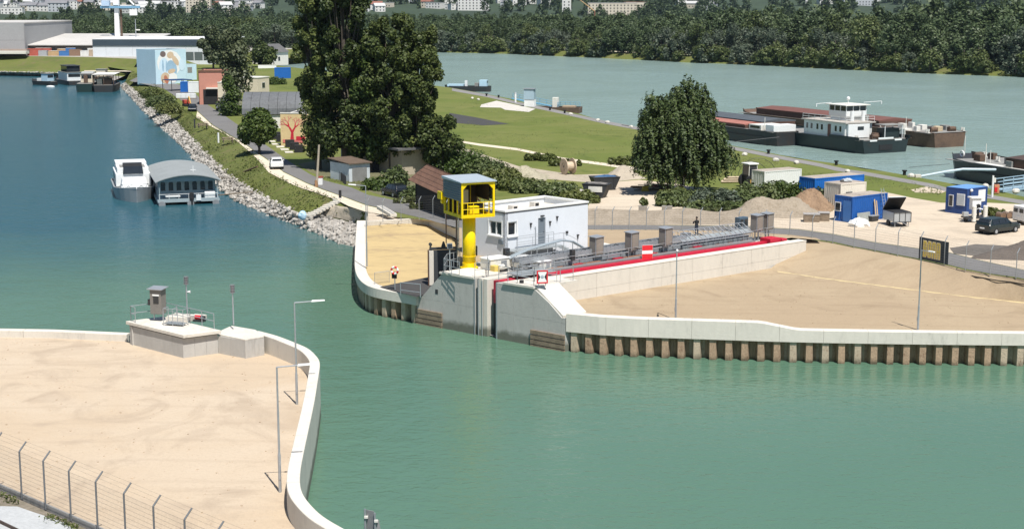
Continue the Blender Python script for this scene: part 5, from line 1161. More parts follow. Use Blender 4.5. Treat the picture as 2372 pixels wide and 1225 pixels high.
# office container
o0, o1, o2 = PG(2238,498), PG(2285,491), PG(2196,491); rz = frame2(o0,o1); LO = (o1-o0).length*1.0; WO = 2.4
M_oblue = mat('office_blue',(0.018,0.055,0.19),0.5,0.08,0.8)
to = container('office_container', 'dark blue site office container with window, roller blind and pale roof', 'container', o0, rz, max(2.6,LO), max(2.4,(o2-o0).length), 2.62, M_oblue, None, False, mat('office_roof',(0.14,0.30,0.60),0.5,0.08,0.8))
Wd = max(2.4,(o2-o0).length)
for (y0,y1,z0,z1,m) in ((Wd*0.12,Wd*0.44,0.95,2.0,mat('blind_grey',(0.45,0.48,0.50),0.6,0.05,3)),(Wd*0.66,Wd*0.82,0.75,1.8,M_glass)):
    mb = MB(); mb.box((-0.015,(y0+y1)/2,(z0+z1)/2),(0.04,y1-y0+0.14,z1-z0+0.14)); wn_ = mb.build('window', M_white, to); mb = MB(); mb.box((-0.04,(y0+y1)/2,(z0+z1)/2),(0.03,y1-y0,z1-z0)); mb.build('pane', m, wn_)
mb = MB(); mb.box((max(2.6,LO)*0.72,0.0,1.75),(1.2,0.05,1.2)); mb.build('notice_panel', M_white, to)
mb = MB(); mb.sph((0.5,-0.15,2.45),0.16,8,5); mb.build('dish', M_white, to)

# ------------------------------------------------------------------ vehicles
def car(lab, q, rz, L, W, H, paint, kind='estate', name='parked_car', cat='car', lights=True, grp=None):
    t = T(name, lab, cat, q, rz, grp); w2 = W/2; g = 0.24
    if kind == 'van': st = [(-.5,.45,.58,.97,.96,.97,.84),(-.47,.22,.58,1,1,1,.86),(.0,.20,.58,1,1,1,.87),(.20,.20,.58,.97,1,1,.84),(.36,.20,.57,.60,1,.98,.80),(.46,.22,.52,.54,.97,.93,.75),(.5,.35,.44,.45,.85,.82,.65)]; hb = 0.52
    elif kind == 'estate': st = [(-.5,.42,.60,.63,.93,.92,.72),(-.475,.24,.62,.72,.98,.97,.72),(-.40,.20,.63,.985,1,.99,.72),(-.20,.18,.63,1,1,1,.74),(.0,.18,.62,1,1,1,.74),(.09,.18,.62,.96,1,1,.72),(.22,.18,.61,.64,1,.99,.80),(.38,.20,.56,.58,.99,.96,.80),(.47,.26,.48,.50,.94,.90,.74),(.5,.34,.42,.43,.82,.80,.66)]; hb = 0.6
    else: st = [(-.5,.42,.58,.60,.93,.92,.72),(-.47,.24,.62,.70,.98,.97,.72),(-.41,.20,.63,.96,1,.99,.70),(-.22,.18,.63,1,1,1,.74),(.02,.18,.62,1,1,1,.74),(.11,.18,.62,.95,1,1,.72),(.25,.18,.61,.64,1,.99,.80),(.40,.20,.55,.57,.99,.96,.80),(.48,.26,.47,.49,.93,.90,.72),(.5,.34,.40,.41,.82,.80,.66)]; hb = 0.6
    rings = []
    for (x,zl,zb,zt,wl,wb,wt) in st:
        zl = g*0.75/H + zl*0.35; zm = (zl+zb)/2
        rings.append([(x*L,-w2*wl*0.96,zl*H),(x*L,-w2*wb,zm*H),(x*L,-w2*wb*0.97,zb*H),(x*L,-w2*wt*(1 if zt > zb+.1 else 1.12),zt*H),(x*L,w2*wt*(1 if zt > zb+.1 else 1.12),zt*H),(x*L,w2*wb*0.97,zb*H),(x*L,w2*wb,zm*H),(x*L,w2*wl*0.96,zl*H)])
    mb = MB(); mb.loft(rings); bo = mb.build('body', paint, t, bevel=0.03)
    bo.data.polygons.foreach_set('use_smooth', [False]*len(bo.data.polygons))
    def lerp4(a, b, k): return Vector(a).lerp(Vector(b), k)
    cab = [i for i, s in enumerate(st) if s[3] > s[2]+0.2]
    for s_ in (0, 1):
        i2, i3 = (2,3) if s_ == 0 else (5,4); sg = -1 if s_ == 0 else 1
        for a, b in zip(cab[:-1], cab[1:]):
            p = [lerp4(rings[a][i2],rings[a][i3],.10), lerp4(rings[b][i2],rings[b][i3],.10), lerp4(rings[b][i2],rings[b][i3],.86), lerp4(rings[a][i2],rings[a][i3],.86)]
            c_ = sum(p, Vector())/4; p = [c_+(q_-c_)*0.93+Vector((0,sg*0.012,0.004)) for q_ in p]
            if kind == 'van' and a < cab[-1]-1: continue
            mb = MB(); mb.extr(p, (0,sg*0.008,0.002)); mb.build('side_window', M_glass, t)
    for (a, b, nm, dx) in ((cab[-1], cab[-1]+1, 'windscreen', 0.015), (cab[0], cab[0]-1, 'rear_window', -0.015)):
        if b < 0 or b >= len(rings): continue
        top = (rings[a][3], rings[a][4]); low = (rings[b][3], rings[b][4])
        p = [lerp4(top[0],low[0],.12), lerp4(top[1],low[1],.12), lerp4(top[1],low[1],.9), lerp4(top[0],low[0],.9)]; c_ = sum(p, Vector())/4
        p = [c_+(q_-c_)*0.9+Vector((dx,0,0.012)) for q_ in p]; mb = MB(); mb.extr(p, (dx*0.5,0,0.006)); mb.build(nm, M_glass, t)
    if kind == 'van':
        for s_ in (-1,1): mb = MB(); mb.box((-0.505*L,s_*w2*0.45,0.75*H),(0.02,w2*0.6,0.2*H)); mb.build('rear_window', M_glass, t)
    r_ = 0.31 if H < 1.7 else 0.33
    for x in (-0.30, 0.31):
        for s_ in (-1,1):
            mb = MB(); y = s_*(w2-0.10); mb.cyl((x*L,y-0.105,r_),(x*L,y+0.105,r_),r_,r_,14); wh = mb.build('wheel', M_black, t); mb = MB(); mb.cyl((x*L,y+s_*0.07,r_),(x*L,y+s_*0.112,r_),r_*0.62,r_*0.58,10); mb.build('rim', M_galv, wh)
    for s_ in (-1,1):
        mb = MB(); mb.box((-0.488*L,s_*w2*0.78,hb*H*0.92),(0.06,0.22,0.16)); mb.build('tail_light', mat('tail_red',(0.35,0.01,0.01),0.3,0.1,2), t)
        mb = MB(); mb.box((0.475*L,s_*w2*0.70,0.46*H),(0.08,0.3,0.12)); mb.build('headlight', mat('lamp_clear',(0.6,0.62,0.65),0.2,0.1,2), t)
        mb = MB(); mb.box((0.13*L,s_*(w2+0.07),0.66*H),(0.12,0.16,0.12)); mb.build('mirror', paint, t)
    mb = MB(); mb.box((-0.5*L-0.008,0,0.42*H),(0.02,0.5,0.12)); mb.build('number_plate', M_white, t); mb = MB(); mb.box((-0.49*L,0,0.24*H),(0.06,W*0.9,0.14)); mb.build('bumper', M_black, t)
    return t
M_pdark = mat('paint_dark_green',(0.012,0.020,0.022),0.22,0.1,0.5,spec=0.6); M_pwhite = mat('paint_white',(0.72,0.72,0.71),0.25,0.03,0.5,spec=0.6); M_pblack = mat('paint_black',(0.010,0.013,0.016),0.22,0.1,0.5,spec=0.6); M_psilver = mat('paint_silver',(0.38,0.40,0.42),0.3,0.05,0.5,metal=0.5)
wr, wf = PG(2305,544), PG(2350,538); rz = frame2(wr,wf); mid = (wr+wf)/2 + Vector((-math.sin(rz),math.cos(rz),0))*0.8
car('dark green estate car parked on the pale gravel before the pump trailer', mid, rz, 4.55, 1.82, 1.46, M_pdark)
wv = PG(2368,523); car('white delivery van parked beside the rusty drums', wv + Vector((1.9,1.4,0)), R(20), 4.5, 1.85, 1.85, M_pwhite, 'van', 'delivery_van', 'van')
car('white estate car parked on the pale verge beside the road', PG(638,391) + Vector((0,1.0,0)), R(101), 4.4, 1.8, 1.48, M_pwhite)
car('black hatchback parked on the grass edge of the road near the shed', PG(908,458) + Vector((0.2,1.4,0)), R(122), 4.0, 1.75, 1.48, M_pblack, 'hatch')
for (px,py,rz_,m,lab) in ((477,233,100,M_pwhite,'white car parked before the red brick warehouse door'),(511,254,100,M_psilver,'silver car parked by the dark gable of the grey arched hall'),(446,258,-80,M_pblack,'dark car facing along the verge next to the loader bucket')):
    car(lab, PG(px,py), R(rz_), 4.2, 1.75, 1.45, m, 'hatch')

# trailer with open lid
q = PG(2085,525); rz = R(12); t = T('box_trailer', 'silver box trailer with its lid propped open on the gravel yard', 'trailer', q, rz); M_alu = mat('aluminium',(0.48,0.50,0.51),0.4,0.1,1.2,metal=0.5)
mb = MB(); mb.box((0,0.8,0.95),(1.75,2.4,0.9)); mb.build('box', M_alu, t, bevel=0.02)
mb = MB()
for x in (-0.88,-0.3,0.3,0.88): mb.box((x,-0.42,0.95),(0.05,0.04,0.92))
for z in (0.5,1.4): mb.box((0,-0.43,z),(1.78,0.05,0.06))
mb.build('rib', M_dsteel, t)
mb = MB(); mb.hexa([(-0.9,-0.3,1.42),(0.9,-0.3,1.42),(0.9,2.0,1.42),(-0.9,2.0,1.42),(-0.85,-0.25,1.46),(0.85,-0.25,1.46),(0.85,1.9,1.46),(-0.85,1.9,1.46)]); mb.build('inside', M_black, t)
mb = MB(); c_, s_ = math.cos(R(58)), math.sin(R(58))
for th, nm, m in ((0.0,'lid',M_alu),(-0.03,'lid_lining',M_black)):
    mb = MB(); y0 = 2.02; p = [(-0.9,y0,1.45),(0.9,y0,1.45),(0.9,y0-2.3*c_,1.45+2.3*s_*0.65),(-0.9,y0-2.3*c_,1.45+2.3*s_*0.65)]; n_ = Vector((0,-s_*0.65,-c_)).normalized()
    mb.extr([Vector(k)+n_*(-th*2) for k in p], n_*(0.02 if nm != 'lid' else -0.08)); mb.build(nm, m, t)
for s in (-1,1):
    mb = MB(); mb.cyl((s*0.85-0.1*s,0.8,0.3),(s*0.85+0.08*s,0.8,0.3),0.3,0.3,12); mb.build('wheel', M_black, t)
mb = MB(); mb.cyl((0,-0.45,0.42),(0,-1.5,0.42),0.05,0.05,6); mb.build('drawbar', M_galv, t)
for s in (-0.7,0.7):
    mb = MB(); mb.cyl((s,-0.3,0),(s,-0.3,0.5),0.035,0.035,5); mb.build('stand', M_galv, t)
# pump trailer in front of the office container
q = PG(2262,515); t = T('pump_trailer', 'white twin cylinder filter pump on a trailer before the blue office container', 'pump', q, R(8))
mb = MB(); mb.box((0,0.4,0.45),(2.3,1.3,0.14)); mb.build('chassis', M_dsteel, t)
for x in (-0.35,0.8):
    mb = MB(); mb.cyl((x,-0.1,0.1),(x,-0.1,1.55),0.22,0.22,14); mb.cyl((x,-0.1,1.55),(x,-0.1,1.65),0.24,0.18,14); mb.build('cylinder', M_offw, t)
mb = MB(); mb.box((0.1,0.7,1.7),(0.9,0.7,1.1)); mb.box((0.1,0.7,2.35),(1.25,0.95,0.14)); mb.build('head_tank', M_white, t, bevel=0.03)
mb = MB(); mb.cyl((0.25,0.32,1.5),(0.25,0.28,1.5),0.25,0.25,12); mb.cyl((0.2,0.2,0.5),(0.2,0.2,1.3),0.12,0.12,8); mb.build('gauge', M_black, t)
for x in (-0.95,1.1):
    mb = MB(); mb.cyl((x-0.1,0.4,0.33),(x+0.1,0.4,0.33),0.33,0.33,12); mb.build('wheel', M_black, t)
mb = MB(); mb.tube([(-0.35,-0.1,1.2),(0.2,0.1,1.35),(0.8,-0.1,1.2)],0.05,6); mb.build('pipe', M_galv, t)
mb = MB(); mb.box((-1.1,0.2,0.8),(0.5,0.5,0.45)); mb.build('motor', M_alu, t, bevel=0.04)
M_drum = mat('drum_rust',(0.19,0.12,0.075),0.7,0.25,1.5,col2=(0.09,0.05,0.03))
for k in range(3):
    q = PG(2318+k*14,506-k*0.5); t = T('oil_drum', 'rusty drum lying in a row beside the white van', 'drum', q, R(15), 'rusty drums beside the van')
    mb = MB(); mb.cyl((0,-0.45,0.32),(0,0.45,0.32),0.31,0.31,14); mb.build('drum_body', M_drum, t)
    mb = MB(); [mb.ring((0,y,0.32),0.315,0.02,'Y',14,4) for y in (-0.44,-0.15,0.15,0.44)]; mb.build('hoop', M_dsteel, t)
for (px,py,L_,W_,H_,lab) in ((1880,515,1.5,1.1,0.75,'weathered wooden crate with grey lid left of the blue container'),(1909,513,1.0,1.1,0.8,'smaller wooden crate standing between larger crate and blue container')):
    q = PG(px,py); t = T('wooden_crate', lab, 'crate', q, R(-8))
    for k in range(4):
        mb = MB(); mb.box((0,0.5,0.1+H_*0.24*k),(L_,W_,H_*0.22)); mb.build('board', M_wood, t)
    mb = MB(); mb.box((0,0.5,H_+0.02),(L_+0.1,W_+0.1,0.06)); mb.build('lid', mat('lid_grey',(0.33,0.31,0.29),0.8,0.15,1), t)
t = T('tarpaulin_heap', 'crumpled white tarpaulin heap before the blue workshop container', 'tarpaulin', PG(1990,524))
mb = MB(); random.seed(3); mb.sph((0,0,0.15),1.0,14,7,(0.95,0.6,0.62),0.2); mb.build('sheet', M_white, t, smooth=False)

# ------------------------------------------------------------------ heaps
def heap(lab, q, rx_, ry_, h_, m, seed, name='soil_heap', n=34, rough=0.18):
    random.seed(seed); t = MB(); ph = [rnd(0,6) for _ in range(6)]; v_ = []; f_ = []
    for i in range(n+1):
        r_ = i/n
        for j in range(n):
            a = 2*math.pi*j/n; wob = 1+0.13*math.sin(2*a+ph[0])+0.09*math.sin(3*a+ph[1])+0.05*math.sin(7*a+ph[2]); x = rx_*r_*wob*math.cos(a); y = ry_*r_*wob*math.sin(a)
            z = h_*(math.cos(min(1,r_)*math.pi)*0.5+0.5)**0.8*(1+0.28*math.sin(x*1.1+ph[3])*math.cos(y*0.9+ph[4]))+ (rnd(-rough,rough)*0.5 if 0 < i < n else 0) - (0.1 if i == n else 0)
            v_.append((x,y,z))
    for i in range(n):
        for j in range(n): f_.append((i*n+j,(i+1)*n+j,(i+1)*n+(j+1)%n,i*n+(j+1)%n))
    o = t.add(v_, f_).build(name, m, smooth=True, label=lab, cat='heap'); o.location = q; return o
heap('grey brown excavated soil heap behind the wooden crates', PG(1800,497), 4.6, 3.0, 2.0, M_soil, 1)
heap('taller brown soil heap with crumbling face next to the blue container', PG(1876,488)+Vector((0,1.0,0)), 3.4, 2.6, 1.9, mat('brown_soil',(0.24,0.16,0.10),0.95,0.35,0.7,1.0,col2=(0.12,0.075,0.045),bscale=3), 2, rough=0.35)
heap('dark crushed asphalt heap on the gravel behind the road fence', PG(2350,598)+Vector((1.4,0.8,0)), 4.4, 2.4, 1.35, mat('crushed_asphalt',(0.12,0.10,0.085),0.95,0.2,1.0,0.7,bscale=8), 3, rough=0.08)
heap('pale gravel heap in the meadow near the skip containers', PG(1440,413), 2.7, 2.2, 1.35, mat('heap_gravel',(0.38,0.33,0.26),0.95,0.15,0.8,0.6), 4, rough=0.1)
heap('low overgrown spoil heap beside the pale track', PG(1120,398), 6.0, 5.5, 1.7, mat('spoil',(0.33,0.30,0.22),0.95,0.3,0.5,0.8,col2=(0.12,0.12,0.05),amt=0.5), 5, rough=0.2)
heap('small overgrown spoil heap nearer the cable drum', PG(1215,412), 4.0, 3.5, 1.2, mat('spoil',(0.33,0.30,0.22)), 6, rough=0.2)
for (x0,x1,nm) in ((1366,1700,'berm'),):
    A = GL([(x,521.5) for x in range(1360,1711,25)]); Bt = [PG(x,503+2*math.sin(x*0.05)) + Vector((0,0.0,0.75+0.15*math.sin(x*0.037))) for x in range(1360,1711,25)]; Ct = [q+Vector((0,1.6,-0.9)) for q in Bt]
    loft_strip('berm', A, Bt, 50, M_soil, 4, 0.12); loft_strip('berm_back', Bt, Ct, 30, M_gravel, 2, 0.05)
M_block = mat('block_grey',(0.24,0.22,0.19),0.9,0.15,1)
for (px,py,s_,lab) in ((1489,491,0.7,'concrete block on the yard edge above the soil berm'),(1545,493,0.85,'wider concrete block on the yard edge near the willow shadow'),(1604,501,0.45,'small dark block on the yard edge behind the person')):
    t = T('concrete_block', lab, 'block', PG(px,py), R(-6)); mb = MB(); mb.box((0,0.3,s_*0.4),(s_*1.25,0.6,s_*0.8)); mb.build('block_body', M_block, t, bevel=0.03); mb = MB(); mb.box((0,0.3,s_*0.82),(0.25,0.06,0.06)); mb.build('lifting_loop', M_dsteel, t)

# ------------------------------------------------------------------ skips, cable drum, timber, stone
def skip(px, py, rz, L, W, H, m, lab, load, dz=0.0):
    t = T('skip_container', lab, 'skip', PG(px,py,dz), rz); x0, x1 = L*0.30, L*0.5
    rings = [[(-x0*k-(x1-x0)*0,-W/2,0),(x0*k,-W/2,0),(x0*k,W/2,0),(-x0*k,W/2,0)] for k in (1,)]
    mb = MB(); mb.hexa([(-x0,-W/2,0.1),(x0,-W/2,0.1),(x0,W/2,0.1),(-x0,W/2,0.1),(-x1,-W/2,H),(x1,-W/2,H),(x1,W/2,H),(-x1,W/2,H)]); mb.build('tub', m, t)
    for y in (-W/2,W/2):
        mb = MB(); mb.cyl((-x1,y,H),(x1,y,H),0.06,0.06,6); mb.build('rim', m, t)
        for s in (-0.5,0.5): mb = MB(); mb.box((s*x1,y*1.01,H*0.6),(0.08,0.08,H*0.7)); mb.build('rib', m, t)
    mb = MB(); mb.sph((0,0,H-0.05),0.5,12,6,(L*0.85,W*0.8,0.45),0.2); mb.build('load', load, t); return t
M_skipd = mat('skip_black',(0.03,0.032,0.035),0.6,0.2,1)
skip(1400,440,R(15),3.4,1.8,1.6,M_skipd,'dark open skip with blue tarpaulin load behind the other skip',mat('blue_tarp',(0.03,0.09,0.20),0.6,0.2,1))
t = skip(1382,458,R(-20),3.0,1.7,1.6,M_skipd,'dark skip with white front plate and rubble beside the bushes',mat('rubble',(0.16,0.15,0.14),0.9,0.4,2))
mb = MB(); mb.box((0.1,-0.9,1.05),(1.6,0.05,0.62)); mb.build('plate', M_offw, t)
t = T('cable_drum', 'large pale wooden cable drum standing on the meadow', 'cable drum', PG(1316,404), R(-62)); M_dw = mat('drum_wood',(0.50,0.40,0.29),0.85,0.2,2.0,col2=(0.34,0.26,0.18))
for s in (-1,1):
    mb = MB(); mb.cyl((0,s*0.62-0.06,1.05),(0,s*0.62+0.06,1.05),1.05,1.05,28); fl = mb.build('flange', M_dw, t)
    mb = MB(); mb.cyl((0,s*0.69,1.05),(0,s*0.70,1.05),0.12,0.12,10); mb.build('hub_hole', M_black, fl)
    mb = MB(); mb.ring((0,s*0.69,1.05),0.5,0.03,'Y',20,4); mb.build('bolt_ring', M_wood, fl)
mb = MB(); mb.cyl((0,-0.56,1.05),(0,0.56,1.05),0.6,0.6,16); mb.build('core', M_dw, t)
t = T('timber_stack', 'untidy stack of planks and beams beneath the weeping tree', 'timber', PG(1515,441), R(6)); random.seed(5)
for k in range(26):
    mb = MB(); mb.box((rnd(-1.6,1.6),rnd(-0.5,0.8),0.08+0.045*(k//2)),(rnd(1.6,3.4),rnd(0.1,0.25),rnd(0.05,0.1)),rnd(-0.35,0.35),0,rnd(-0.06,0.06)); mb.build('plank', [M_wood,mat('fresh_wood',(0.55,0.40,0.22)),M_dw,mat('red_plank',(0.28,0.10,0.07),0.8,0.2,1)][k%4], t)
t = T('cement_sack', 'yellow wrapped sack pile in front of the timber stack', 'sack', PG(1494,443), 0)
for k in range(3): mb = MB(); mb.box((0.02*k,0,0.12+k*0.2),(0.85-0.1*k,0.5,0.2),0.1*k); mb.build('sack', mat('sack_yellow',(0.62,0.46,0.06),0.6,0.1,2), t, bevel=0.06)
t = T('metal_trestle', 'pale upright metal frame beside the timber stack under the weeping tree', 'frame', PG(1575,448), R(-15)); mb = MB(); mb.tube([(-0.5,0,0),(-0.5,0,1.6),(-0.2,0,2.3),(0.4,0,1.8),(0.5,0,0)],0.07,6); mb.cyl((-0.5,0,0.9),(0.5,0,0.9),0.05,0.05,5); mb.build('frame_tube', M_white, t)
t = T('boulder', 'single pale boulder beside the white plated skip', 'boulder', PG(1352,459)); random.seed(8); mb = MB(); mb.sph((0,0,0.45),0.75,9,6,(1,0.8,0.8),0.14); mb.build('stone_body', M_stone, t)
# wheel loader / tractor by the white container
t = T('tractor', 'white and dark tractor with cab behind the bushes near the white container', 'tractor', PG(1742,432), R(25)); 
mb = MB(); mb.box((0.9,0,1.15),(1.5,0.8,0.8)); mb.build('bonnet', M_offw, t, bevel=0.06)
mb = MB(); mb.box((-0.35,0,1.0),(1.2,1.1,0.9)); mb.build('chassis', M_dsteel, t)
mb = MB(); [mb.cyl((x,y,1.3),(x*0.9-0.02,y*0.92,2.7),0.05,0.05,5) for x in (-0.95,0.25) for y in (-0.7,0.7)]; mb.build('cab_frame', M_offw, t)
mb = MB(); mb.box((-0.35,0,2.0),(1.12,1.3,1.2)); mb.build('cab_glass', M_glass, t); mb = MB(); mb.box((-0.35,0,2.76),(1.45,1.6,0.14)); mb.build('cab_roof', M_white, t, bevel=0.03)
for (x,r_) in ((-0.6,0.75),(1.3,0.5)):
    for s in (-1,1): mb = MB(); mb.cyl((x,s*0.62,r_),(x,s*1.0,r_),r_,r_,16); wh = mb.build('wheel', M_black, t); mb = MB(); mb.cyl((x,s*0.98,r_),(x,s*1.02,r_),r_*0.5,r_*0.5,12); mb.build('rim', mat('rim_ochre',(0.5,0.32,0.1),0.6,0.2,1), wh)
mb = MB(); mb.box((2.6,0,0.7),(0.5,1.8,0.7)); mb.build('loader_bucket', mat('bucket_ochre',(0.45,0.30,0.10),0.6,0.2,1), t); mb = MB(); [mb.cyl((0.9,s*0.55,1.4),(2.4,s*0.55,0.9),0.07,0.07,5) for s in (-1,1)]; mb.build('loader_arm', M_wood, t)
for k, (x,yy) in enumerate(((1690,418),(1712,412))):
    t = T('hoop_frame', ['thin bent greenhouse hoop over the bushes','second thin greenhouse hoop behind the first'][k], 'hoop', PG(x,yy+4)); mb = MB(); mb.tube([(5.0*0.5*(1-math.cos(a)),1.2*k,2.6*math.sin(a)) for a in np.linspace(0,math.pi,14)],0.03,4); mb.build('hoop_tube', M_dsteel, t)
# lumber and pipes left of the tractor
t = T('log_stack', 'stack of pale sawn logs left of the tractor', 'logs', PG(1700,424), R(5))
for k in range(7): mb = MB(); mb.cyl((-1.6+0.1*k,0.28*(k%3),0.16+0.26*(k//3)),(1.4,0.28*(k%3),0.16+0.26*(k//3)),0.14,0.14,8); mb.build('log', M_dw, t)

# ------------------------------------------------------------------ riverside: gangway, boom, posts, bollards
M_gang = mat('gangway_blue',(0.30,0.42,0.50),0.5,0.1,1)
t = T('gangway', 'pale blue steel gangway with railings from the riverside path to the barge', 'gangway', PG(2330,448))
a, b = PG(2312,446,0.1), PG(2312,446,0.1)+Vector((9.5,5.5,0.3)); d = (b-a).normalized(); n_ = Vector((-d.y,d.x,0))*0.7
mb = MB(); mb.hexa([a-n_,b-n_,b+n_,a+n_]+[q+Vector((0,0,0.2)) for q in (a-n_,b-n_,b+n_,a+n_)]); mb.build('deck', M_gang, t, world=True)
for s in (-1,1): railing(t, [a+n_*s+Vector((0,0,0.2)), b+n_*s+Vector((0,0,0.2))], 1.15, 1.5, 0.05, M_gang, 'railing', (1.0,0.66,0.33))
t = T('mooring_boom', 'long pale mooring boom reaching from the bank to the dark barge', 'boom', PG(2122,411))
pts = [PG(2126,411,0.05), Q(2190,398,PG(2126,411).y+9), Q(2230,392,PG(2126,411).y+12), Q(2306,393,PG(2126,411).y+15)]
mb = MB(); mb.tube(pts,0.16,8); mb.build('boom_tube', mat('boom_pale',(0.56,0.63,0.68),0.5,0.08,1), t, world=True); mb = MB(); mb.box(pts[0]+Vector((0,0,0.1)),(0.7,0.7,0.4)); mb.build('foot', M_conc_w, t, world=True)
q = PG(2298,457); t = T('white_post', 'tall white post with lamp box beside the riverside path', 'post', q); h = ZAT(407,q.y)-q.z
mb = MB(); mb.cyl((0,0,0),(0,0,h),0.13,0.11,8); mb.build('shaft', M_white, t); mb = MB(); mb.box((0.2,0,h-0.5),(0.2,0.2,0.5)); mb.build('lamp_box', M_offw, t)
q = PG(2307,449); t = T('hydrant', 'red and ochre hose box on a stand beside the white post', 'hose box', q); mb = MB(); mb.box((0,0,0.55),(0.6,0.5,1.0)); mb.build('box', mat('hose_orange',(0.5,0.22,0.12),0.6,0.2,1), t, bevel=0.05); mb = MB(); mb.cyl((0,0,1.05),(0,0,1.6),0.14,0.14,8); mb.build('valve', M_black, t); mb = MB(); mb.box((-0.1,-0.27,0.5),(0.3,0.04,0.5)); mb.build('door', M_sred, t)
random.seed(4); M_boll = mat('bollard_pale',(0.55,0.52,0.46),0.8,0.1,1)
bpx = [(1127,223,0),(1155,227,0),(1274,256,0),(1308,263,0),(1322,267,1),(1385,281,1),(1407,286,1),(1462,297,1),(1725,361,1),(1780,357,0),(1797,374,1),(1845,380,1),(1937,383,0),(1963,401,1),(2095,406,0),(2110,411,1),(2283,435,1),(2353,447,1),(1094,230,1),(1108,233,1)]
for k, (px,py,wh) in enumerate(bpx):
    lab = 'pale rounded mooring stone beside the riverside path' if wh else 'black iron mooring bollard on the river bank edge'
    t = T('mooring_stone' if wh else 'mooring_bollard', lab, 'bollard', PG(px,py), rnd(0,3), 'pale stones along the riverside path' if wh else 'iron bollards on the river bank')
    mb = MB()
    if wh: mb.sph((0,0,0.2),0.45,8,5,(1.1,0.8,0.7),0.1); mb.build('stone_body', M_boll, t)
    else: mb.cyl((0,0,0),(0,0,0.5),0.2,0.2,8); mb.cyl((0,0,0.5),(0,0,0.65),0.32,0.32,8); mb.build('bollard_body', M_black, t)
# ------------------------------------------------------------------ boats (local x: stern 0 -> bow L, y: beam, z from the water)
def hull(par, L, B, H, m, bow=0.25, sharp=0.02, sheer=0.4, name='hull', tumble=0.9, stern=0.8, fl=0.96):
    rings = []; N = 16
    for i in range(N+1):
        x = i/N; w = 1.0
        if x > 1-bow: k = (x-(1-bow))/bow; w = max(sharp, (1-k**2.2))
        if x < 0.08: w *= stern + (1-stern)*(x/0.08)
        zt = H + sheer*max(0,(x-(1-bow))/bow)**2 if bow > 0 else H
        b = B/2*w; xx = x*L + (0.25*H*max(0,(x-(1-bow))/bow) if bow > 0 else 0)
        rings.append([(x*L,-b*tumble*0.6,-0.7),(x*L,-b*tumble,-0.1),(xx,-b,zt),(xx,-b*fl,zt+0.02),(xx,-b*fl,zt-0.25),(xx,b*fl,zt-0.25),(xx,b*fl,zt+0.02),(xx,b,zt),(x*L,b*tumble,-0.1),(x*L,b*tumble*0.6,-0.7)])
    return MB().loft(rings).build(name, m, par)
def lbox(par, x0,x1,y0,y1,z0,z1,m,name,bevel=0.0, tx=1.0, ty=1.0):
    mb = MB(); mb.box(((x0+x1)/2,(y0+y1)/2,(z0+z1)/2),(x1-x0,y1-y0,z1-z0),tx=tx,ty=ty); return mb.build(name, m, par, bevel=bevel)
def boatT(name, lab, cat, q, rz): return T(name, lab, cat, (q.x,q.y,WZ), rz)
M_hullk = mat('hull_black',(0.025,0.028,0.030),0.5,0.3,0.4,col2=(0.05,0.035,0.028),amt=0.5)
M_hullg = mat('hull_dark_green',(0.016,0.026,0.027),0.5,0.25,0.4,col2=(0.04,0.03,0.022),amt=0.35)
M_hullr = mat('hull_rust',(0.12,0.075,0.05),0.8,0.3,0.5,col2=(0.05,0.035,0.028))
M_deck = mat('deck_grey',(0.24,0.235,0.22),0.8,0.2,0.5)
M_hatch = mat('hatch_grey',(0.085,0.095,0.105),0.6,0.2,0.4)
M_hatchr = mat('hatch_red',(0.16,0.070,0.055),0.7,0.15,0.4)
M_bwhite = mat('boat_white',(0.70,0.71,0.70),0.5,0.06,0.8)
M_hbg = mat('houseboat_grey',(0.30,0.36,0.38),0.6,0.08,0.8)
# houseboat
q = P(438,474,WZ); hb = boatT('houseboat', 'grey blue houseboat with arched roof and row of arched windows', 'houseboat', q, R(17))
def HB(x,y,z): return Vector((x,y,z))
HW, HLn = 7.6, 18.0
lbox(hb,-HW/2,HW/2,0,HLn,0.35,0.6,M_hbg,'deck'); 
for x in (-3.3,0.2,3.3):
    mb = MB(); mb.cyl((x,-0.3,0.12),(x,HLn,0.12),0.42,0.42,12); mb.build('float', mat('float_grey',(0.22,0.23,0.24),0.5,0.2,1), hb)
lbox(hb,-HW/2+0.1,HW/2-0.1,0.02,0.1,0.61,0.78,M_hbg,'toe_board'); railing(hb, [(-3.6,0.08,0.6),(3.6,0.08,0.6)], 0.75, 1.2, 0.03, M_bwhite, 'front_railing', (1.0,), world=False)
# front wall with real arched windows: wall strips around openings
wy = 2.2; xs = np.linspace(-3.1,3.1,8); wins = [(-2.95+k*0.98, 0.58) for k in range(7)]
lbox(hb,-3.5,3.5,wy,wy+0.12,0.61,1.55,M_hbg,'front_wall'); lbox(hb,-3.5,3.5,wy,wy+0.12,2.75,3.25,M_hbg,'front_wall')
edge = -3.5
for k,(cx,w_) in enumerate(wins):
    lbox(hb,edge,cx-w_/2,wy+0.002,wy+0.118,1.552,2.748,M_hbg,'mullion'); edge = cx+w_/2
    lbox(hb,cx-w_/2,cx+w_/2,wy+0.07,wy+0.10,1.552,2.748,M_glass,'pane')
    for s in (-1,1):
        mb = MB(); mb.extr([(cx+s*w_/2,wy+0.01,2.748),(cx+s*w_/2,wy+0.01,2.45),(cx+s*w_*0.36,wy+0.01,2.63),(cx+s*w_*0.15,wy+0.01,2.748)],(0,0.05,0)); mb.build('arch', M_hbg, hb)
lbox(hb,edge,3.5,wy+0.002,wy+0.118,1.552,2.748,M_hbg,'mullion')
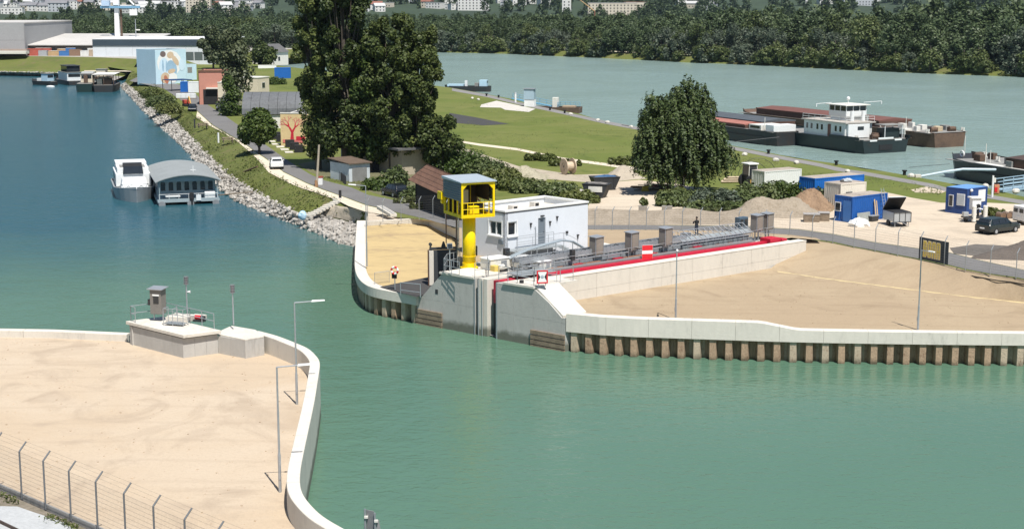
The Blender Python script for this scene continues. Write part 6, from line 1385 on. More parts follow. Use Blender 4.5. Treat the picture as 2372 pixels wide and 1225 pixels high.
for s in (-1,1):
    lbox(hb,s*3.5-0.06,s*3.5+0.06,wy+0.13,HLn-0.6,0.61,3.0,M_hbg,'side_wall')
    for k in range(6): lbox(hb,s*3.57-0.02,s*3.57+0.02,wy+1.2+k*2.3,wy+2.2+k*2.3,1.5,2.6,M_glass,'side_window')
    mb = MB(); mb.cyl((s*3.55,0.15,0.6),(s*3.55,0.15,3.0),0.06,0.06,6); mb.build('porch_post', M_hbg, hb)
lbox(hb,-3.5,3.5,HLn-0.6,HLn-0.5,0.61,3.0,M_hbg,'back_wall')
arc = [(-HW/2-0.25+ (HW+0.5)*k/14, 2.95+0.85*math.sin(math.pi*k/14)**0.8) for k in range(15)]
mb = MB(); rings = [[(x,y,z) for x,z in arc]+[(x,y,z-0.10) for x,z in arc[::-1]] for y in (-0.35,HLn*0.5,HLn)]; mb.loft(rings); mb.build('roof', mat('roof_felt_grey',(0.26,0.28,0.28),0.7,0.12,0.5), hb, smooth=False)
mb = MB(); mb.extr([(x,0.2,z-0.12) for x,z in arc]+[(HW/2-0.3,0.2,2.9),(-HW/2+0.3,0.2,2.9)],(0,0.08,0)); mb.build('gable', M_hbg, hb)
mb = MB(); mb.cyl((0.9,3.0,3.75),(0.9,3.0,4.5),0.06,0.06,6); mb.cyl((0.55,3.0,4.0),(1.25,3.0,4.0),0.03,0.03,4); mb.build('vent_pipe', M_bwhite, hb)
lbox(hb,-2.8,-1.0,0.3,1.5,0.95,1.1,M_bwhite,'table_top'); lbox(hb,-2.3,-1.5,0.6,1.2,0.61,0.94,M_hbg,'table_base')
lbox(hb,2.0,3.3,0.25,1.5,0.61,1.5,M_bwhite,'covered_bench',0.08)
mb = MB(); mb.box((0.35,-0.15,1.05),(0.5,0.5,0.9)); mb.cyl((0.35,-0.4,0.9),(0.35,-0.4,-0.3),0.13,0.1,8); mb.build('outboard_motor', M_black, hb, bevel=0.05)
lbox(hb,0.9,1.5,-0.1,0.1,0.5,1.2,M_bwhite,'swim_ladder')
# white motor cruiser moored beside it (bow towards us)
q = P(352,468,WZ); q2 = P(322,478,WZ); mc = boatT('motor_yacht', 'white motor yacht with open sun deck moored beside the grey houseboat', 'boat', P(318,449,WZ)+Vector((-2.4,6.0,0)), R(17-90))
hull(mc, 15.5, 5.2, 1.5, mat('yacht_hull',(0.30,0.32,0.33),0.4,0.12,0.5), 0.38, 0.02, 0.5)
lbox(mc,0.3,8.9,-2.22,2.22,1.3,3.0,M_bwhite,'cabin',0.08)
lbox(mc,8.95,11.9,-1.75,1.75,1.3,2.6,M_bwhite,'fore_cabin',0.15,tx=0.72,ty=0.85)
mb = MB(); mb.hexa([(8.95,-1.3,2.95),(9.1,-1.2,2.95),(9.1,1.2,2.95),(8.95,1.3,2.95),(8.7,-1.2,3.9),(8.75,-1.15,3.9),(8.75,1.15,3.9),(8.7,1.2,3.9)]); mb.build('windscreen', M_glass, mc)
lbox(mc,4.5,8.6,-2.0,2.0,3.02,3.7,M_bwhite,'bridge_coaming',0.05); lbox(mc,4.9,8.3,-1.6,1.6,3.65,3.74,M_deck,'sun_deck')
lbox(mc,6.6,7.9,-1.2,1.2,3.75,4.2,M_dsteel,'console'); 
for s in (-1,1):
    for k in range(4): lbox(mc,1.2+k*1.7,2.5+k*1.7,s*2.24-0.02,s*2.24+0.02,1.9,2.6,M_glass,'side_window')
mb = MB()
for s in (-1,1): mb.tube([(9.5,s*2.0,1.2),(11.5,s*1.7,1.9),(14.0,s*0.35,2.1)],0.03,5)
mb.build('bow_rail', M_galv, mc); 
for s in (-1,1): mb = MB(); mb.ring((11.8,s*0.8,1.5),0.28,0.09,'X',12,6); mb.build('life_ring', M_white, mc)
lbox(mc,0.5,4.3,-2.0,2.0,3.02,4.0,M_bwhite,'aft_deckhouse',0.05); mb = MB(); mb.cyl((2.0,0,2.5),(2.0,0,4.2),0.04,0.03,5); mb.build('mast', M_galv, mc)
# planks from the houseboat to the bank
for k,(a,b) in enumerate((((508,412),(560,414)),((505,452),(585,445)))):
    t = T('mooring_plank', ['upper thin mooring plank from houseboat roof side to the stones','lower mooring plank from houseboat deck to the stone bank'][k], 'plank', P(a[0],a[1],-3.0)); mb = MB(); mb.cyl(P(a[0],a[1],-3.2),P(b[0],b[1],-2.6),0.07,0.07,5); mb.build('spar', M_wood, t, world=True)

# ------------------------------------------------------------------ river craft
E2 = math.atan2(0.92,-0.39)             # direction the big barges point (upriver)
def barge(lab, q, L, B, H, mh, mhatch, rz, nh=6, hz=1.1, name='cargo_barge', bow=0.12, x0=6.0, x1=None, rails=True):
    t = boatT(name, lab, 'barge', q, rz); hull(t, L, B, H, mh, bow, 0.35, 0.6, stern=0.75)
    lbox(t,0.5,L*0.97,-B/2+0.25,B/2-0.25,H-0.12,H-0.05,M_deck,'deck'); x1 = x1 or L*(1-bow)
    lbox(t,x0,x1,-B/2+1.0,B/2-1.0,H,H+hz*0.7,mat('coaming_rust',(0.10,0.055,0.04),0.8,0.3,0.6),'coaming')
    for k in range(nh):
        a = x0+(x1-x0)*k/nh; b = x0+(x1-x0)*(k+1)/nh-0.08
        mb = MB(); w_ = B/2-0.85; z = H+hz*0.7+0.01; mb.loft([[(a,-w_,z),(a,-w_,z+0.18),(a,0,z+0.5),(a,w_,z+0.18),(a,w_,z)],[(b,-w_,z),(b,-w_,z+0.18),(b,0,z+0.5),(b,w_,z+0.18),(b,w_,z)]]); mb.build('hatch_cover', mhatch, t)
    for s in (-1,1):
        mb = MB(); mb.box((L/2,s*(B/2-0.02),H*0.55),(L*0.85,0.12,0.14)); mb.build('rubbing_strake', mh, t)
    return t
def clutter(t, pts, seed):
    random.seed(seed)
    for (x,y,z,k) in pts:
        mb = MB()
        if k == 'w': mb.cyl((x,y-0.6,z+0.5),(x,y+0.6,z+0.5),0.4,0.4,10); mb.box((x,y-0.7,z+0.4),(0.7,0.12,0.8)); mb.box((x,y+0.7,z+0.4),(0.7,0.12,0.8)); mb.build('winch', M_hullr, t)
        elif k == 'b': 
            for d in (-0.25,0.25): mb.cyl((x+d,y,z),(x+d,y,z+0.7),0.14,0.16,8)
            mb.box((x,y,z+0.05),(0.9,0.4,0.1)); mb.build('bollard', M_offw, t)
        elif k == 'c': mb.box((x,y,z+0.45),(rnd(0.8,1.6),rnd(0.6,1.2),0.9)); mb.build('locker', random.choice([M_offw,M_hullr,M_deck]), t, bevel=0.04)
        elif k == 'p': mb.cyl((x,y,z),(x,y,z+rnd(1.8,3)),0.06,0.05,6); mb.build('mast', M_offw, t)
        elif k == 'd': mb.cyl((x,y,z),(x+0.5,y+0.8,z+1.9),0.08,0.06,6); mb.build('davit', M_offw, t)
        elif k == 'r': mb.ring((x,y,z+0.6),0.4,0.1,'Y',12,6); mb.build('life_ring', M_white, t)
# pusher tug
S0 = P(1990,358,WZ); S1 = P(2110,351,WZ); rzp = math.atan2(S1.y-S0.y, S1.x-S0.x); BP_ = (S1-S0).length
pu = boatT('push_tug', 'white push tug with wheelhouse and dark green hull among the barges', 'tug', (S0+S1)/2, rzp+math.pi/2)
hull(pu, 27, BP_*0.98, 2.3, M_hullg, 0.18, 0.5, 0.3, stern=0.9); hw = BP_/2
lbox(pu,0.6,25,-hw+0.3,hw-0.3,2.12,2.2,M_deck,'deck')
for s in (-1,1): lbox(pu,0.3,8,s*(hw-0.1)-0.05,s*(hw-0.1)+0.05,2.2,2.75,M_hullg,'bulwark')
M_tugw = mat('tug_white',(0.60,0.61,0.60),0.55,0.1,0.6,col2=(0.42,0.40,0.36),amt=0.25)
lbox(pu,4.5,15.5,-0.8,hw-0.55,2.2,4.7,M_tugw,'deckhouse',0.05)
lbox(pu,4.0,16.0,-1.2,hw-0.25,4.71,4.9,mat('tug_deck',(0.40,0.37,0.33),0.8,0.2,0.7),'boat_deck')
for x in (5.3,6.5,10.2,11.4,13.0,14.2):
    wn_ = lbox(pu,x,x+0.7,hw-0.56,hw-0.52,3.2,4.3,M_white,'window'); lbox(pu,x+0.08,x+0.62,hw-0.52,hw-0.50,3.28,4.22,M_glass,'pane')
lbox(pu,8.2,9.0,hw-0.56,hw-0.50,2.3,4.4,mat('door_brown',(0.16,0.07,0.05),0.6,0.2,1),'door')
lbox(pu,3.9,4.46,0.2,hw-0.8,2.3,4.6,M_bwhite,'aft_house',0.05); lbox(pu,3.87,3.89,1.5,2.8,3.6,4.2,M_glass,'aft_window')
lbox(pu,1.0,3.6,-hw+1.0,-0.6,4.4,4.55,M_deck,'aft_awning'); 
for (x,y) in ((1.1,-hw+1.1),(3.5,-hw+1.1),(1.1,-0.7)): mb = MB(); mb.cyl((x,y,2.2),(x,y,4.4),0.07,0.07,6); mb.build('awning_post', M_bwhite, pu)
lbox(pu,1.6,3.4,-hw+1.3,-0.9,2.2,3.9,M_hullg,'engine_casing',0.05)
lbox(pu,8.0,12.0,-1.9,2.1,4.91,6.0,M_bwhite,'wheelhouse_base',0.05)
for (x0,x1,y0,y1) in ((7.6,12.2,-2.1,-2.0),(7.6,12.2,2.2,2.3),(7.6,7.7,-2.0,2.2),(12.1,12.2,-2.0,2.2)): lbox(pu,x0,x1,y0,y1,5.6,6.5,M_bwhite,'wheelhouse_wall')
lbox(pu,7.72,12.08,-1.98,2.18,6.4,7.4,M_glass,'wheelhouse_glass')
for (x,y) in ((7.65,-2.05),(7.65,-0.6),(7.65,0.8),(7.65,2.25),(12.15,-2.05),(12.15,2.25),(9.2,2.25),(10.7,2.25),(9.2,-2.05),(10.7,-2.05)): mb = MB(); mb.box((x,y,6.95),(0.12,0.12,0.95)); mb.build('window_post', M_bwhite, pu)
lbox(pu,7.2,12.6,-2.6,2.8,7.42,7.56,M_offw,'wheelhouse_roof')
mb = MB(); mb.cyl((10,0,7.56),(10,0,8.3),0.08,0.06,6); mb.sph((10,0,8.5),0.32,8,6); mb.build('radar_dome', M_bwhite, pu)
mb = MB(); mb.cyl((9,-2.6,7.8),(9,-6.5,7.9),0.05,0.05,5); mb.cyl((9,-6.5,7.9),(9,-6.5,7.4),0.1,0.1,6); mb.build('signal_arm', M_bwhite, pu)
mb = MB(); mb.cyl((11,2.8,7.8),(11,6.0,7.7),0.05,0.05,5); mb.cyl((11,6.0,7.7),(11,6.0,7.2),0.1,0.1,6); mb.build('signal_arm', M_bwhite, pu)
for (x,y) in ((6.4,-0.4),(6.4,2.0)): mb = MB(); mb.cyl((x,y,4.9),(x,y,6.6),0.35,0.3,12); mb.build('funnel', M_bwhite, pu)
railing(pu, [(4.2,-1.0,4.9),(4.2,hw-0.35,4.9),(15.6,hw-0.35,4.9)], 0.9, 1.6, 0.03, M_bwhite, world=False)
lbox(pu,-0.06,-0.01,-1.6,1.6,2.35,2.6,M_bwhite,'stern_stripe'); lbox(pu,-0.06,-0.01,1.9,3.4,2.0,2.25,M_bwhite,'stern_stripe'); lbox(pu,-0.06,-0.01,-3.4,-1.9,2.0,2.25,M_bwhite,'stern_stripe'); lbox(pu,-0.10,-0.02,-1.4,1.4,0.5,1.4,M_black,'stern_recess')
clutter(pu, [(2.2,hw-1.2,2.2,'b'),(1.5,1.2,2.2,'w'),(3.0,-0.2,2.2,'c'),(5.5,-hw+1.0,2.2,'d'),(14,-2.5,2.2,'p'),(1.2,-hw+0.6,2.2,'p'),(10,-3.5,2.2,'c'),(7.0,-1.4,4.9,'c')], 3)
ep = Vector((math.cos(rzp+math.pi/2), math.sin(rzp+math.pi/2), 0)); pp = Vector((ep.y,-ep.x,0))
c0_ = Vector((pu.location.x,pu.location.y,0)) if False else (S0+S1)/2
barge('long cargo barge with dark grey hatch covers ahead of the white push tug', c0_ + ep*27.6 - pp*0.2, 31, 9.6, 2.3, M_hullk, M_hatch, rzp+math.pi/2, 6, 1.2, x0=1.5)
Ac = P(1790,340,WZ); tA = barge('black barge with salmon deck and white stern cabin in front of the grey hatches', Ac + pp*3.1, 38, 6.4, 2.5, M_hullk, mat('hatch_salmon',(0.36,0.15,0.115),0.7,0.12,0.5), rzp+math.pi/2, 6, 0.7, x0=9.5)
lbox(tA,0.8,3.2,-2.4,2.4,2.45,3.6,M_bwhite,'stern_cabin',0.04); lbox(tA,4.2,7.8,-2.4,2.6,2.45,3.4,M_offw,'deck_cabin',0.04); lbox(tA,4.6,7.4,2.61,2.64,2.8,3.2,M_glass,'cabin_window')
clutter(tA, [(8.6,1.2,2.4,'w'),(8.6,-1.2,2.4,'c'),(3.7,2.2,2.4,'p'),(3.6,-2.2,2.4,'b')], 4)
Cc = P(2150,344,WZ); tC = barge('rusty brown barge with red hatch covers outermost on the river', Cc + pp*4.8, 58, 9.6, 2.6, M_hullr, M_hatchr, rzp+math.pi/2, 9, 1.4, x0=14)
clutter(tC, [(2,2,2.5,'w'),(2,-2.2,2.5,'w'),(4,0.5,2.5,'c'),(4.5,-3,2.5,'c'),(5,3,2.5,'c'),(7,0,2.5,'c'),(8.5,2.4,2.5,'p'),(9,-2.0,2.5,'b'),(1.2,4,2.5,'b'),(1.2,-4,2.5,'b'),(11,1,2.5,'c'),(12,-2,2.5,'c')], 5)
lbox(tC,6.0,7.4,3.2,4.78,-0.2,2.9,M_offw,'pale_side_plate'); lbox(tC,2.6,4.4,-0.8,0.8,2.5,3.4,mat('deck_tank',(0.45,0.36,0.24),0.6,0.2,1),'deck_tank',0.1)
Dq = P(2198,406,WZ); eD = Vector((-0.36,0.93,0)).normalized(); pD_ = Vector((eD.y,-eD.x,0)); rD = math.atan2(eD.y,eD.x)
tD = barge('dark barge with upright bow and pale side deck beside the blue gangway', Dq - eD*58 + pD_*2.6, 58, 10.0, 2.7, M_hullk, mat('hatch_brown',(0.075,0.05,0.04),0.7,0.2,0.5), rD, 8, 1.6, bow=0.10, x0=4, x1=44)
lbox(tD,2,50,3.4,4.6,2.66,2.75,M_offw,'side_deck'); clutter(tD, [(55,0,2.7,'w'),(56,-2,2.7,'b'),(56,2,2.7,'r'),(52,2,2.7,'c'),(50,0.5,2.7,'b'),(49,3.4,2.7,'p'),(48.5,3.0,2.7,'p'),(47,1,2.7,'c'),(46,-1,2.7,'c'),(53,-1,2.7,'c'),(57,0.8,2.9,'p'),(43,4.0,2.7,'c'),(38,4.0,2.7,'c'),(33,4.0,2.7,'c')], 6)
mb = MB(); mb.tube([Q(2200,380,215), Q(2105,388,208)],0.03,4); t = T('mooring_rope', 'thin mooring rope from the dark barge bow across the water', 'rope', (P(2200,400,WZ))); mb.build('rope', M_dsteel, t, world=True)
t = T('mooring_cable', 'dark mooring cable from the black barge past the weeping tree', 'rope', PG(1450,300)); mb = MB(); mb.tube([PG(1440,292,0.2), Q(1690,330,262), Q(1805,318,262)],0.05,4); mb.build('rope', M_dsteel, t, world=True)
# work boats upriver
q = P(1136,214,WZ); wb_ = boatT('work_boat', 'pale blue work boat with black hull moored far along the river bank', 'boat', q+Vector((0,3,0)), R(172)); hull(wb_, 12.5, 3.6, 1.5, M_hullk, 0.15, 0.3, 0.3)
lbox(wb_,0.9,3.0,-1.3,1.3,1.4,3.2,mat('work_blue',(0.40,0.55,0.65),0.5,0.1,1),'wheelhouse',0.05); lbox(wb_,0.85,0.88,-0.9,0.9,2.4,3.0,M_glass,'window'); lbox(wb_,3.3,4.4,-0.8,0.8,1.4,2.4,M_deck,'engine_box'); lbox(wb_,6.5,7.2,-0.5,0.5,1.4,3.0,M_bwhite,'locker'); lbox(wb_,7.5,12,-1.5,1.5,1.4,2.0,mat('work_blue',(0.40,0.55,0.65)),'hold_cover')
q = P(1345,262,WZ); pn_ = boatT('landing_pontoon', 'dark landing pontoon with blue gangway on the river bank', 'pontoon', q, R(166)); hull(pn_, 11, 4.0, 1.3, M_hullr, 0.0001, 1, 0, stern=1)
M_pb = mat('pontoon_blue',(0.13,0.30,0.42),0.6,0.15,1)
railing(pn_, [(0.5,-1.7,1.3),(5,-1.7,1.3),(5,1.7,1.3)], 1.0, 1.2, 0.05, M_pb, world=False); lbox(pn_,5.2,6.4,-0.8,0.8,1.2,3.4,M_offw,'mooring_dolphin',0.03); lbox(pn_,1.2,4.0,-1.0,1.0,1.2,1.6,mat('pallet',(0.4,0.3,0.2),0.8,0.2,1),'deck_boards')
mb = MB(); mb.hexa([(6.5,-0.8,1.3),(16,-0.8,2.9),(16,0.8,2.9),(6.5,0.8,1.3),(6.5,-0.8,1.5),(16,-0.8,3.1),(16,0.8,3.1),(6.5,0.8,1.5)]); mb.build('gangway', M_pb, pn_)
railing(pn_, [(6.5,-0.8,1.5),(16,-0.8,3.1)], 1.0, 1.5, 0.05, M_pb, world=False)
q = PG(1228,247); t = T('pier_kiosk', 'narrow glazed kiosk on white base at the river landing', 'kiosk', q, R(-15)); mb = MB(); mb.box((0,0,0.75),(2.2,1.6,1.5)); mb.build('base', M_white, t); mb = MB(); mb.hexa([(-1.2,-0.9,1.52),(1.1,-0.9,1.52),(1.1,0.9,1.52),(-1.2,0.9,1.52),(-1.2,-0.7,3.7),(0.9,-0.7,3.7),(0.9,0.9,3.7),(-1.2,0.9,3.7)]); mb.build('glazing', mat('kiosk_glass',(0.30,0.40,0.45),0.15,0.1,1), t); mb = MB(); mb.box((-0.1,0.1,3.78),(2.5,2.0,0.12)); mb.build('roof', M_galv, t)
q = PG(1194,238); t = T('landing_post', 'slim white post on the apron before the glazed kiosk', 'post', q); mb = MB(); mb.cyl((0,0,0),(0,0,2.1),0.22,0.22,8); mb.build('shaft', M_white, t); mb = MB(); mb.cyl((0,0,2.1),(0,0,2.25),0.28,0.2,8); mb.build('cap', M_galv, t)

# ------------------------------------------------------------------ group of old boats at the basin end
def oldboat(px, py, L, B, H, m, rz, lab, parts, name='river_boat'):
    t = boatT(name, lab, 'boat', P(px,py,WZ), rz); hull(t, L, B, H, m, 0.3, 0.05, 0.5)
    lbox(t,0.5,L*0.8,-B/2+0.3,B/2-0.3,H-0.15,H-0.08,M_deck,'deck')
    for (x0,x1,y0,y1,z0,z1,m_,nm) in parts: lbox(t,x0,x1,y0,y1,z0,z1,m_,nm,0.03)
    return t
M_cream = mat('boat_cream',(0.62,0.55,0.43),0.6,0.12,1)
def cab(x0,x1,b,z0,h,m): return [(x0,x1,-b,b,z0,z0+h,m,'cabin'),(x0-0.03,x1+0.03,-b*0.85,b*0.85,z0+h*0.45,z0+h*0.85,M_glass,'window'),(x0-0.2,x1+0.2,-b-0.2,b+0.2,z0+h+0.01,z0+h+0.14,M_deck,'cabin_roof')]
oldboat(126,198,9,3.6,1.2,M_hullk,R(150),'small pale blue tug outermost in the old boat group', cab(1.5,4.0,1.3,1.2,2.2,mat('work_blue',(0.40,0.55,0.65))) + [(4.3,6.0,-1.2,1.2,1.2,2.0,M_bwhite,'fore_cabin')])
oldboat(175,198,20,5.0,1.3,M_hullk,R(120),'white passenger boat with glazed upper deck behind the black prowed boat', cab(1.0,12,2.1,1.3,2.4,M_bwhite) + [(2.0,9.0,-1.9,1.9,3.9,5.6,M_glass,'upper_saloon'),(1.6,9.4,-2.1,2.1,5.62,5.8,M_dsteel,'upper_roof')])
oldboat(196,214,18,5.2,2.4,mat('hull_bottle_green',(0.012,0.03,0.028),0.45,0.2,0.5),R(98),'old ship with dark green prow and cream deckhouse', cab(5,10,1.6,2.4,2.3,M_cream) + [(11,12.6,-0.9,0.9,2.4,4.2,M_bwhite,'fore_house'),(3,4,-0.5,0.5,2.4,4.6,M_hullr,'funnel')])
tB = oldboat(240,214,17,6.6,2.0,M_hullk,R(98),'wide black barge with dark canopy roof and cream clutter', [(1.0,14,-2.9,2.9,4.55,4.75,mat('canopy_dark',(0.05,0.045,0.04),0.7,0.2,1),'canopy'),(0.6,14.4,-3.1,3.1,4.76,4.84,M_offw,'canopy_edge'),(2,5,-2,0,2.0,3.6,M_hullr,'store'),(2.5,4,0.6,2,2.0,3.5,M_cream,'locker'),(6,9,-1,2,2.0,3.9,M_cream,'store')], 'barge_workshop')
for (x,y) in ((1.2,-2.7),(1.2,2.7),(7,-2.7),(7,2.7),(13.6,-2.7),(13.6,2.7),(1.2,0)): mb = MB(); mb.cyl((x,y,2.0),(x,y,4.55),0.09,0.09,5); mb.build('canopy_post', M_hullr, tB)
oldboat(262,186,14,4.6,1.2,M_hullr,R(178),'cream work pontoon with rust red house behind the canopied barge', cab(2,5,1.3,1.2,2.2,M_cream)+[(6,10,-1.2,1.2,1.2,2.6,M_bwhite,'store'),(10.6,11.4,-0.5,0.5,1.2,4.6,M_hullr,'crane_post')])
t = T('dinghy', 'tiny white dinghy floating off the old boat group', 'boat', P(117,202,WZ)); mb = MB(); mb.sph((0,0,0.1),1.0,10,6,(1.3,0.55,0.35)); mb.build('dinghy_hull', M_bwhite, t)
# ------------------------------------------------------------------ buildings along the road
M_cream = mat('plaster_cream',(0.60,0.53,0.41),0.85,0.10,0.4,col2=(0.44,0.38,0.29),amt=0.3)
M_pale = mat('plaster_pale',(0.66,0.63,0.57),0.85,0.08,0.4)
M_salmon = mat('plaster_salmon',(0.50,0.23,0.17),0.85,0.10,0.4,col2=(0.40,0.20,0.13),amt=0.3)
M_brown = mat('brick_brown_and_shade',(0.16,0.085,0.055),0.9,0.25,0.8)
M_bitu = mat('bitumen_roof',(0.10,0.10,0.10),0.85,0.2,0.4,col2=(0.16,0.15,0.14))
def frame(p0, p1):
    d = Vector((p1.x-p0.x,p1.y-p0.y,0)); L = d.length; d.normalize(); return d, Vector((-d.y,d.x,0)), L
def bldg(name, lab, p0, p1, depth, h, m, cat='building', flip=1):
    """box building: p0->p1 is the facade foot, depth goes behind it"""
    d, n, L = frame(p0, p1); n = n*flip; t = T(name, lab, cat, p0); z0 = p0.z-0.3
    def W(a,b,z): q = p0+d*a+n*b; return Vector((q.x,q.y,p0.z+z))
    def bb(a0,a1,b0,b1,c0,c1,mm,nm,par=None):
        mb = MB(); mb.hexa([W(a0,b0,c0),W(a1,b0,c0),W(a1,b1,c0),W(a0,b1,c0),W(a0,b0,c1),W(a1,b0,c1),W(a1,b1,c1),W(a0,b1,c1)]); return mb.build(nm, mm, par or t, world=True)
    if m is not None:
        bb(0,L,0,0.3,-0.4,h,m,'wall'); bb(0,L,depth-0.3,depth,-0.4,h,m,'wall'); bb(0,0.3,0.302,depth-0.302,-0.4,h,m,'wall'); bb(L-0.3,L,0.302,depth-0.302,-0.4,h,m,'wall')
    return t, W, bb, L
def win(bb, a0, a1, z0, z1, m=None, fm=None):
    f_ = bb(a0-0.08,a1+0.08,-0.05,-0.005,z0-0.08,z1+0.08,fm or M_white,'window'); bb(a0,a1,-0.075,-0.052,z0,z1,m or M_glass,'pane',f_)
# grey arched hall
p0, p1 = PG(566,298), PG(722,297); d, n, L = frame(p0, p1)
t, W, bb, L = bldg('arched_hall', 'grey hall with curved ribbed roof and two white skylights', p0, p1, 11.0, 2.6, M_pale)
random.seed(2); na = 14
for k in range(8):
    a0 = -0.3+(L+0.6)*k/8; a1 = -0.3+(L+0.6)*(k+1)/8-0.05; mb = MB(); ring = lambda a: [W(a,5.5-5.8*math.cos(math.pi*i/na)*1.0,2.5+3.6*math.sin(math.pi*i/na)**0.85) for i in range(na+1)] + [W(a,5.5-5.6*math.cos(math.pi*i/na),2.35+3.6*math.sin(math.pi*i/na)**0.85) for i in range(na,-1,-1)]
    mb.loft([ring(a0),ring(a1)]); mb.build('roof_bay', mat('hall_roof',(0.12,0.125,0.13),0.7,0.2,0.3,col2=(0.075,0.075,0.08)), t, world=True)
mb = MB(); mb.extr([W(0.05,5.5-5.6*math.cos(math.pi*i/na),2.45+3.55*math.sin(math.pi*i/na)**0.85) for i in range(na+1)], d*0.2); mb.build('gable', M_bitu, t, world=True)
bb(-0.06,-0.01,3.5,7.0,0,3.6,M_black,'gable_door')
for k in range(2):
    mb = MB(); z_ = 3.55; mb.hexa([W(2.8+k*1.3,0.85,z_),W(3.9+k*1.3,0.85,z_),W(3.9+k*1.3,1.6,z_+0.75),W(2.8+k*1.3,1.6,z_+0.75),W(2.8+k*1.3,0.6,z_+0.25),W(3.9+k*1.3,0.6,z_+0.25),W(3.9+k*1.3,1.3,z_+1.05),W(2.8+k*1.3,1.3,z_+1.05)]); mb.build('skylight', M_white, t, world=True)
# street building with the red painted tree, planters at its foot
p0, p1 = PG(651,338), PG(709,338.5); t, W, bb, L = bldg('street_building', 'pale yellow street building with red painted tree on its facade', p0, p1, 26.0, 5.0, None)
d = (p1-p0).normalized()
M_yw = mat('plaster_yellow',(0.60,0.46,0.24),0.85,0.15,0.5,col2=(0.50,0.30,0.20),amt=0.35)
bb(0,L,0,0.3,-0.3,5.0,M_yw,'wall'); bb(L-0.3,L,0.302,26,-0.3,4.7,M_yw,'wall'); bb(0,0.3,0.302,26,-0.3,4.7,M_pale,'wall'); bb(0.31,L-0.31,0.31,26,4.5,4.7,M_bitu,'roof'); bb(-0.05,L+0.05,-0.06,0.36,5.01,5.15,M_offw,'coping')
random.seed(9); M_mred = mat('mural_red',(0.50,0.02,0.04),0.7,0.2,2); M_mpink = mat('mural_pink',(0.62,0.18,0.16),0.7,0.2,2)
def paint(bb_, segs, m, o):
    for (a0,a1,z0,z1) in segs: bb_(a0,a1,-0.012-o,-0.004-o,z0,z1,m,'painted_shape')
def limb(a, z, da, dz, w_, dep, W_, t_):
    q0, q1 = (a,z), (a+da,z+dz); nx_, nz_ = -dz, da; l_ = math.hypot(nx_,nz_); nx_/=l_; nz_/=l_
    mb = MB(); off = -0.010-0.0005*dep-0.0003*len(LIMB); LIMB.append(1)
    mb.face([W_(q0[0]-nx_*w_,off,q0[1]-nz_*w_),W_(q0[0]+nx_*w_,off,q0[1]+nz_*w_),W_(q1[0]+nx_*w_*0.6,off,q1[1]+nz_*w_*0.6),W_(q1[0]-nx_*w_*0.6,off,q1[1]-nz_*w_*0.6)]); mb.build('painted_branch', M_mred if dep < 3 else M_mpink, t_, world=True)
    if dep < 5:
        for s in (-1,1):
            an = math.atan2(dz,da)+s*rnd(0.3,0.75); l2 = math.hypot(da,dz)*rnd(0.6,0.8); limb(q1[0],q1[1],math.cos(an)*l2,math.sin(an)*l2,w_*0.62,dep+1,W_,t_)
LIMB = []; limb(L*0.45,0.9,0.05,1.25,0.30,0,W,t)
bb(L*0.08,L*0.97,-0.06,-0.03,0.5,1.0,M_mpink,'painted_base'); bb(L*0.62,L*0.97,-0.08,-0.062,0.9,1.5,M_mred,'painted_root')
for k in range(6):
    q = PG(640+k*10.5,322+k*6.2); tp = T('planter_box', 'dark planter box in the row beside the road below the painted facade', 'planter', q, R(14), 'planters below the painted facade'); mb = MB(); mb.box((0,0,0.55),(1.3,1.3,1.1)); mb.build('box', M_black, tp); mb = MB(); mb.box((-1.5,0.0,0.06),(1.2,1.6,0.12)); mb.build('paving', M_conc_w, tp)
tp = T('downpipe_post', 'white bent drain pipe at the corner of the painted street building', 'pipe', PG(727,352)); mb = MB(); mb.tube([(0,0,0),(0,0,1.5),(-0.35,0,1.9)],0.16,8); mb.build('pipe', M_white, tp)
# low house under the poplars
p0, p1 = PG(790,378), PG(932,406); t, W, bb, L = bldg('garden_house', 'low cream house with sign panel hidden under the poplars', p0, p1, 6.0, 3.3, mat('plaster_dim',(0.42,0.36,0.27),0.85,0.15,0.5))
bb(-0.8,L+1.2,-1.2,7.3,3.31,3.55,M_bitu,'roof'); win(bb,L*0.72,L*0.77,1.5,2.7); win(bb,L*0.30,L*0.36,1.2,2.4); bb(L*0.48,L*0.66,-0.05,-0.01,2.2,3.2,mat('sign_cream',(0.55,0.48,0.36),0.7,0.2,1.5,col2=(0.3,0.2,0.12)),'sign_panel'); bb(L*0.5,L*0.64,-0.05,-0.01,-0.1,2.0,M_black,'door_opening')
win(bb,L*0.08,L*0.14,1.2,2.4)
# small white garage
p0, p1 = PG(809,422), PG(857,418); t, W, bb, L = bldg('garage_shed', 'small white garage shed with brown sheet roof by the road', p0, p1, 4.6, 2.2, mat('shed_white',(0.52,0.56,0.58),0.7,0.15,0.8,col2=(0.36,0.36,0.34),amt=0.3))
mb = MB(); mb.hexa([W(-0.2,-0.3,2.22),W(L+0.2,-0.3,2.22),W(L+0.2,4.9,2.55),W(-0.2,4.9,2.55),W(-0.2,-0.3,2.34),W(L+0.2,-0.3,2.34),W(L+0.2,4.9,2.67),W(-0.2,4.9,2.67)]); mb.build('roof', mat('roof_moss_brown',(0.12,0.085,0.06),0.9,0.3,1.0), t, world=True)
bb(L*0.15,L*0.85,-0.05,-0.01,-0.1,1.75,mat('garage_door',(0.20,0.20,0.19),0.8,0.2,1),'garage_door')
tp = T('board_fence', 'short dark board fence beside the white garage shed', 'fence', PG(789,424)); 
for k in range(5): mb = MB(); q = PG(788,418).lerp(PG(803,430),k/5); mb.box(q+Vector((0,0,0.55)),(0.3,0.06,1.1),R(-40)); mb.build('board', M_dsteel, tp, world=True)
